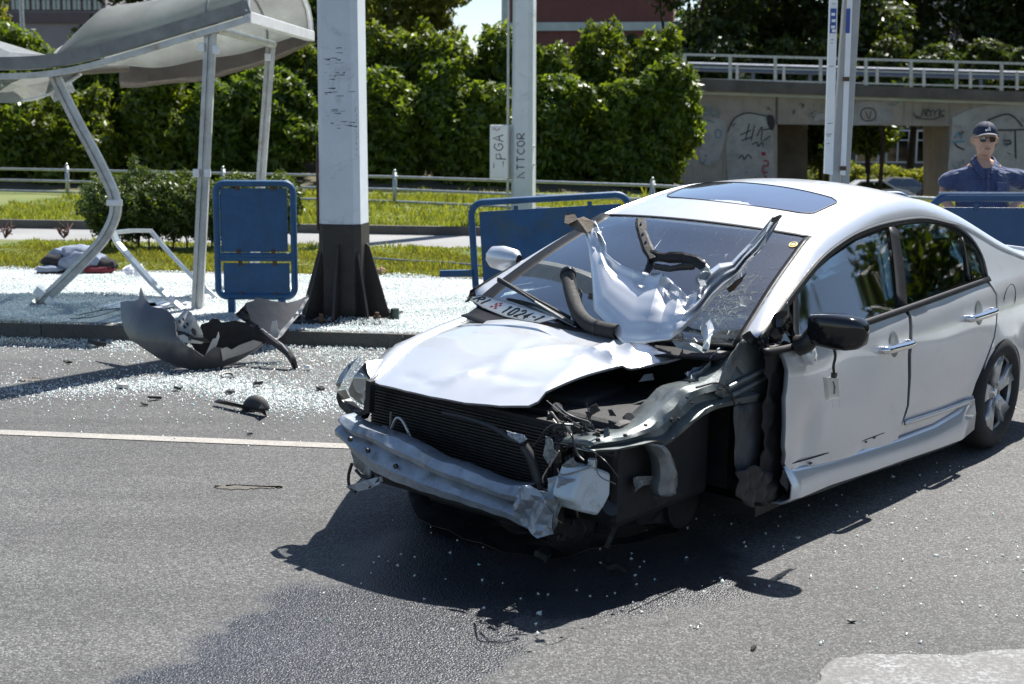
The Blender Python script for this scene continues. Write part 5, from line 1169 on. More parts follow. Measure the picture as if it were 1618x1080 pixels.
w = [(.80 + .05 * math.sin(a), -.36 + .185 * math.cos(a), .84 + .18 * math.sin(a)) for a in np.linspace(0, 6.283, 33)]
stw = MB().tube(w, .014, 8).build('steering_wheel', M['black'], car, True)
MB().box((.78, -.36, .84), (.06, .16, .14)).build('steering_hub', M['airbag'], stw, True, bevel=.03)
# spent passenger airbag and curtain
rows = []
for i, a in enumerate(np.linspace(0, math.pi, 9)):
    rows.append([(.60 + .26 * math.sin(a) * (1 - .2 * abs(t)), .36 + .27 * t, .90 + .15 * math.cos(a) * (1 - .35 * t * t) + .03 * math.sin(i * 2 + t * 6)) for t in np.linspace(-1, 1, 11)])
MB().grid(rows).build('airbag', M['airbag'], car, True, sub=1, solid=.004)
rows = [[(x, .655 - .03 * math.sin(x * 9), z + .02 * math.sin(x * 14)) for z in np.linspace(1.20 - max(0, .8 - x) * .5, .95, 5)] for x in np.linspace(.55, 1.5, 14)]
MB().grid(rows).build('curtain_airbag', M['airbag'], car, True, solid=.004)
p = ws_pt(.80, .02, -.09); rm = MB().box(tuple(p), (.03, .22, .06)).build('rear_view_mirror', M['black'], car, True, bevel=.012)
MB().tube([p, ws_pt(.86, .02, -.005)], .008, 6).build('mirror_stem', M['black'], rm)
# cowl, wiper
rows = [[tuple(ws_pt(0, t, -.004) + np.array([dx, 0, dz])) for t in np.linspace(-.98, .98, 25)] for dx, dz in ((.03, .0), (-.02, -.012), (-.07, -.030), (-.12, -.032))]
MB().grid(rows).build('scuttle', M['trim'], car, True, solid=.006)
wp = [ws_pt(.02, .02, .03), ws_pt(.10, .30, .035), ws_pt(.20, .58, .03), ws_pt(.26, .80, .02)]
wi = MB().tube([cgen(u, v, (-.5, 0, 1), .935) for u, v in ((908, 512), (880, 497), (840, 473), (790, 440))], [.010, .009, .007, .005], 6).build('wiper', M['black'], car, True)
MB().bar(cgen(900, 503, (-.5, 0, 1), .925), cgen(787, 441, (-.5, 0, 1), .925), .012, .02).build('wiper_blade', M['rubber'], wi)
MB().bar(cgen(845, 476, (-.5, 0, 1), .945), cgen(890, 503, (-.5, 0, 1), .945), .004, .006).build('wiper_spring', M['steel'], wi)
# torn intake hose standing up
HS = [(897, 432, .10), (901, 455, .09), (908, 480, .07), (918, 500, .05), (935, 514, .04), (955, 520, .05), (976, 524, .07)]
hp = smooth_path([cgen(u, v, (-.55, 0, 1), .93 + k * .3) for u, v, k in HS], 5); hs = MB().tube(hp, .030, 16, cap=False).build('intake_hose', M['rubber'], car, True, solid=.004)
hs['label'] = 'black ribbed intake hose torn loose and standing up'
d0 = (hp[0] - hp[1]).normalized(); MB().tube([hp[0] - d0 * .02, hp[0] + d0 * .004], .0345, 16, cap=False).build('hose_collar', M['black'], hs, True, solid=.005)
MB().tube([hp[-9], hp[-8]], .034, 14).build('hose_clamp', M['black'], hs, True)
# ================================================================ CRUMPLED SHEET ON THE BONNET
SHN = (-.92, 0, 1); SHD = .955
PAIRS = [((940, 348), (918, 350)), ((948, 366), (925, 372)), ((957, 386), (930, 392)), ((958, 400), (934, 420)), ((968, 409), (936, 455)), ((985, 420), (938, 490)), ((1003, 427), (958, 514)), ((1022, 431), (984, 542)),
         ((1045, 431), (1012, 543)), ((1060, 442), (1038, 539)), ((1074, 455), (1058, 537)), ((1086, 468), (1078, 522)), ((1102, 460), (1096, 506)), ((1111, 446), (1112, 490)), ((1118, 430), (1127, 472)), ((1136, 416), (1146, 454)),
         ((1156, 414), (1166, 436)), ((1170, 399), (1182, 414)), ((1188, 380), (1200, 398)), ((1205, 361), (1213, 378)), ((1219, 344), (1236, 341))]
rf = random.Random(9)
def shp(u, v, h):
    p = cgen(u, v, SHN, SHD + h); return c2w(p)
NJ = 7; HC = []
for i in range(len(PAIRS)):
    s = i / (len(PAIRS) - 1); row = []
    for j in range(NJ):
        t = j / (NJ - 1); h = .05 * math.sin(t * math.pi) * math.sin(min(1, s * 1.5) * math.pi * .9)
        if j == 0: h += .025
        if j == 1: h -= .02
        if i >= 11: h += (.030 if j % 2 else -.026) * min(1, (i - 10) / 3) * (1 if i < 18 else .5)
        row.append(h)
    HC.append(row)
for i, pr in {1: (.0, .01, .03, .03, .02, .0, 0), 2: (.02, .0, -.03, -.035, -.02, .0, 0), 3: (0, .03, .02, .0, .0, 0, 0), 6: (.02, .01, .0, .0, 0, 0, 0), 7: (-.01, -.01, .0, .0, 0, 0, .0), 8: (.05, .045, .035, .025, .015, .008, 0), 9: (-.035, -.035, -.03, -.02, -.012, -.006, 0),
              10: (.05, .045, .03, .02, .01, .0, 0), 11: (-.03, -.02, -.02, -.02, -.01, .01, .02), 12: (.045, .03, .02, .03, .01, .0, 0), 13: (-.02, -.03, .0, .02, .01, 0, 0), 14: (.04, .05, .02, .0, 0, 0, 0), 15: (.02, .06, .04, -.02, 0, 0, 0)}.items():
    for j in range(NJ): HC[i][j] += pr[j] * .8
rows = []; NS = 5; n_ = len(PAIRS)
for i in range((n_ - 1) * NS + 1):
    k = min(n_ - 2, i // NS); f = i / NS - k; fs = f
    g = lambda a, b_: (a[0] * (1 - f) + b_[0] * f, a[1] * (1 - f) + b_[1] * f)
    I_, O_ = g(PAIRS[k][0], PAIRS[k + 1][0]), g(PAIRS[k][1], PAIRS[k + 1][1]); row = []
    for j in range((NJ - 1) * 4 + 1):
        q = min(NJ - 2, j // 4); e = j / 4 - q; e2 = e * .3 + .7 * e * e * (3 - 2 * e); t = j / ((NJ - 1) * 4)
        h = (HC[k][q] * (1 - fs) + HC[k + 1][q] * fs) * (1 - e2) + (HC[k][q + 1] * (1 - fs) + HC[k + 1][q + 1] * fs) * e2
        row.append(tuple(shp(I_[0] * (1 - t) + O_[0] * t, I_[1] * (1 - t) + O_[1] * t, h)))
    rows.append(row)
panel = MB().grid(rows).build('crumpled_wing_panel', M['paint'], None, True, solid=.0022)
panel.data.set_sharp_from_angle(angle=R(22))
tag(panel, 'crumpled silver wing panel thrown up over the windscreen like a torn sheet', 'car panel')
# brown torn end and frayed tips
def scrap_w(name, pts, h0, mat, amp=.015, seed=0, parent=None):
    r = random.Random(seed); P = [shp(u, v, h0 + r.uniform(-amp, amp)) for u, v in pts]; c0 = np.mean(P, 0) + np.array([0, -.012, .012]); mb = MB()
    ring = P + P[:1]; mid_ = [(p * .5 + c0 * .5 + np.array([r.uniform(-amp, amp)] * 3)) for p in P]; mid_ = mid_ + mid_[:1]
    mb.grid([[tuple(p) for p in ring], [tuple(p) for p in mid_], [tuple(c0)] * len(ring)]); return mb.build(name, mat, parent, False, solid=.003)
M['muddy'] = mat_plain('mud_caked_steel', (.13, .105, .08), .85, .1, .4, 14, .3, 60)
scrap_w('torn_end', [(893, 340), (898, 336), (905, 339), (912, 346), (922, 342), (938, 350), (938, 362), (928, 368), (914, 366), (900, 356), (892, 352)], .03, M['muddy'], .012, 3, panel)
scrap_w('torn_end', [(1190, 384), (1206, 364), (1220, 344), (1232, 346), (1234, 342), (1222, 366), (1206, 390), (1192, 404), (1184, 400)], .01, M['paint_worn'], .012, 4, panel)
scrap_w('torn_tip', [(1218, 350), (1220, 343), (1228, 343), (1236, 341), (1226, 352)], .04, M['muddy'], .006, 5, panel)
scrap_w('torn_strip', [(1176, 436), (1180, 430), (1172, 444), (1160, 458), (1152, 462), (1148, 456), (1162, 444)], -.02, M['rust'], .008, 6, panel)
scrap_w('torn_tip', [(940, 358), (950, 366), (948, 369), (938, 364)], .04, M['paint'], .006, 7, panel)
for k, pts in enumerate([[(1110, 500), (1120, 498), (1128, 520), (1118, 545), (1108, 528)], [(1060, 536), (1090, 545), (1118, 552), (1112, 558), (1070, 549)], [(1112, 540), (1124, 530), (1120, 552), (1110, 552)]]):
    scrap_w('torn_strip', pts, -.02, M[['paint', 'paint_worn', 'airbag'][k]], .012, 8 + k, panel)
# black hinge arm
hg = empty('bonnet_hinge_arm', tuple(shp(1035, 408, .05)), 'black bent hinge arm with bolt holes standing up in front of the windscreen', 'hinge arm')
def hpath(pts, h): return [Vector(shp(u, v, h)) - hg.location for u, v in pts]
def flatbar(name, pts, h, wpx, mat, parent):
    P = smooth_path(hpath(pts, h), 5); return MB().tube(P, 1, prof=[(-wpx / 2, -.004), (wpx / 2, -.004), (wpx / 2, .004), (-wpx / 2, .004)], up=(0, -1, 0)).build(name, mat, parent, False)
def flat2(name, pts, h, w, mat, parent, seed=0):
    r = random.Random(seed); P0 = hpath(pts, h); P = []
    for a, b_ in zip(P0[:-1], P0[1:]): P += [a, a.lerp(b_, .33), a.lerp(b_, .66)]
    P.append(P0[-1]); rows = []
    for i, p in enumerate(P):
        t = (P[min(i + 1, len(P) - 1)] - P[max(0, i - 1)]).normalized(); nn = t.cross(Vector((0, -1, .1))).normalized() * (w / 2) * r.uniform(.8, 1.15); e_ = Vector((0, -.014, .004)); rows.append([tuple(p + nn - e_), tuple(p + nn), tuple(p + nn * .6 + e_ * .4), tuple(p - nn * .6 + e_ * .4), tuple(p - nn), tuple(p - nn - e_)])
    return MB().grid(rows).build(name, mat, parent, False, solid=.004)
flat2('upper_arm', [(1012, 345), (1014, 365), (1022, 388), (1031, 408)], .09, .042, M['cavity'], hg, 1)
flat2('lower_arm', [(1026, 403), (1050, 406), (1078, 406), (1098, 411), (1112, 420)], .08, .040, M['cavity'], hg, 2)
flat2('link', [(1030, 404), (1028, 418), (1022, 430)], .06, .03, M['black'], hg, 3)
flat2('lower_arm', [(1034, 420), (1060, 424), (1082, 420), (1098, 420)], .06, .024, M['black'], hg, 4)
flat2('link', [(1092, 412), (1108, 416), (1118, 430), (1106, 440), (1110, 452)], .07, .032, M['paint_worn'], hg, 5)
for u, v in ((1013, 352), (1016, 368), (1021, 380)):
    p = Vector(shp(u, v, .098)) - hg.location; MB().tube([p + Vector((0, -.008, .002)), p], .005, 8).build('bolt', M['steel'], hg, True)
# number plate lying on the bonnet
pl = [(shp(737, 470.5, .0), shp(760, 466.5, .03)), (shp(764, 487, .0), shp(790, 474, .035)), (shp(796, 500, .0), shp(822, 484, .04)), (shp(826, 507, .0), shp(853, 493, .035)), (shp(853, 510, .0), shp(881, 503, .03))]
plate = empty('number_plate', tuple(pl[0][0]), 'bent white number plate with black characters lying at the foot of the windscreen', 'number plate')
def ppt(a, b_, lift=0):      # a along (0..1) from the left end, b_ across (0 near edge .. 1 windscreen edge)
    a = min(.9999, max(-.1, a)); k = max(0, int(a * 4)); f = a * 4 - k; A = pl[k][0] * (1 - f) + pl[k + 1][0] * f; B = pl[k][1] * (1 - f) + pl[k + 1][1] * f
    return A * (1 - b_) + B * b_ + np.array([0, 0, lift]) - pl[0][0]
M['plate'] = mat_plain('plate_white', (.80, .80, .78), .35, 0, .06, 12)
MB().grid([[tuple(ppt(a, b_)) for b_ in (0, .5, 1)] for a in np.linspace(0, 1, 14)]).build('plate_sheet', M['plate'], plate, True, solid=.0015)
MB().tube([ppt(a, b_, .001) for a, b_ in [(k / 10, 0) for k in range(11)] + [(1, .5)] + [(1 - k / 10, 1) for k in range(11)] + [(0, .5), (0, 0)]], .0016, 4).build('plate_border', M['black'], plate)
GL = {'R': [[(0, 0), (0, 1), (.6, 1), (.75, .85), (.75, .65), (.6, .5), (0, .5)], [(.35, .5), (.75, 0)]], 'I': [[(.3, 0), (.3, 1)]], '1': [[(.1, .8), (.35, 1), (.35, 0)]], '0': [[(0, .1), (0, .9), (.2, 1), (.5, 1), (.7, .9), (.7, .1), (.5, 0), (.2, 0), (0, .1)]],
      '2': [[(0, .8), (.2, 1), (.5, 1), (.7, .8), (.65, .55), (0, 0), (.7, 0)]], '4': [[(.5, 0), (.5, 1), (0, .3), (.75, .3)]], '-': [[(.1, .5), (.6, .5)]]}
def glyph(ch, a0, w):
    mb = MB()
    for st in GL[ch]: mb.tube([ppt(a0 + p[0] * w, .18 + p[1] * .62, .0016) for p in st], .0042, 4)
    return mb.build('character', M['black'], plate)
for ch, a in (('R', .06), ('I', .15), ('1', .42), ('0', .50), ('2', .59), ('4', .68), ('-', .77), ('1', .85)): glyph(ch, a, .075)
M['red_print'] = mat_plain('red_print', (.55, .04, .05), .4)
mb = MB()
for i in range(3):
    for j in range(4):
        if (i + j) % 2 == 0: a, b_ = .28 + i * .025, .2 + j * .15; mb.add([tuple(ppt(a, b_, .004)), tuple(ppt(a + .025, b_, .004)), tuple(ppt(a + .025, b_ + .15, .004)), tuple(ppt(a, b_ + .15, .004))], [(0, 1, 2, 3)])
o = mb.build('checked_shield', M['red_print'], plate, fix=False); o['kind'] = 'stuff'
MB().bar(ppt(-.01, .5, .0) , ppt(-.06, .3, -.03), .02, .004).build('plate_bracket', M['black'], plate)
# ================================================================ BUS SHELTER
SY, SB = 12.35, 14.3
sh = empty('bus_shelter', tuple(ground(312, 487, .12)), 'wrecked bus shelter with a twisted grey vaulted roof and one kinked post', 'bus shelter')
so = np.array(sh.location)
def sa(u, v, Y): return at(u, v, Y) - so
def post(name, p0, p1, w, mat, parent, groove=True):
    d = Vector(p1) - Vector(p0); mb = MB(); h = w / 2
    prof = [(-h, -h * .6), (-h * .25, -h * .75), (-h * .2, -h * .35), (h * .2, -h * .35), (h * .25, -h * .75), (h, -h * .6), (h, h * .6), (-h, h * .6)]
    return mb.tube([p0, p1], 1, prof=[(a, b_) for a, b_ in prof], up=(0, 1, 0)).build(name, mat, parent)
p0 = ground(312, 487, .12) - so; post('post', p0, sa(333, 48, SY), .098, M['shelter_steel'], sh)
post('post', sa(401, 436, SB), sa(428, 70, SB - .3), .088, M['shelter_steel'], sh)
for (u, v, Y) in ((318, 74, SY), (341, 78, SY), (310, 273, SY), (328, 273, SY), (423, 90, SB - .3)): MB().box(tuple(sa(u, v, Y - .05)), (.055, .03, .07)).build('clamp', M['bent_frame'], sh, bevel=.005)
kp = [(84, 114), (100, 148), (122, 192), (148, 240), (167, 278), (179, 305), (183, 326), (179, 347), (164, 376), (138, 406), (108, 436), (82, 461), (55, 483)]
P = smooth_path([sa(u, v, SY + (.1 if i < 11 else .1)) for i, (u, v) in enumerate(kp)], 5); P[-1] = Vector(ground(54, 484, .125) - so)
h = .046; prof = [(-h, -h * .7), (-h * .25, -h * .85), (-h * .2, -h * .4), (h * .2, -h * .4), (h * .25, -h * .85), (h, -h * .7), (h, h * .7), (-h, h * .7)]
kink = MB().tube(P, 1, prof=prof, up=(0, 1, 0)).build('post', M['shelter_steel'], sh, True); kink['label'] = 'kinked post, bent like a hockey stick and torn off its footing'
MB().box(tuple(sa(181, 320, SY + .06)), (.135, .05, .055)).build('clamp', M['bent_frame'], sh, bevel=.006)
MB().box(tuple(sa(63, 461, SY + .02)), (.09, .04, .07), Matrix.Rotation(R(40), 3, 'Y')).build('foot_bracket', M['bent_frame'], sh, bevel=.006)
MB().box(tuple(sa(80, 477, SY + .02)), (.09, .04, .07), Matrix.Rotation(R(40), 3, 'Y')).build('foot_bracket', M['bent_frame'], sh, bevel=.006)
fb = [(392, 26), (340, 42), (280, 60), (200, 84), (130, 103), (80, 112), (30, 116), (-60, 117)]
FBm = [sa(u, v, SY - .05) for u, v in fb]
MB().tube(smooth_path(FBm, 4), 1, prof=[(-.03, -.045), (.03, -.045), (.03, -.005), (.01, .005), (-.03, .005)], up=(0, 0, 1)).build('front_beam', M['shelter_steel'], sh, True)
gt = [sa(u, v - 12, SY - .10) for u, v in fb]
M['beam_dark'] = mat_plain('grey_gutter', (.22, .23, .225), .5, .4, .3, 5)
MB().tube(smooth_path([p + np.array([0, .05, .03]) for p in gt], 4), 1, prof=[(-.02, -.055), (.04, -.06), (.05, .045), (-.03, .05)], up=(0, 0, 1)).build('gutter', M['beam_dark'], sh, True)
bb = [(492, 57), (428, 75), (360, 92), (300, 103), (240, 110), (190, 110)]
BBm = [sa(u, v, SB + .1) for u, v in bb]
M['roof_brown'] = mat_plain('bronze_sheet', (.15, .125, .105), .5, .4, .3, 4)
rows = []
for i, p in enumerate(smooth_path(BBm, 6)):
    w_ = .012 * math.sin(i * .5); k = min(1, i / 8); rows.append([(p[0], p[1] + .05, p[2] + .03 + w_), (p[0], p[1] - .04, p[2] + .02 + w_), (p[0], p[1] - .05, p[2] - .05 - .06 * k), (p[0], p[1] - .01, p[2] - .06 - .10 * k - w_)])
MB().grid(rows).build('back_beam', M['roof_brown'], sh, True, solid=.012)
MB().bar(sa(390, 27, SY - .05), sa(492, 57, SB + .1), .07, .10).build('end_rail', M['bent_frame'], sh, bevel=.008)
MB().tube([sa(342, 46, SY), sa(432, 70, SB - .3)], .035, 10).build('cross_tube', M['shelter_steel'], sh, True)
MB().tube([sa(90, 114, SY + .05), sa(200, 108, SB - .2)], .035, 10).build('cross_tube', M['roof_brown'], sh, True)
# vaulted roof sheet
m, nt, b = nodes('smoked_roof_sheet'); tc = coord(nt); c = ramp(nt, noise(nt, tc, 2.2, 6, .65), [(.3, (.30, .285, .27)), (.7, (.44, .43, .41))])
nt.links.new(c, b.inputs['Base Color']); b.inputs['Roughness'].default_value = .45
tr = nt.nodes.new('ShaderNodeBsdfTranslucent'); nt.links.new(c, tr.inputs[0]); ms = nt.nodes.new('ShaderNodeMixShader'); ms.inputs[0].default_value = .5
nt.links.new(b.outputs[0], ms.inputs[1]); nt.links.new(tr.outputs[0], ms.inputs[2]); tp = nt.nodes.new('ShaderNodeBsdfTransparent'); tp.inputs[0].default_value = (.80, .88, .88, 1); m3 = nt.nodes.new('ShaderNodeMixShader'); m3.inputs[0].default_value = .42
nt.links.new(ms.outputs[0], m3.inputs[1]); nt.links.new(tp.outputs[0], m3.inputs[2]); nt.links.new(m3.outputs[0], nt.nodes['Material Output'].inputs[0]); M['roofsheet'] = m
fs_ = resample([sa(u, v - 6, SY - .05) for u, v in ((388, 26), (340, 42), (280, 60), (200, 84), (130, 101), (84, 110))], 30); bs_ = resample([sa(u, v, SB + .1) for u, v in ((490, 55), (428, 72), (360, 90), (290, 103), (230, 108), (165, 106))], 30)
rows = []
for i in range(30):
    s = i / 29; hgt = .46 * min(1, (1.04 - s) / .22) ** .7 + .06 * s; row = []
    for t in np.linspace(0, 1, 15):
        a = math.pi * t; f = .5 - .5 * math.cos(a); p = fs_[i] * (1 - f) + bs_[i] * f; p = p + np.array([0, 0, hgt * math.sin(a) ** .8 + .006 * math.sin(s * 9 + t * 3)])
        row.append(tuple(p))
    rows.append(row)
MB().grid(rows).build('roof_sheet', M['roofsheet'], sh, True, solid=.006)
MB().tube([Vector(p) + Vector((.01, 0, .01)) for p in rows[0]], .028, 8).build('end_hoop', M['bent_frame'], sh, True)
MB().tube([Vector(p) + Vector((0, 0, .004)) for p in rows[6]], .012, 6).build('roof_rib', M['beam_dark'], sh, True)
MB().tube([Vector(p) for p in rows[-1]], .02, 6).build('end_hoop', M['beam_dark'], sh, True)
# neighbouring bay, smashed down
def plate_px(name, pts, mat, parent, org, th=.01, lab=None):
    P = [at(u, v, Y) - org for u, v, Y in pts]; mb = MB(); c0 = np.mean(P, 0); n = len(P); top = P + [c0 + np.array([0, -.03, .02])]; bt_ = [p + np.array([0, th, -th]) for p in top]
    mb.add(top + bt_, [(i, (i + 1) % n, n) for i in range(n)] + [(n + 1 + (i + 1) % n, n + 1 + i, 2 * n + 1) for i in range(n)] + [(i, n + 1 + i, n + 1 + (i + 1) % n, (i + 1) % n) for i in range(n)])
    o = mb.build(name, mat, parent); 
    if lab: o['label'] = lab
    return o
plate_px('crushed_roof_sheet', [(-60, 52, 13.2), (10, 68, 13), (70, 88, 12.6), (100, 88, 12.5), (70, 98, 12.4), (0, 104, 12.3), (-60, 108, 12.3)], M['beam_dark'], sh, so, .03)
plate_px('crushed_roof_sheet', [(-60, 46, 13.6), (5, 66, 13.3), (72, 86, 13), (50, 86, 12.9), (0, 78, 12.9), (-60, 66, 12.9)], M['roofsheet'], sh, so, .02)
plate_px('hanging_sheet', [(-60, 116, 12.6), (60, 117, 12.6), (128, 115, 12.8), (112, 132, 12.8), (78, 150, 12.8), (50, 158, 12.8), (20, 161, 12.8), (-60, 160, 12.7)], M['roofsheet'], sh, so, .008)
MB().tube([sa(36, 159, 12.75), sa(80, 148, 12.75), sa(128, 117, 12.75)], 1, prof=[(-.03, -.008), (.03, -.008), (.03, .008), (-.03, .008)], up=(0, 0, 1)).build('sheet_edge', M['bent_frame'], sh)
plate_px('bracket_or_light_gap', [(78, 146, 12.6), (90, 142, 12.6), (96, 150, 12.6), (84, 156, 12.6)], M['shelter_steel'], sh, so, .03)
plate_px('bracket_or_light_gap', [(104, 130, 12.6), (112, 128, 12.6), (117, 138, 12.6), (108, 141, 12.6)], M['bent_frame'], sh, so, .03)
# bent white frame leaning from the kinked post down to the pavement
bf = empty('bent_aluminium_frame', tuple(ground(290, 490, .12)), 'bent bare aluminium window frame propped between the kinked post and the pavement', 'metal frame'); bo = np.array(bf.location)
def bent(name, pts, w=.055):
    P = [Vector(at(u, v, Y) - bo) for u, v, Y in pts]; MB().tube(P, 1, prof=[(-w / 2, -.018), (w / 2, -.018), (w / 2, .018), (-w / 2, .018)], up=(0, 0, 1)).build(name, M['bent_frame'], bf, bevel=.004)
bent('frame_bar', [(178, 366, 12.6), (186, 384, 12.55), (197, 397, 12.5), (217, 420, 12.5), (240, 446, 12.5), (262, 466, 12.4), (291, 491, 12.28)])
bent('frame_bar', [(180, 367, 12.62), (208, 364, 13.0), (238, 364, 13.3)])
bent('frame_bar', [(238, 364, 13.3), (256, 386, 13.3), (280, 412, 13.25), (303, 436, 13.2), (345, 473, 13.05)], .045)
# ================================================================ BLUE FRAMES AND BARRIERS
def rrect(x0, x1, z0, z1, r, n=6):
    P = []
    for cx, cz, a0 in ((x1 - r, z1 - r, 0), (x0 + r, z1 - r, 90), (x0 + r, z0 + r, 180), (x1 - r, z0 + r, 270)):
        for k in range(n + 1): a = R(a0 + 90 * k / n); P.append((cx + r * math.cos(a), 0, cz + r * math.sin(a)))
    return P + [P[0]]
def frame_thing(name, label, cat, u0, u1, vtop, vbot, Y, panels, mids, legs, mp_, tube_m, r=.04, rad=.075, feet=None, lean=0, rz=None, group=None):
    cu = (u0 + u1) / 2; c0 = at(cu, vbot, Y); k = Y / F_PX; root = empty(name, (c0[0], Y, .12), label, cat, group, rz=-.0 if rz is None else rz); root.rotation_euler.y = lean
    X = lambda u: (u - cu) * k; Zl = lambda v: (CAM_H + (192 - v) * k) - .12
    P = rrect(X(u0) + r / 2, X(u1) - r / 2, Zl(vbot) + r / 2, Zl(vtop) - r / 2, rad)
    MB().tube(P, r / 2, 10, cap=False).build('frame', tube_m, root, True)
    for v in mids: MB().tube([(X(u0) + r / 2, 0, Zl(v)), (X(u1) - r / 2, 0, Zl(v))], r * .42, 10).build('cross_bar', tube_m, root, True)
    for (a, b_, c_, d) in panels:
        pn = MB().box(((X(a) + X(b_)) / 2, 0, (Zl(c_) + Zl(d)) / 2), (X(b_) - X(a), .008, Zl(c_) - Zl(d))).build('panel', mp_, root, bevel=.003)
        for uu in (a + (b_ - a) * .26, a + (b_ - a) * .78):
            for vv in (c_ - 1, d + 1): MB().box((X(uu), -.004, Zl(vv)), (.035, .03, .05)).build('clamp', M['rust'] if mp_ is M['blue'] else mp_, root, bevel=.006)
    for u in legs: MB().bar((X(u), 0, Zl(vbot) + .01), (X(u), 0, 0), r, r).build('leg', tube_m, root)
    return root, X, Zl
frame_thing('blue_notice_frame', 'small upright blue frame holding two blank blue plates, left of the thick pole', 'notice frame', 340, 472, 284, 474, 12.1,
            [(352, 457, 297, 397), (354, 459, 415, 465)], [403, 408], [366, 446], M['blue'], M['blue'], r=.058)
g1, X1, Z1 = frame_thing('blue_barrier', 'worn blue pedestrian barrier with peeling paint, left of the car windscreen', 'barrier', 750, 1010, 305, 470, 10.95,
            [(768, 992, 325, 452)], [], [], M['blue_worn'], M['blue'], r=.055, rad=.10, lean=R(-3.5), group='blue barriers along the stop')
for u in (760, 1000): MB().bar((X1(u), 0, Z1(466)), (X1(u), 0, 0), .05, .05).build('leg', M['blue'], g1)
MB().bar((X1(700), -.02, Z1(419)), (X1(752), -.02, Z1(421)), .05, .05).build('stub_bar', M['blue'], g1)
frame_thing('blue_barrier', 'blue barrier whose rounded corner shows just behind the car roof', 'barrier', 1200, 1436, 297, 470, 11.3, [(1216, 1420, 316, 452)], [], [1215, 1425], M['blue_dark'], M['blue'], r=.06, rad=.10, group='blue barriers along the stop')
g3, X3, Z3 = frame_thing('blue_barrier', 'large navy barrier in front of the standing man at the right edge', 'barrier', 1459, 1720, 300, 470, 10.5, [(1474, 1706, 322, 455)], [], [1475, 1705], M['blue_dark'], M['blue_dark'], r=.062, rad=.10, group='blue barriers along the stop')
MB().tube([(X3(1459) + .07, -.005, Z3(300)), (X3(1712), -.005, Z3(300))], .012, 6).build('pale_top_edge', mat_plain('pale_blue_paint', (.30, .38, .48), .5), g3, True)  # paler blue line along the top rail
# ================================================================ POLES
pc_ = ground(546, 503, .12); PY = pc_[1]; kx = PY / F_PX
big = empty('tram_pole', (pc_[0], PY, .12), 'thick pale grey chamfered pole with a black finned foot on the pavement', 'pole', rz=R(-9))
def csec(hw, ch, z): return [(hw - ch, -hw, z), (hw, -hw + ch, z), (hw, hw - ch, z), (hw - ch, hw, z), (-hw + ch, hw, z), (-hw, hw - ch, z), (-hw, -hw + ch, z), (-hw + ch, -hw, z)]
MB().grid([csec(.178 - .004 * z, .048, z) for z in (.803, 2.0, 3.5, 5, 8.5)], close=True).build('shaft', M['pole_white'], big)
MB().grid([csec(.180, .048, z) for z in (0, .40, .80)] + [csec(.150, .04, .8005)], close=True).build('lower_shaft', M['pole_dark'], big)
for k in range(8):
    a = R(45 * k); ca, sa_ = math.cos(a), math.sin(a); t = .011
    pts = [(ca * .15, sa_ * .15, 0), (ca * .375, sa_ * .375, 0), (ca * .378, sa_ * .378, .06), (ca * .215, sa_ * .215, .61), (ca * .195, sa_ * .195, .635), (ca * .15, sa_ * .15, .635)]
    MB().prism([(x + sa_ * t, y - ca * t, z) for x, y, z in pts], (-2 * t * sa_, 2 * t * ca, 0)).build('fin', M['pole_dark'], big, bevel=.003)
MB().box((0, 0, .012), (.80, .80, .024)).build('foot_plate', M['pole_dark'], big)
for x, y in ((.33, -.22), (.36, .02), (-.34, -.25), (-.1, -.37)):
    bo_ = MB().tube([(x, y, .02), (x, y, .09)], .018, 8).build('anchor_bolt', M['rust'], big, True); MB().tube([(x, y, .03), (x, y, .06)], .032, 6).build('nut', M['rust'], bo_)
MB().tube([(.43, -.02, 0), (.43, -.02, .10)], .037, 12).build('bolt_cap', mat_plain('green_black_cap', (.03, .06, .045), .5), big, True)
MB().tube(smooth_path([(-.186, -.10, 1.45), (-.19, -.105, 1.40), (-.188, -.12, 1.30), (-.188, -.12, .9), (-.188, -.13, .75)], 4), [.012] * 17, 8).build('rusty_conduit', M['rust'], big, True)
# scuffs and scribble on the shaft
sc_ = MB(); rs_ = random.Random(8)
def onpole(u, v, Y): p = at(u, v, Y); return (big.matrix_world.inverted() @ Vector(p)) if False else None
for k in range(46):
    z = rs_.uniform(1.5, 2.55); z = rs_.choice([1.62, 1.7, 1.86, 2.0, 2.12, 2.2]) + rs_.gauss(0, .02); x0_ = rs_.uniform(-.12, .10); w_ = rs_.uniform(.01, .07); hw = .178 - .004 * z
    sc_.add([(x0_, -hw - .0009, z), (x0_ + w_, -hw - .0009, z + rs_.uniform(-.006, .006)), (x0_ + w_, -hw - .0009, z + .003 + rs_.uniform(0, .004)), (x0_, -hw - .0009, z + .003)], [(0, 1, 2, 3)])
o = sc_.build('scuff_marks', M['graf_black'], big, fix=False); o['kind'] = 'stuff'
def scribble(parent, name, x, y, z0, z1, w, mat, n, seed, axis='x', th=.004):
    r = random.Random(seed); 
    for k in range(n):
        z = z0 + (z1 - z0) * (k + .5) / n; hgt = (z1 - z0) / n * .8
        P = [Vector((x + r.uniform(-w, w), y, z + r.uniform(-hgt, hgt) * .5)) for _ in range(4)]
        MB().tube(smooth_path(P, 4), th, 4).build(name, mat, parent)
scribble(big, 'scribble', .150, -.150, 1.35, 1.75, .012, M['wire'], 9, 3, th=.0012)
Y2 = 22.3; k2 = Y2 / F_PX
p2 = empty('tram_pole', ((826 - 809) * k2, Y2, .12), 'slimmer grey pole farther back carrying a tagged white control box', 'pole', rz=R(-14))
MB().grid([csec(.172 - .003 * z, .06, z) for z in (0, 2, 5, 8.5)], close=True).build('shaft', M['pole_white'], p2)
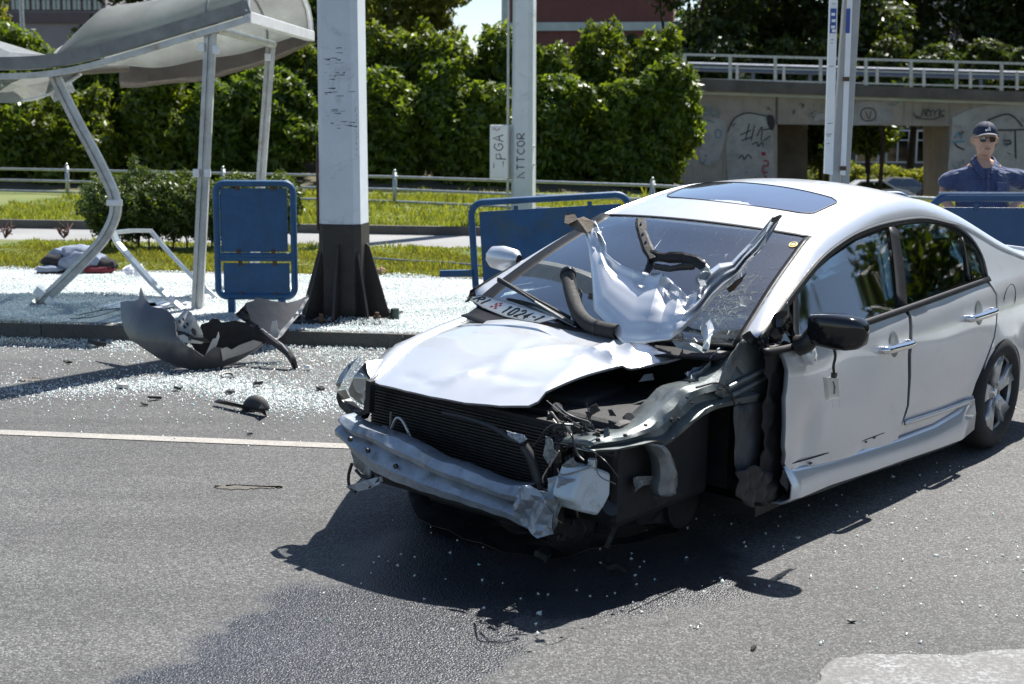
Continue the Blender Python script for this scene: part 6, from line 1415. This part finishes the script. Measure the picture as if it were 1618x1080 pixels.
MB().box((0, 0, .02), (.6, .6, .04)).build('foot_plate', M['pole_dark'], p2)
bxr = MB().box((-.345, -.10, (CAM_H + (192 - 238.5) * k2) - .12), (.29, .26, .83)).build('control_box', M['white_plastic'], p2, bevel=.012)
MB().box((-.345, -.235, 1.17), (.265, .008, .79)).build('box_door', M['white_plastic'], bxr, bevel=.003)
MB().tube([(-.215, -.16, .12), (-.215, -.16, 8)], .022, 8).build('cable_pipe', M['steel'], p2, True)
def letters(parent, x, y, z, w, h_, segs, mat, th, rot=True):
    """small painted letters, each stroke a thin ribbon; rotated a quarter turn like the tags on the box"""
    for gl in segs:
        mb = MB()
        for s in gl: mb.tube([(x + (q[1] if rot else q[0]) * w, y, z + (q[0] if rot else q[1]) * h_) for q in s], th, 4)
        mb.build('painted_letter', mat, parent)
# 'ZpGA'-like tag on the box, read bottom to top, and 'NTTCOR' on the pole
GLY = {'N': [[(0, 0), (0, 1), (1, 0), (1, 1)]], 'T': [[(0, 1), (1, 1)], [(.5, 1), (.5, 0)]], 'C': [[(1, .85), (.5, 1), (0, .6), (0, .4), (.5, 0), (1, .15)]], 'O': [[(.5, 0), (0, .35), (.1, .9), (.6, 1), (1, .6), (.9, .1), (.5, 0)]], 'R': [[(0, 0), (0, 1), (.8, 1), (.9, .75), (.7, .5), (0, .5), (1, 0)]],
       'Z': [[(0, 1), (1, 1), (0, 0), (1, 0)]], 'p': [[(0, -.3), (.05, .75), (.7, .75), (.85, .4), (.05, .2)]], 'G': [[(1, .85), (.5, 1), (0, .6), (0, .3), (.5, 0), (1, .2), (1, .5), (.6, .5)]], 'A': [[(0, 0), (.5, 1.1), (1, 0)], [(.2, .4), (.8, .45)]]}
def tagword(parent, word, x, y, z0, cell, gap, hgt, mat, th):
    """painted word turned a quarter, read upwards"""
    for k, ch in enumerate(word):
        mb = MB()
        for s in GLY[ch]: mb.tube([(x - q[1] * hgt, y, z0 + k * (cell + gap) + q[0] * cell) for q in s], th, 4)
        mb.build('painted_letter', mat, parent)
tagword(bxr, 'ZpGA', -.27, -.241, .93, .10, .035, .15, M['graf_black'], .008)
letters(bxr, -.44, -.241, 1.50, .12, .05, [[[(0, 0), (.3, 1), (.6, 0), (1, 1)]], [[(0, 1), (.5, 0), (1, .5)]]], M['graf_red'], .003, False)
tagword(p2, 'NTTCOR', .055, -.1725, .78, .085, .035, .12, M['graf_black'], .008)
for z in (.98, 1.26): MB().tube([(.168, -.06, z), (.19, -.06, z)], .018, 8).build('bolt', M['steel'], p2)
# bus stop posts on the right
BY = 12.0; kb_ = BY / F_PX
bs = empty('bus_stop_post', tuple(at(1304, 497, BY)), 'pair of grey bus stop posts with narrow white timetable boards seen edge on', 'bus stop sign'); bso = np.array(bs.location)
def ba(u, v, Y=BY): return at(u, v, Y) - bso
M['post_grey'] = mat_plain('grey_square_post', (.36, .36, .35), .5, .3, .12, 5)
MB().bar(ba(1303, 497), ba(1343, -60), .075, .07).build('post', M['post_grey'], bs, bevel=.006)
MB().bar(ba(1321, 497, BY + .05), ba(1355.5, -60, BY + .05), .066, .07).build('post', M['post_grey'], bs, bevel=.006)
bd = MB().prism([ba(1303, 274, BY - .08), ba(1316, 276, BY - .10), ba(1325, -40, BY - .10), ba(1313, -40, BY - .08)], (.0, .05, 0)).build('timetable_board', M['white_plastic'], bs)
bd2 = MB().prism([ba(1328, 276, BY - .06), ba(1336, 277, BY - .06), ba(1349, -40, BY - .06), ba(1341, -40, BY - .06)], (0, .03, 0)).build('timetable_board', M['white_plastic'], bs)
M['bs_blue'] = mat_plain('bus_stop_blue', (.025, .07, .30), .4)
def bquad(parent, u0, u1, v0, v1, Y, mat, name):
    sl = lambda v: (274 - v) * .034
    return MB().prism([ba(u0 + sl(v1), v1, Y), ba(u1 + sl(v1), v1, Y), ba(u1 + sl(v0), v0, Y), ba(u0 + sl(v0), v0, Y)], (0, .002, 0)).build(name, mat, parent)
blu = bquad(bd, 1303.6, 1312.8, 13, 52, BY - .106, M['bs_blue'], 'blue_panel'); bquad(bd2, 1328.6, 1335, 13, 52, BY - .066, M['bs_blue'], 'blue_panel')
for i, (a, v) in enumerate([(1305, 20), (1306, 30), (1305.5, 40), (1307, 46)]): bquad(bd, a, a + 6, v, v + 4.5, BY - .110, M['white_plastic'], 'white_lettering')
for i, (v, a, w_) in enumerate([(62, 1305, 5), (67, 1305, 4), (104, 1304.5, 7), (194, 1305, 8), (211, 1304, 9), (214, 1304.6, 6), (226, 1305, 4), (5, 1305, 6)]): bquad(bd, a, a + w_, v, v + 1.0, BY - .110, M['wire'], 'printed_line')
for v in (121, 262): bquad(bs, 1326.5, 1337, v, v + 7, BY - .09, M['rust'], 'clamp_band')
# ================================================================ TORN BUMPER AND DEBRIS
def px_sheet(name, pts, Yf, mat, parent, org, step=4., amp=.0, seed=0, th=(0, .006, -.002), smooth=True):
    bm = cut_sheet([(u, -v) for u, v in pts], 0, 2, step); r = random.Random(seed)
    for v_ in bm.verts:
        u, v = v_.co.x, -v_.co.z; p = at(u, v, Yf(u, v) + (r.uniform(-amp, amp) if amp else 0)) - org; v_.co = Vector(p)
    bm.normal_update(); return finish(bm, name, mat, parent, th)
tb = empty('torn_bumper', tuple(ground(300, 586)), 'torn off grey bumper lying upside down against the kerb, left of the thick pole', 'bumper'); to = np.array(tb.location)
M['bumper'] = mat_plain('scuffed_grey_bumper', (.085, .085, .09), .38, .2, .25, 5, .05, 30, (.22, .21, .20), .15, coat=.3)
M['bumper2'] = mat_plain('dull_grey_bumper_inside', (.055, .058, .066), .65, .0, .25, 5, .1, 60)
M['pale_strip'] = mat_plain('pale_grey_bracket', (.42, .41, .39), .5, .1, .15, 9)
BO = [(190, 477), (200, 475), (212, 475), (219, 472), (221.5, 454), (226, 466), (231, 474), (237, 484), (254, 486), (265, 491), (274, 502), (277, 512), (277, 521), (279, 530), (283, 537), (291, 544), (303, 550), (312, 556), (322, 563), (329, 556), (338, 548), (349, 549), (357, 552), (366, 553), (378, 548), (390, 541), (402, 537), (417, 542), (405, 552), (393, 559), (380, 567), (366, 574), (350, 580), (329, 585), (308, 585.5), (280, 579), (250, 566), (222, 547), (205, 536), (196, 521), (191, 500)]
def YB(u, v): 
    a = (u - 300) / 110.; b_ = (585 - v) / 110.; return 9.93 + .42 * a * a + .50 * b_ * b_ * (1 if u < 300 else .5) - .34 * b_ + .006 * math.sin(u * .11)
px_sheet('bumper_skin', BO, YB, M['bumper'], tb, to, 5., th=(.004, .022, -.006))
px_sheet('side_bracket', [(278, 505), (285, 496), (293, 489), (302, 493), (308, 504), (318, 521), (321, 532), (310, 536), (294, 529), (279, 521)], lambda u, v: YB(u, v) + .06, M['pale_strip'], tb, to, 6.)
for (u, v, a, c_) in ((284, 508, 2.2, 3), (289.5, 504, 2.2, 3), (291.5, 516, 2.2, 3), (296, 512, 2.2, 3), (306, 524, 4.2, 6)):
    px_sheet('bracket_hole', [(u + a * math.cos(t - .5), v + c_ * math.sin(t)) for t in np.linspace(0, 5.6, 8)], lambda u, v: YB(u, v) + .045, M['black'], tb, to, 20, th=(0, .003, 0))
px_sheet('bracket_edge', [(278, 521), (292, 524), (308, 533), (322, 533), (332, 540), (326, 541), (306, 540), (286, 531)], lambda u, v: YB(u, v) + .03, M['black'], tb, to, 6.)
px_sheet('side_bracket', [(281, 530), (290, 528), (304, 536), (322, 540), (318, 543), (296, 541), (286, 540)], lambda u, v: YB(u, v) + .015, M['pale_strip'], tb, to, 6.)
px_sheet('black_grille', [(300, 540), (312, 528), (318, 512), (330, 508), (336, 502), (344, 503), (350, 509), (372, 506), (392, 510), (412, 522), (424, 534), (418, 543), (400, 542), (380, 550), (356, 556), (340, 552), (324, 566), (310, 556)], lambda u, v: 10.22 + .0008 * (u - 350), M['cavity'], tb, to, 6., .008, 3)
px_sheet('clip_tongue', [(323, 563), (330, 548), (336, 535), (341, 534), (345, 524), (346, 532), (342, 545), (332, 560)], lambda u, v: 9.95, M['pale_strip'], tb, to, 6., .004, 5)
px_sheet('lower_lip', [(349, 551), (358, 548), (366, 552), (378, 545), (400, 537), (416, 541), (400, 552), (380, 560), (360, 566), (352, 570)], lambda u, v: YB(u, v) - .02, M['pale_strip'], tb, to, 6., .004, 6)
px_sheet('bumper_wing', [(388, 478), (402, 474), (404, 469), (430, 475), (455, 478), (474, 473), (487, 465), (484, 476), (470, 496), (456, 512), (444, 526), (436, 536), (424, 526), (404, 514), (392, 504), (384, 498), (380, 492), (384, 488)], lambda u, v: 10.55 - .25 * ((v - 465) / 70) - .05 * math.sin((u - 384) / 33), M['bumper2'], tb, to, 6., .001, 7)
px_sheet('torn_edge', [(486, 467), (488, 470), (474, 496), (458, 514), (446, 530), (437, 537), (434, 531), (446, 519), (460, 504), (474, 486)], lambda u, v: 10.47 - .25 * ((v - 465) / 70), M['pale_strip'], tb, to, 6., .01, 8)
px_sheet('torn_edge', [(428, 520), (430, 507), (437, 506), (438, 518), (444, 522), (438, 534), (428, 532)], lambda u, v: 10.18, M['pale_strip'], tb, to, 6., .01, 9)
px_sheet('torn_edge', [(383, 493), (386, 498), (390, 491), (386, 489)], lambda u, v: 10.45, M['white_plastic'], tb, to, 6., .004, 10)
px_sheet('black_liner', [(370, 498), (380, 488), (388, 480), (392, 492), (396, 506), (412, 516), (430, 526), (422, 534), (400, 518), (384, 506)], lambda u, v: 10.35, M['black'], tb, to, 6., .02, 11)
P = [Vector(at(u, v, Y) - to) for u, v, Y in ((412, 522, 10.2), (428, 536, 10.1), (444, 548, 10.05), (456, 558, 10.0), (463, 570, 9.95), (467, 580, 9.92))]; P[-1] = Vector(ground(467, 581) - to)
MB().tube(smooth_path(P, 5), [.018 + .012 * math.sin(i / 25 * 3) for i in range(26)], 1 and 8).build('black_strut', M['black'], tb, True)
MB().tube([P[0] + Vector((.01, -.02, .015)), P[2] + Vector((.01, -.02, .02)), P[3] + Vector((.0, -.02, .015))], .006, 5).build('strut_edge', M['pale_strip'], tb)
# fog lamp housing
lb = empty('lamp_housing', tuple(ground(382, 650)), 'broken black fog lamp surround lying on the road among the glass', 'car part'); lo = np.array(lb.location)
MB().prism([ground(u, v, z) - lo for u, v, z in ((338, 634, .03), (372, 641, .03), (410, 650, .025), (421, 656, .01), (418, 645, .07), (414, 637, .085), (408, 645, .05), (360, 634, .05), (345, 630, .045))], (.0, .02, -.012)).build('surround', M['black'], lb)
c0 = ground(402, 648, .01) - lo; rows = [[(c0[0] + .085 * math.cos(a) * math.cos(b2), c0[1] + .05 + .05 * math.sin(b2) * math.cos(a), max(0.002, .095 * math.sin(a))) for b2 in np.linspace(0, 6.283, 17)] for a in np.linspace(0, 1.57, 7)]
MB().grid(rows).build('lamp_bowl', M['dusty_black'], lb, True, solid=.003)
for i, (u, v, s, lab, mt) in enumerate([(361, 597, .045, 'small black hooked plastic clip below the torn bumper', 'black'), (408, 612, .05, 'jagged black plastic shard right of the torn bumper', 'black'), (362, 623, .045, 'flat black shard just above the fog lamp surround', 'black'), (282, 617, .04, 'black shard at the edge of the pole shadow', 'black'), (245, 632, .045, 'thin black sliver left of the glass spray', 'black'), (506, 617, .045, 'black plastic crumb near the headlight of the car', 'black'), (228, 641, .03, 'tiny dark sliver left of the black shards', 'black'), (487, 585, .05, 'clear plastic splinter standing up near the torn bumper', 'white_plastic'),
        (395, 688, .02, 'tiny black crumb near the white line', 'black'), (1346, 984, .018, 'small black pebble on the clean asphalt at lower right', 'black'), (1190, 1027, .015, 'tiny black chip on the asphalt near the bottom edge', 'black'), (196, 614, .06, 'pale plastic splinter lying in the shadow band', 'pale_strip'), (860, 885, .06, 'dark metal splinter under the nose of the car', 'cavity'), (975, 905, .05, 'black plastic scrap in the shadow below the washer tank', 'cavity'), (156, 549, .09, 'dark broken lump in the gutter glass left of the bumper', 'black'), (108, 575, .03, 'small black chip near the gutter on the left', 'black')]):
    p = ground(u, v); r = random.Random(i + 40); mb = MB(); n = r.randint(5, 7); ring = [(s * math.cos(6.283 * k / n) * r.uniform(.5, 1.3), s * .6 * math.sin(6.283 * k / n) * r.uniform(.5, 1.3), r.uniform(.002, s * .55)) for k in range(n)]
    if i == 0: mb.tube(smooth_path([(-.05, 0, .01), (-.04, .02, .03), (.03, .02, .03), (.045, 0, .01)], 4), .008, 6).tube([(-.03, -.03, .006), (.03, -.03, .006)], .006, 6)
    else: mb.prism(ring, (s * .1, 0, s * .35))
    o = mb.build('debris_shard', M[mt]); o.location = p; o.rotation_euler.z = r.uniform(0, 3); tag(o, lab, 'debris', 'car fragments scattered on the road')
# heap of clothes and bag, plastic, fallen panel
def lump(name, c, r3, mat, parent, seed=0, amp=.14, f=3., n=(22, 14), flat=True):
    r = np.random.default_rng(seed); ph = r.uniform(0, 6, 8); rows = []
    for a in np.linspace(-math.pi / 2, math.pi / 2, n[1]):
        row = []
        for b2 in np.linspace(0, 2 * math.pi, n[0] + 1):
            d = np.array([math.cos(a) * math.cos(b2), math.cos(a) * math.sin(b2), math.sin(a)])
            k = 1 + amp * (math.sin(d[0] * f * 2 + ph[0] + 2 * math.sin(d[2] * f + ph[1])) * .6 + abs(math.sin(d[1] * f * 1.7 + d[0] * f + ph[2])) - .4)
            p = d * np.array(r3) * k; 
            row.append((c[0] + p[0], c[1] + p[1], max(c[2] + p[2], .003) if flat else c[2] + p[2]))
        rows.append(row)
    return MB().grid(rows).build(name, mat, parent, True)
hp0 = ground(120, 430, .12); hb = empty('clothes_heap', tuple(hp0), 'heap of a grey jacket and a dark bag dropped at the edge of the grass', 'clothes'); k3 = hp0[1] / F_PX
M['jacket'] = mat_plain('grey_blue_cloth', (.20, .235, .31), .9, 0, .25, 6, .3, 22); M['darkcloth'] = mat_plain('black_cloth', (.012, .012, .016), .9, 0, .3, 8); M['redcloth'] = mat_plain('dark_red_cloth', (.14, .02, .03), .9, 0, .4, 12, .3, 20)
lump('jacket', (.0, .05, .11), (.30, .22, .17), M['jacket'], hb, 3, .16); lump('jacket_hood', (.02, .0, .20), (.18, .13, .10), M['jacket'], hb, 7, .14)
lump('jacket_opening', (-.19, -.06, .13), (.16, .10, .075), M['darkcloth'], hb, 4, .10); lump('sleeve', (-.24, -.14, .05), (.15, .09, .045), M['jacket'], hb, 5, .1); lump('sleeve_underside', (-.23, -.13, .02), (.15, .09, .04), M['darkcloth'], hb, 6, .1)  # black lumps form the dark jacket opening and the sleeve's underside
lump('bag', (.33, -.02, .07), (.12, .10, .085), M['darkcloth'], hb, 8, .15); lump('red_scarf', (.24, -.08, .04), (.20, .07, .045), M['redcloth'], hb, 9, .2)
wp0 = ground(212, 438, .12); pb = lump('crumpled_plastic_bag', (0, 0, .06), (.10, .08, .085), mat_plain('white_plastic_film', (.78, .77, .84), .4, 0, .08, 20), None, 12, .28, 4); pb.location = wp0; tag(pb, 'white crumpled plastic bag on the glass beneath the bent frame', 'plastic bag')
pf = ground(602, 433, .12); pf_ = lump('paper_scrap', (0, 0, .03), (.05, .04, .045), mat_plain('tan_paper', (.45, .30, .18), .8), None, 13, .25, 4); pf_.location = pf; tag(pf_, 'small tan crumpled paper in the grass right of the thick pole', 'litter')
fp = [ground(u, v, .14) for u, v in ((146, 485), (190, 478), (244, 474), (300, 478), (250, 487), (192, 488))]
o = MB().prism([p + np.array([0, 0, .012 * (i % 2)]) for i, p in enumerate(fp)], (0, 0, -.012)).build('fallen_metal_sheet', M['bent_frame']); tag(o, 'white metal panel lying flat on the glass left of the torn bumper', 'metal panel')
o = MB().tube(smooth_path([ground(u, v, .15) for u, v in ((120, 498), (160, 490), (190, 487), (150, 500), (110, 503))], 5), .004, 5).build('loose_cable', M['black']); tag(o, 'thin black cable curling on the glass beside the fallen panel', 'cable')
o = MB().tube(smooth_path([ground(u, v, .17) for u, v in ((585, 407), (640, 411), (700, 414), (760, 419))], 5), .012, 6).build('fallen_pipe', M['steel'], None, True); tag(o, 'thin grey pipe lying along the grass strip right of the thick pole', 'pipe')
for i, (u, v, lab) in enumerate(((8, 376, 'brown dried weed at the left edge by the narrow path'), (101, 376, 'dead brown weed by the path, above the clothes heap'))):
    p = ground(u, v, .12); r = random.Random(i); w_ = empty('dead_weed', tuple(p), lab, 'weed'); mb = MB()
    for k in range(16): mb.tube([(0, 0, 0), (r.uniform(-.1, .1), r.uniform(-.05, .05), r.uniform(.06, .14)), (r.uniform(-.17, .17), r.uniform(-.1, .1), r.uniform(.05, .26))], .008, 4)
    mb.build('stems', mat_plain('dead_stem', (.10, .05, .035), .9), w_)
# ================================================================ THE MAN
PYp = 11.2; kp_ = PYp / F_PX
man = empty('person', ((1548 - 809) * kp_, PYp, .12), 'man in navy cap, sunglasses and blue polo shirt, hands on hips behind the barrier', 'person', rz=R(-6))
def lx(u): return (u - 1548) * kp_
def lz(v): return CAM_H - .12 + (192 - v) * kp_
def ring(c, rx, ry, z, n=20, e=1.): return [(c[0] + rx * math.copysign(abs(math.cos(a)) ** e, math.cos(a)), c[1] + ry * math.copysign(abs(math.sin(a)) ** e, math.sin(a)), z) for a in np.linspace(0, 2 * math.pi, n + 1)[:-1]]
def loft(mb, rings): mb.grid(rings, close=True); n = len(rings[0]); k = len(mb.v); mb.f.append(tuple(range(k - n, k))); mb.f.append(tuple(range(k - n * len(rings) + n - 1, k - n * len(rings) - 1, -1))); return mb
def remeshed(mb, name, mat, parent, vox, sm=4):
    o = mb.build(name, mat, parent, True); m_ = o.modifiers.new('r', 'REMESH'); m_.mode = 'VOXEL'; m_.voxel_size = vox; m_.use_smooth_shade = True
    s = o.modifiers.new('s', 'SMOOTH'); s.factor = .5; s.iterations = sm; return o
hx0 = lx(1546) + .005
skin = mat_plain('sunburnt_skin', (.46, .27, .19), .5, 0, .10, 20, .05, 90, spec=.4)
body = MB()
# legs, hips, chest as one surface
for s in (-1, 1):
    loft(body, [ring((s * .12, -.05 + dy), rx, ry, z) for z, rx, ry, dy in ((.0, .045, .12, 0), (.05, .045, .09, .02), (.10, .045, .05, .06), (.30, .058, .06, .05), (.45, .055, .058, .04), (.70, .078, .08, .04), (.86, .09, .10, .04))])
loft(body, [ring((0, .0), rx, ry, z) for z, rx, ry in ((.78, .17, .12), (.90, .185, .135), (1.02, .18, .13), (1.15, .175, .125), (1.25, .17, .11), (1.32, .13, .09), (1.36, .07, .07))])
loft(body, [ring((hx0, .004), .052, .056, z) for z in (1.24, 1.30, 1.36, 1.44)])
body.tube([(0, -.072, 1.215), (0, -.050, 1.27), (0, -.03, 1.31)], [.055, .05, .035], 12)
def limb(mb, P, Rr): return mb.tube(smooth_path(P, 5), list(np.interp(np.linspace(0, 1, (len(P) - 1) * 5 + 1), np.linspace(0, 1, len(Rr)), Rr)), 12)
armL = [(-.185, 0, 1.29), (-.255, .02, 1.20), (-.285, .05, 1.115), (-.285, -.04, 1.03), (-.235, -.11, .965)]
armR = [(.19, 0, 1.29), (.29, .03, 1.22), (.365, .06, 1.14), (.33, -.03, 1.075), (.235, -.11, 1.02)]
for A in (armL, armR):
    limb(body, [((-.15 if A[0][0] < 0 else .15), 0, 1.19)] + A[1:], [.040, .036, .042, .038, .027]); e = Vector(A[-1]); sg = 1 if e.x < 0 else -1; d = Vector((sg * .5, -.25, -.6)).normalized()
    body.tube([e, e + d * .05, e + d * .09], [.028, .040, .030], 10)
    for k, (o_, L_) in enumerate(((-.027, .055), (-.009, .068), (.009, .064), (.027, .05))):
        b0 = e + d * .085 + Vector((0, o_, 0)); body.tube([b0, b0 + d * L_ * .5 + Vector((sg * .004, 0, 0)), b0 + d * L_ + Vector((sg * .016, 0, -.0))], [.0105, .010, .008], 8)
    body.tube([e + d * .02, e + d * .04 + Vector((-sg * .02, -.04, .01)), e + d * .07 + Vector((-sg * .01, -.055, .015))], [.014, .012, .009], 8)
# head
hz = 1.515; hx = lx(1546) + .005
hr = []
for z, rx, ry, cy in ((-.120, .022, .030, -.045), (-.112, .042, .050, -.035), (-.09, .056, .070, -.020), (-.06, .064, .083, -.008), (-.02, .070, .090, 0), (.02, .074, .095, .004), (.06, .076, .097, .006), (.095, .066, .084, .008), (.115, .042, .055, .008), (.123, .010, .014, .008)):
    hr.append([(x, y, hz + z) for x, y, _ in ring((hx, cy - .012), rx * 1.10, ry * 1.04, 0, 22)])
loft(body, hr)
body.tube([(hx, -.100, hz + .03), (hx, -.118, hz - .005), (hx, -.132, hz - .028), (hx, -.105, hz - .038)], [.010, .014, .019, .012], 8)            # nose
body.tube([(hx - .024, -.090, hz - .062), (hx, -.100, hz - .058), (hx + .024, -.090, hz - .062)], [.005, .008, .005], 8); body.tube([(hx - .02, -.088, hz - .074), (hx, -.098, hz - .074), (hx + .02, -.088, hz - .074)], [.005, .009, .005], 8)    # lips
body.tube([(hx - .012, -.080, hz - .100), (hx, -.088, hz - .102), (hx + .012, -.080, hz - .100)], [.012, .016, .012], 8)
for s in (-1, 1): body.tube([(hx + s * .082, .005, hz + .022), (hx + s * .097, .010, hz + .01), (hx + s * .095, .008, hz - .015), (hx + s * .080, .002, hz - .032)], [.010, .015, .012, .007], 8)
remeshed(body, 'body', skin, man, .009, 2)
MB().box((hx, -.1095, hz - .068), (.042, .010, .0045)).build('mouth', mat_plain('lip_shadow_line', (.16, .07, .06), .6), man, bevel=.001)
# hair
hh = MB(); 
for s in (-1, 1): loft(hh, [[(x + hx + s * .002, y, hz + z) for x, y, _ in ring((s * .035, .03), .042, .058, 0, 14)] for z in (-.03, .0, .045)])
remeshed(hh, 'hair', mat_plain('short_grey_hair', (.16, .15, .14), .8), man, .010, 1)
# shirt
st2 = MB()
loft(st2, [ring((0, .0), rx, ry, z, 24) for z, rx, ry in ((.80, .20, .16), (.86, .205, .165), (.98, .208, .168), (1.08, .205, .16), (1.18, .20, .148), (1.235, .20, .132), (1.275, .18, .112), (1.31, .140, .088), (1.338, .085, .068))])
for A in (armL, armR):
    P = [Vector(p) for p in A[:3]]; P[2] = P[1].lerp(P[2], .55); P[0] = P[0] + Vector((.06 if A[0][0] < 0 else -.06, 0, -.05)); P[1] = P[1] + Vector((0, 0, -.012)); st2.tube(smooth_path(P, 5), [.070] * 3 + [.078] * 5 + [.080] * 3, 14)
shirt = remeshed(st2, 'polo_shirt', None, man, .012, 5)
m, nt, b = nodes('blue_polo_cloth'); tc = coord(nt); n1 = noise(nt, tc, 7, 5, .6, dist=1.2)
nt.links.new(ramp(nt, n1, [(.3, (.034, .050, .12)), (.7, (.052, .075, .16))]), b.inputs['Base Color']); b.inputs['Roughness'].default_value = .85; b.inputs['Sheen Weight'].default_value = .1
bump(nt, noise(nt, tc, 6, 3, .5, dist=2.2), .8, .06, b); shirt.data.materials.clear(); shirt.data.materials.append(m); M['polo'] = m
for s in (-1, 1):       # collar
    rows = [[(s * (.012 + .008 * k) if i == 0 else s * x, y, z - .0 * k) for k, (dx) in enumerate((0, 1))] for i, (x, y, z) in enumerate(((.01, -.12, 1.33),))]
    P = [(s * .004, -.140, 1.235), (s * .026, -.115, 1.285), (s * .052, -.080, 1.330), (s * .070, -.02, 1.372), (s * .062, .045, 1.390), (0, .072, 1.395)]
    Q = [(s * .040, -.165, 1.215), (s * .072, -.145, 1.262), (s * .098, -.105, 1.298), (s * .108, -.02, 1.330), (s * .092, .065, 1.345), (0, .105, 1.35)]
    MB().grid([[tuple(p) for p in smooth_path(P, 3)], [tuple(q) for q in smooth_path(Q, 3)]]).build('collar', M['polo'], shirt, True, solid=.006)
MB().box((.004, -.160, 1.20), (.022, .006, .17), Matrix.Rotation(R(-8), 3, 'X')).build('button_placket', M['polo'], shirt, bevel=.002)
for z in (1.24, 1.18, 1.13): MB().tube([(.004, -.160 - (1.24 - z) * .12, z), (.004, -.167 - (1.24 - z) * .12, z)], .005, 8).build('button', M['wire'], shirt)
MB().box((.11, -.150, 1.14), (.09, .006, .10), Matrix.Rotation(R(-6), 3, 'X') @ Matrix.Rotation(R(28), 3, 'Z')).build('chest_pocket', M['polo'], shirt, bevel=.003)
tr_ = MB()
for s in (-1, 1): loft(tr_, [ring((s * .12, -.01), rx, ry, z) for z, rx, ry in ((.05, .075, .085), (.3, .08, .085), (.6, .095, .10), (.86, .115, .13))])
loft(tr_, [ring((0, 0), rx, ry, z) for z, rx, ry in ((.78, .19, .14), (.90, .20, .15))])
remeshed(tr_, 'trousers', mat_plain('dark_trousers', (.03, .03, .035), .9), man, .015, 3)
for s in (-1, 1): loft(MB(), [ring((s * .12, -.06), rx, ry, z) for z, rx, ry in ((.0, .052, .14), (.04, .052, .14), (.075, .045, .09))]).build('shoe', M['black'], man, True)
# cap
cap = MB(); cr_ = []
for a in np.linspace(0, math.pi / 2, 9): cr_.append([(hx + .093 * math.cos(a) ** .9 * math.cos(t), -.002 + .110 * math.cos(a) ** .9 * math.sin(t), hz + .045 + .098 * math.sin(a) ** .9) for t in np.linspace(0, 6.283, 29)])
capm = mat_plain('navy_cap_cloth', (.012, .02, .05), .8, 0, .2, 20)
capo = MB().grid(cr_).build('cap', capm, man, True)
rows = []
for i, t in enumerate(np.linspace(0, 1, 7)):
    rows.append([(hx + (.088 - .006 * t) * math.sin(q), -.105 * math.cos(q) * (1) - .060 * t * math.cos(q) ** .6, hz + .054 - .006 * t - .018 * (math.sin(q) ** 2)) for q in np.linspace(-1.35, 1.35, 17)])
br = MB().grid(rows).build('cap_brim', capm, capo, True, solid=.005)
MB().tube(rows[-1], .003, 5).build('brim_piping', M['white_plastic'], br)
mb = MB()
for k in range(3):
    x = hx - .020 + k * .014; h_ = .013 + k * .009; yb = -.104; mb.prism([(x, yb - .006, hz + .072), (x + .010, yb - .006, hz + .072), (x + .004, yb + .008, hz + .072 + h_), (x - .005, yb + .008, hz + .072 + h_ * .8)], (0, -.004, 0))
lg = mb.build('cap_emblem', M['white_plastic'], capo); lg['kind'] = 'stuff'
for k in range(6): MB().tube([(hx + .0945 * math.cos(a) ** .9 * math.cos(t), -.002 + .1115 * math.cos(a) ** .9 * math.sin(t), hz + .045 + .099 * math.sin(a) ** .9) for a in np.linspace(0, 1.55, 8) for t in [k * 1.047 + .5]], .0012, 4).build('cap_seam', M['wire'], capo)
# sunglasses
gl = MB(); gm = mat_plain('dark_lens', (.008, .006, .006), .06, 0, .1, 5, rvar=.02)
for s in (-1, 1):
    q = [(hx + s * (.034 + .026 * math.copysign(abs(math.cos(a)) ** .7, math.cos(a))), -.119 + .016 * (abs(.034 + .026 * math.cos(a)) / .06) ** 2, hz + .006 + .022 * math.copysign(abs(math.sin(a)) ** .8, math.sin(a))) for a in np.linspace(0, 6.283, 17)[:-1]]
    gl.prism(q, (0, .004, 0))
o = gl.build('sunglasses', gm, man); o['kind'] = 'stuff'
MB().tube([(hx - .012, -.120, hz + .016), (hx, -.126, hz + .019), (hx + .012, -.120, hz + .016)], .0025, 6).build('glasses_bridge', gm, man)
for s in (-1, 1): MB().tube([(hx + s * .062, -.104, hz + .016), (hx + s * .083, -.05, hz + .018), (hx + s * .090, .005, hz + .018)], .0025, 6).build('glasses_arm', gm, man)
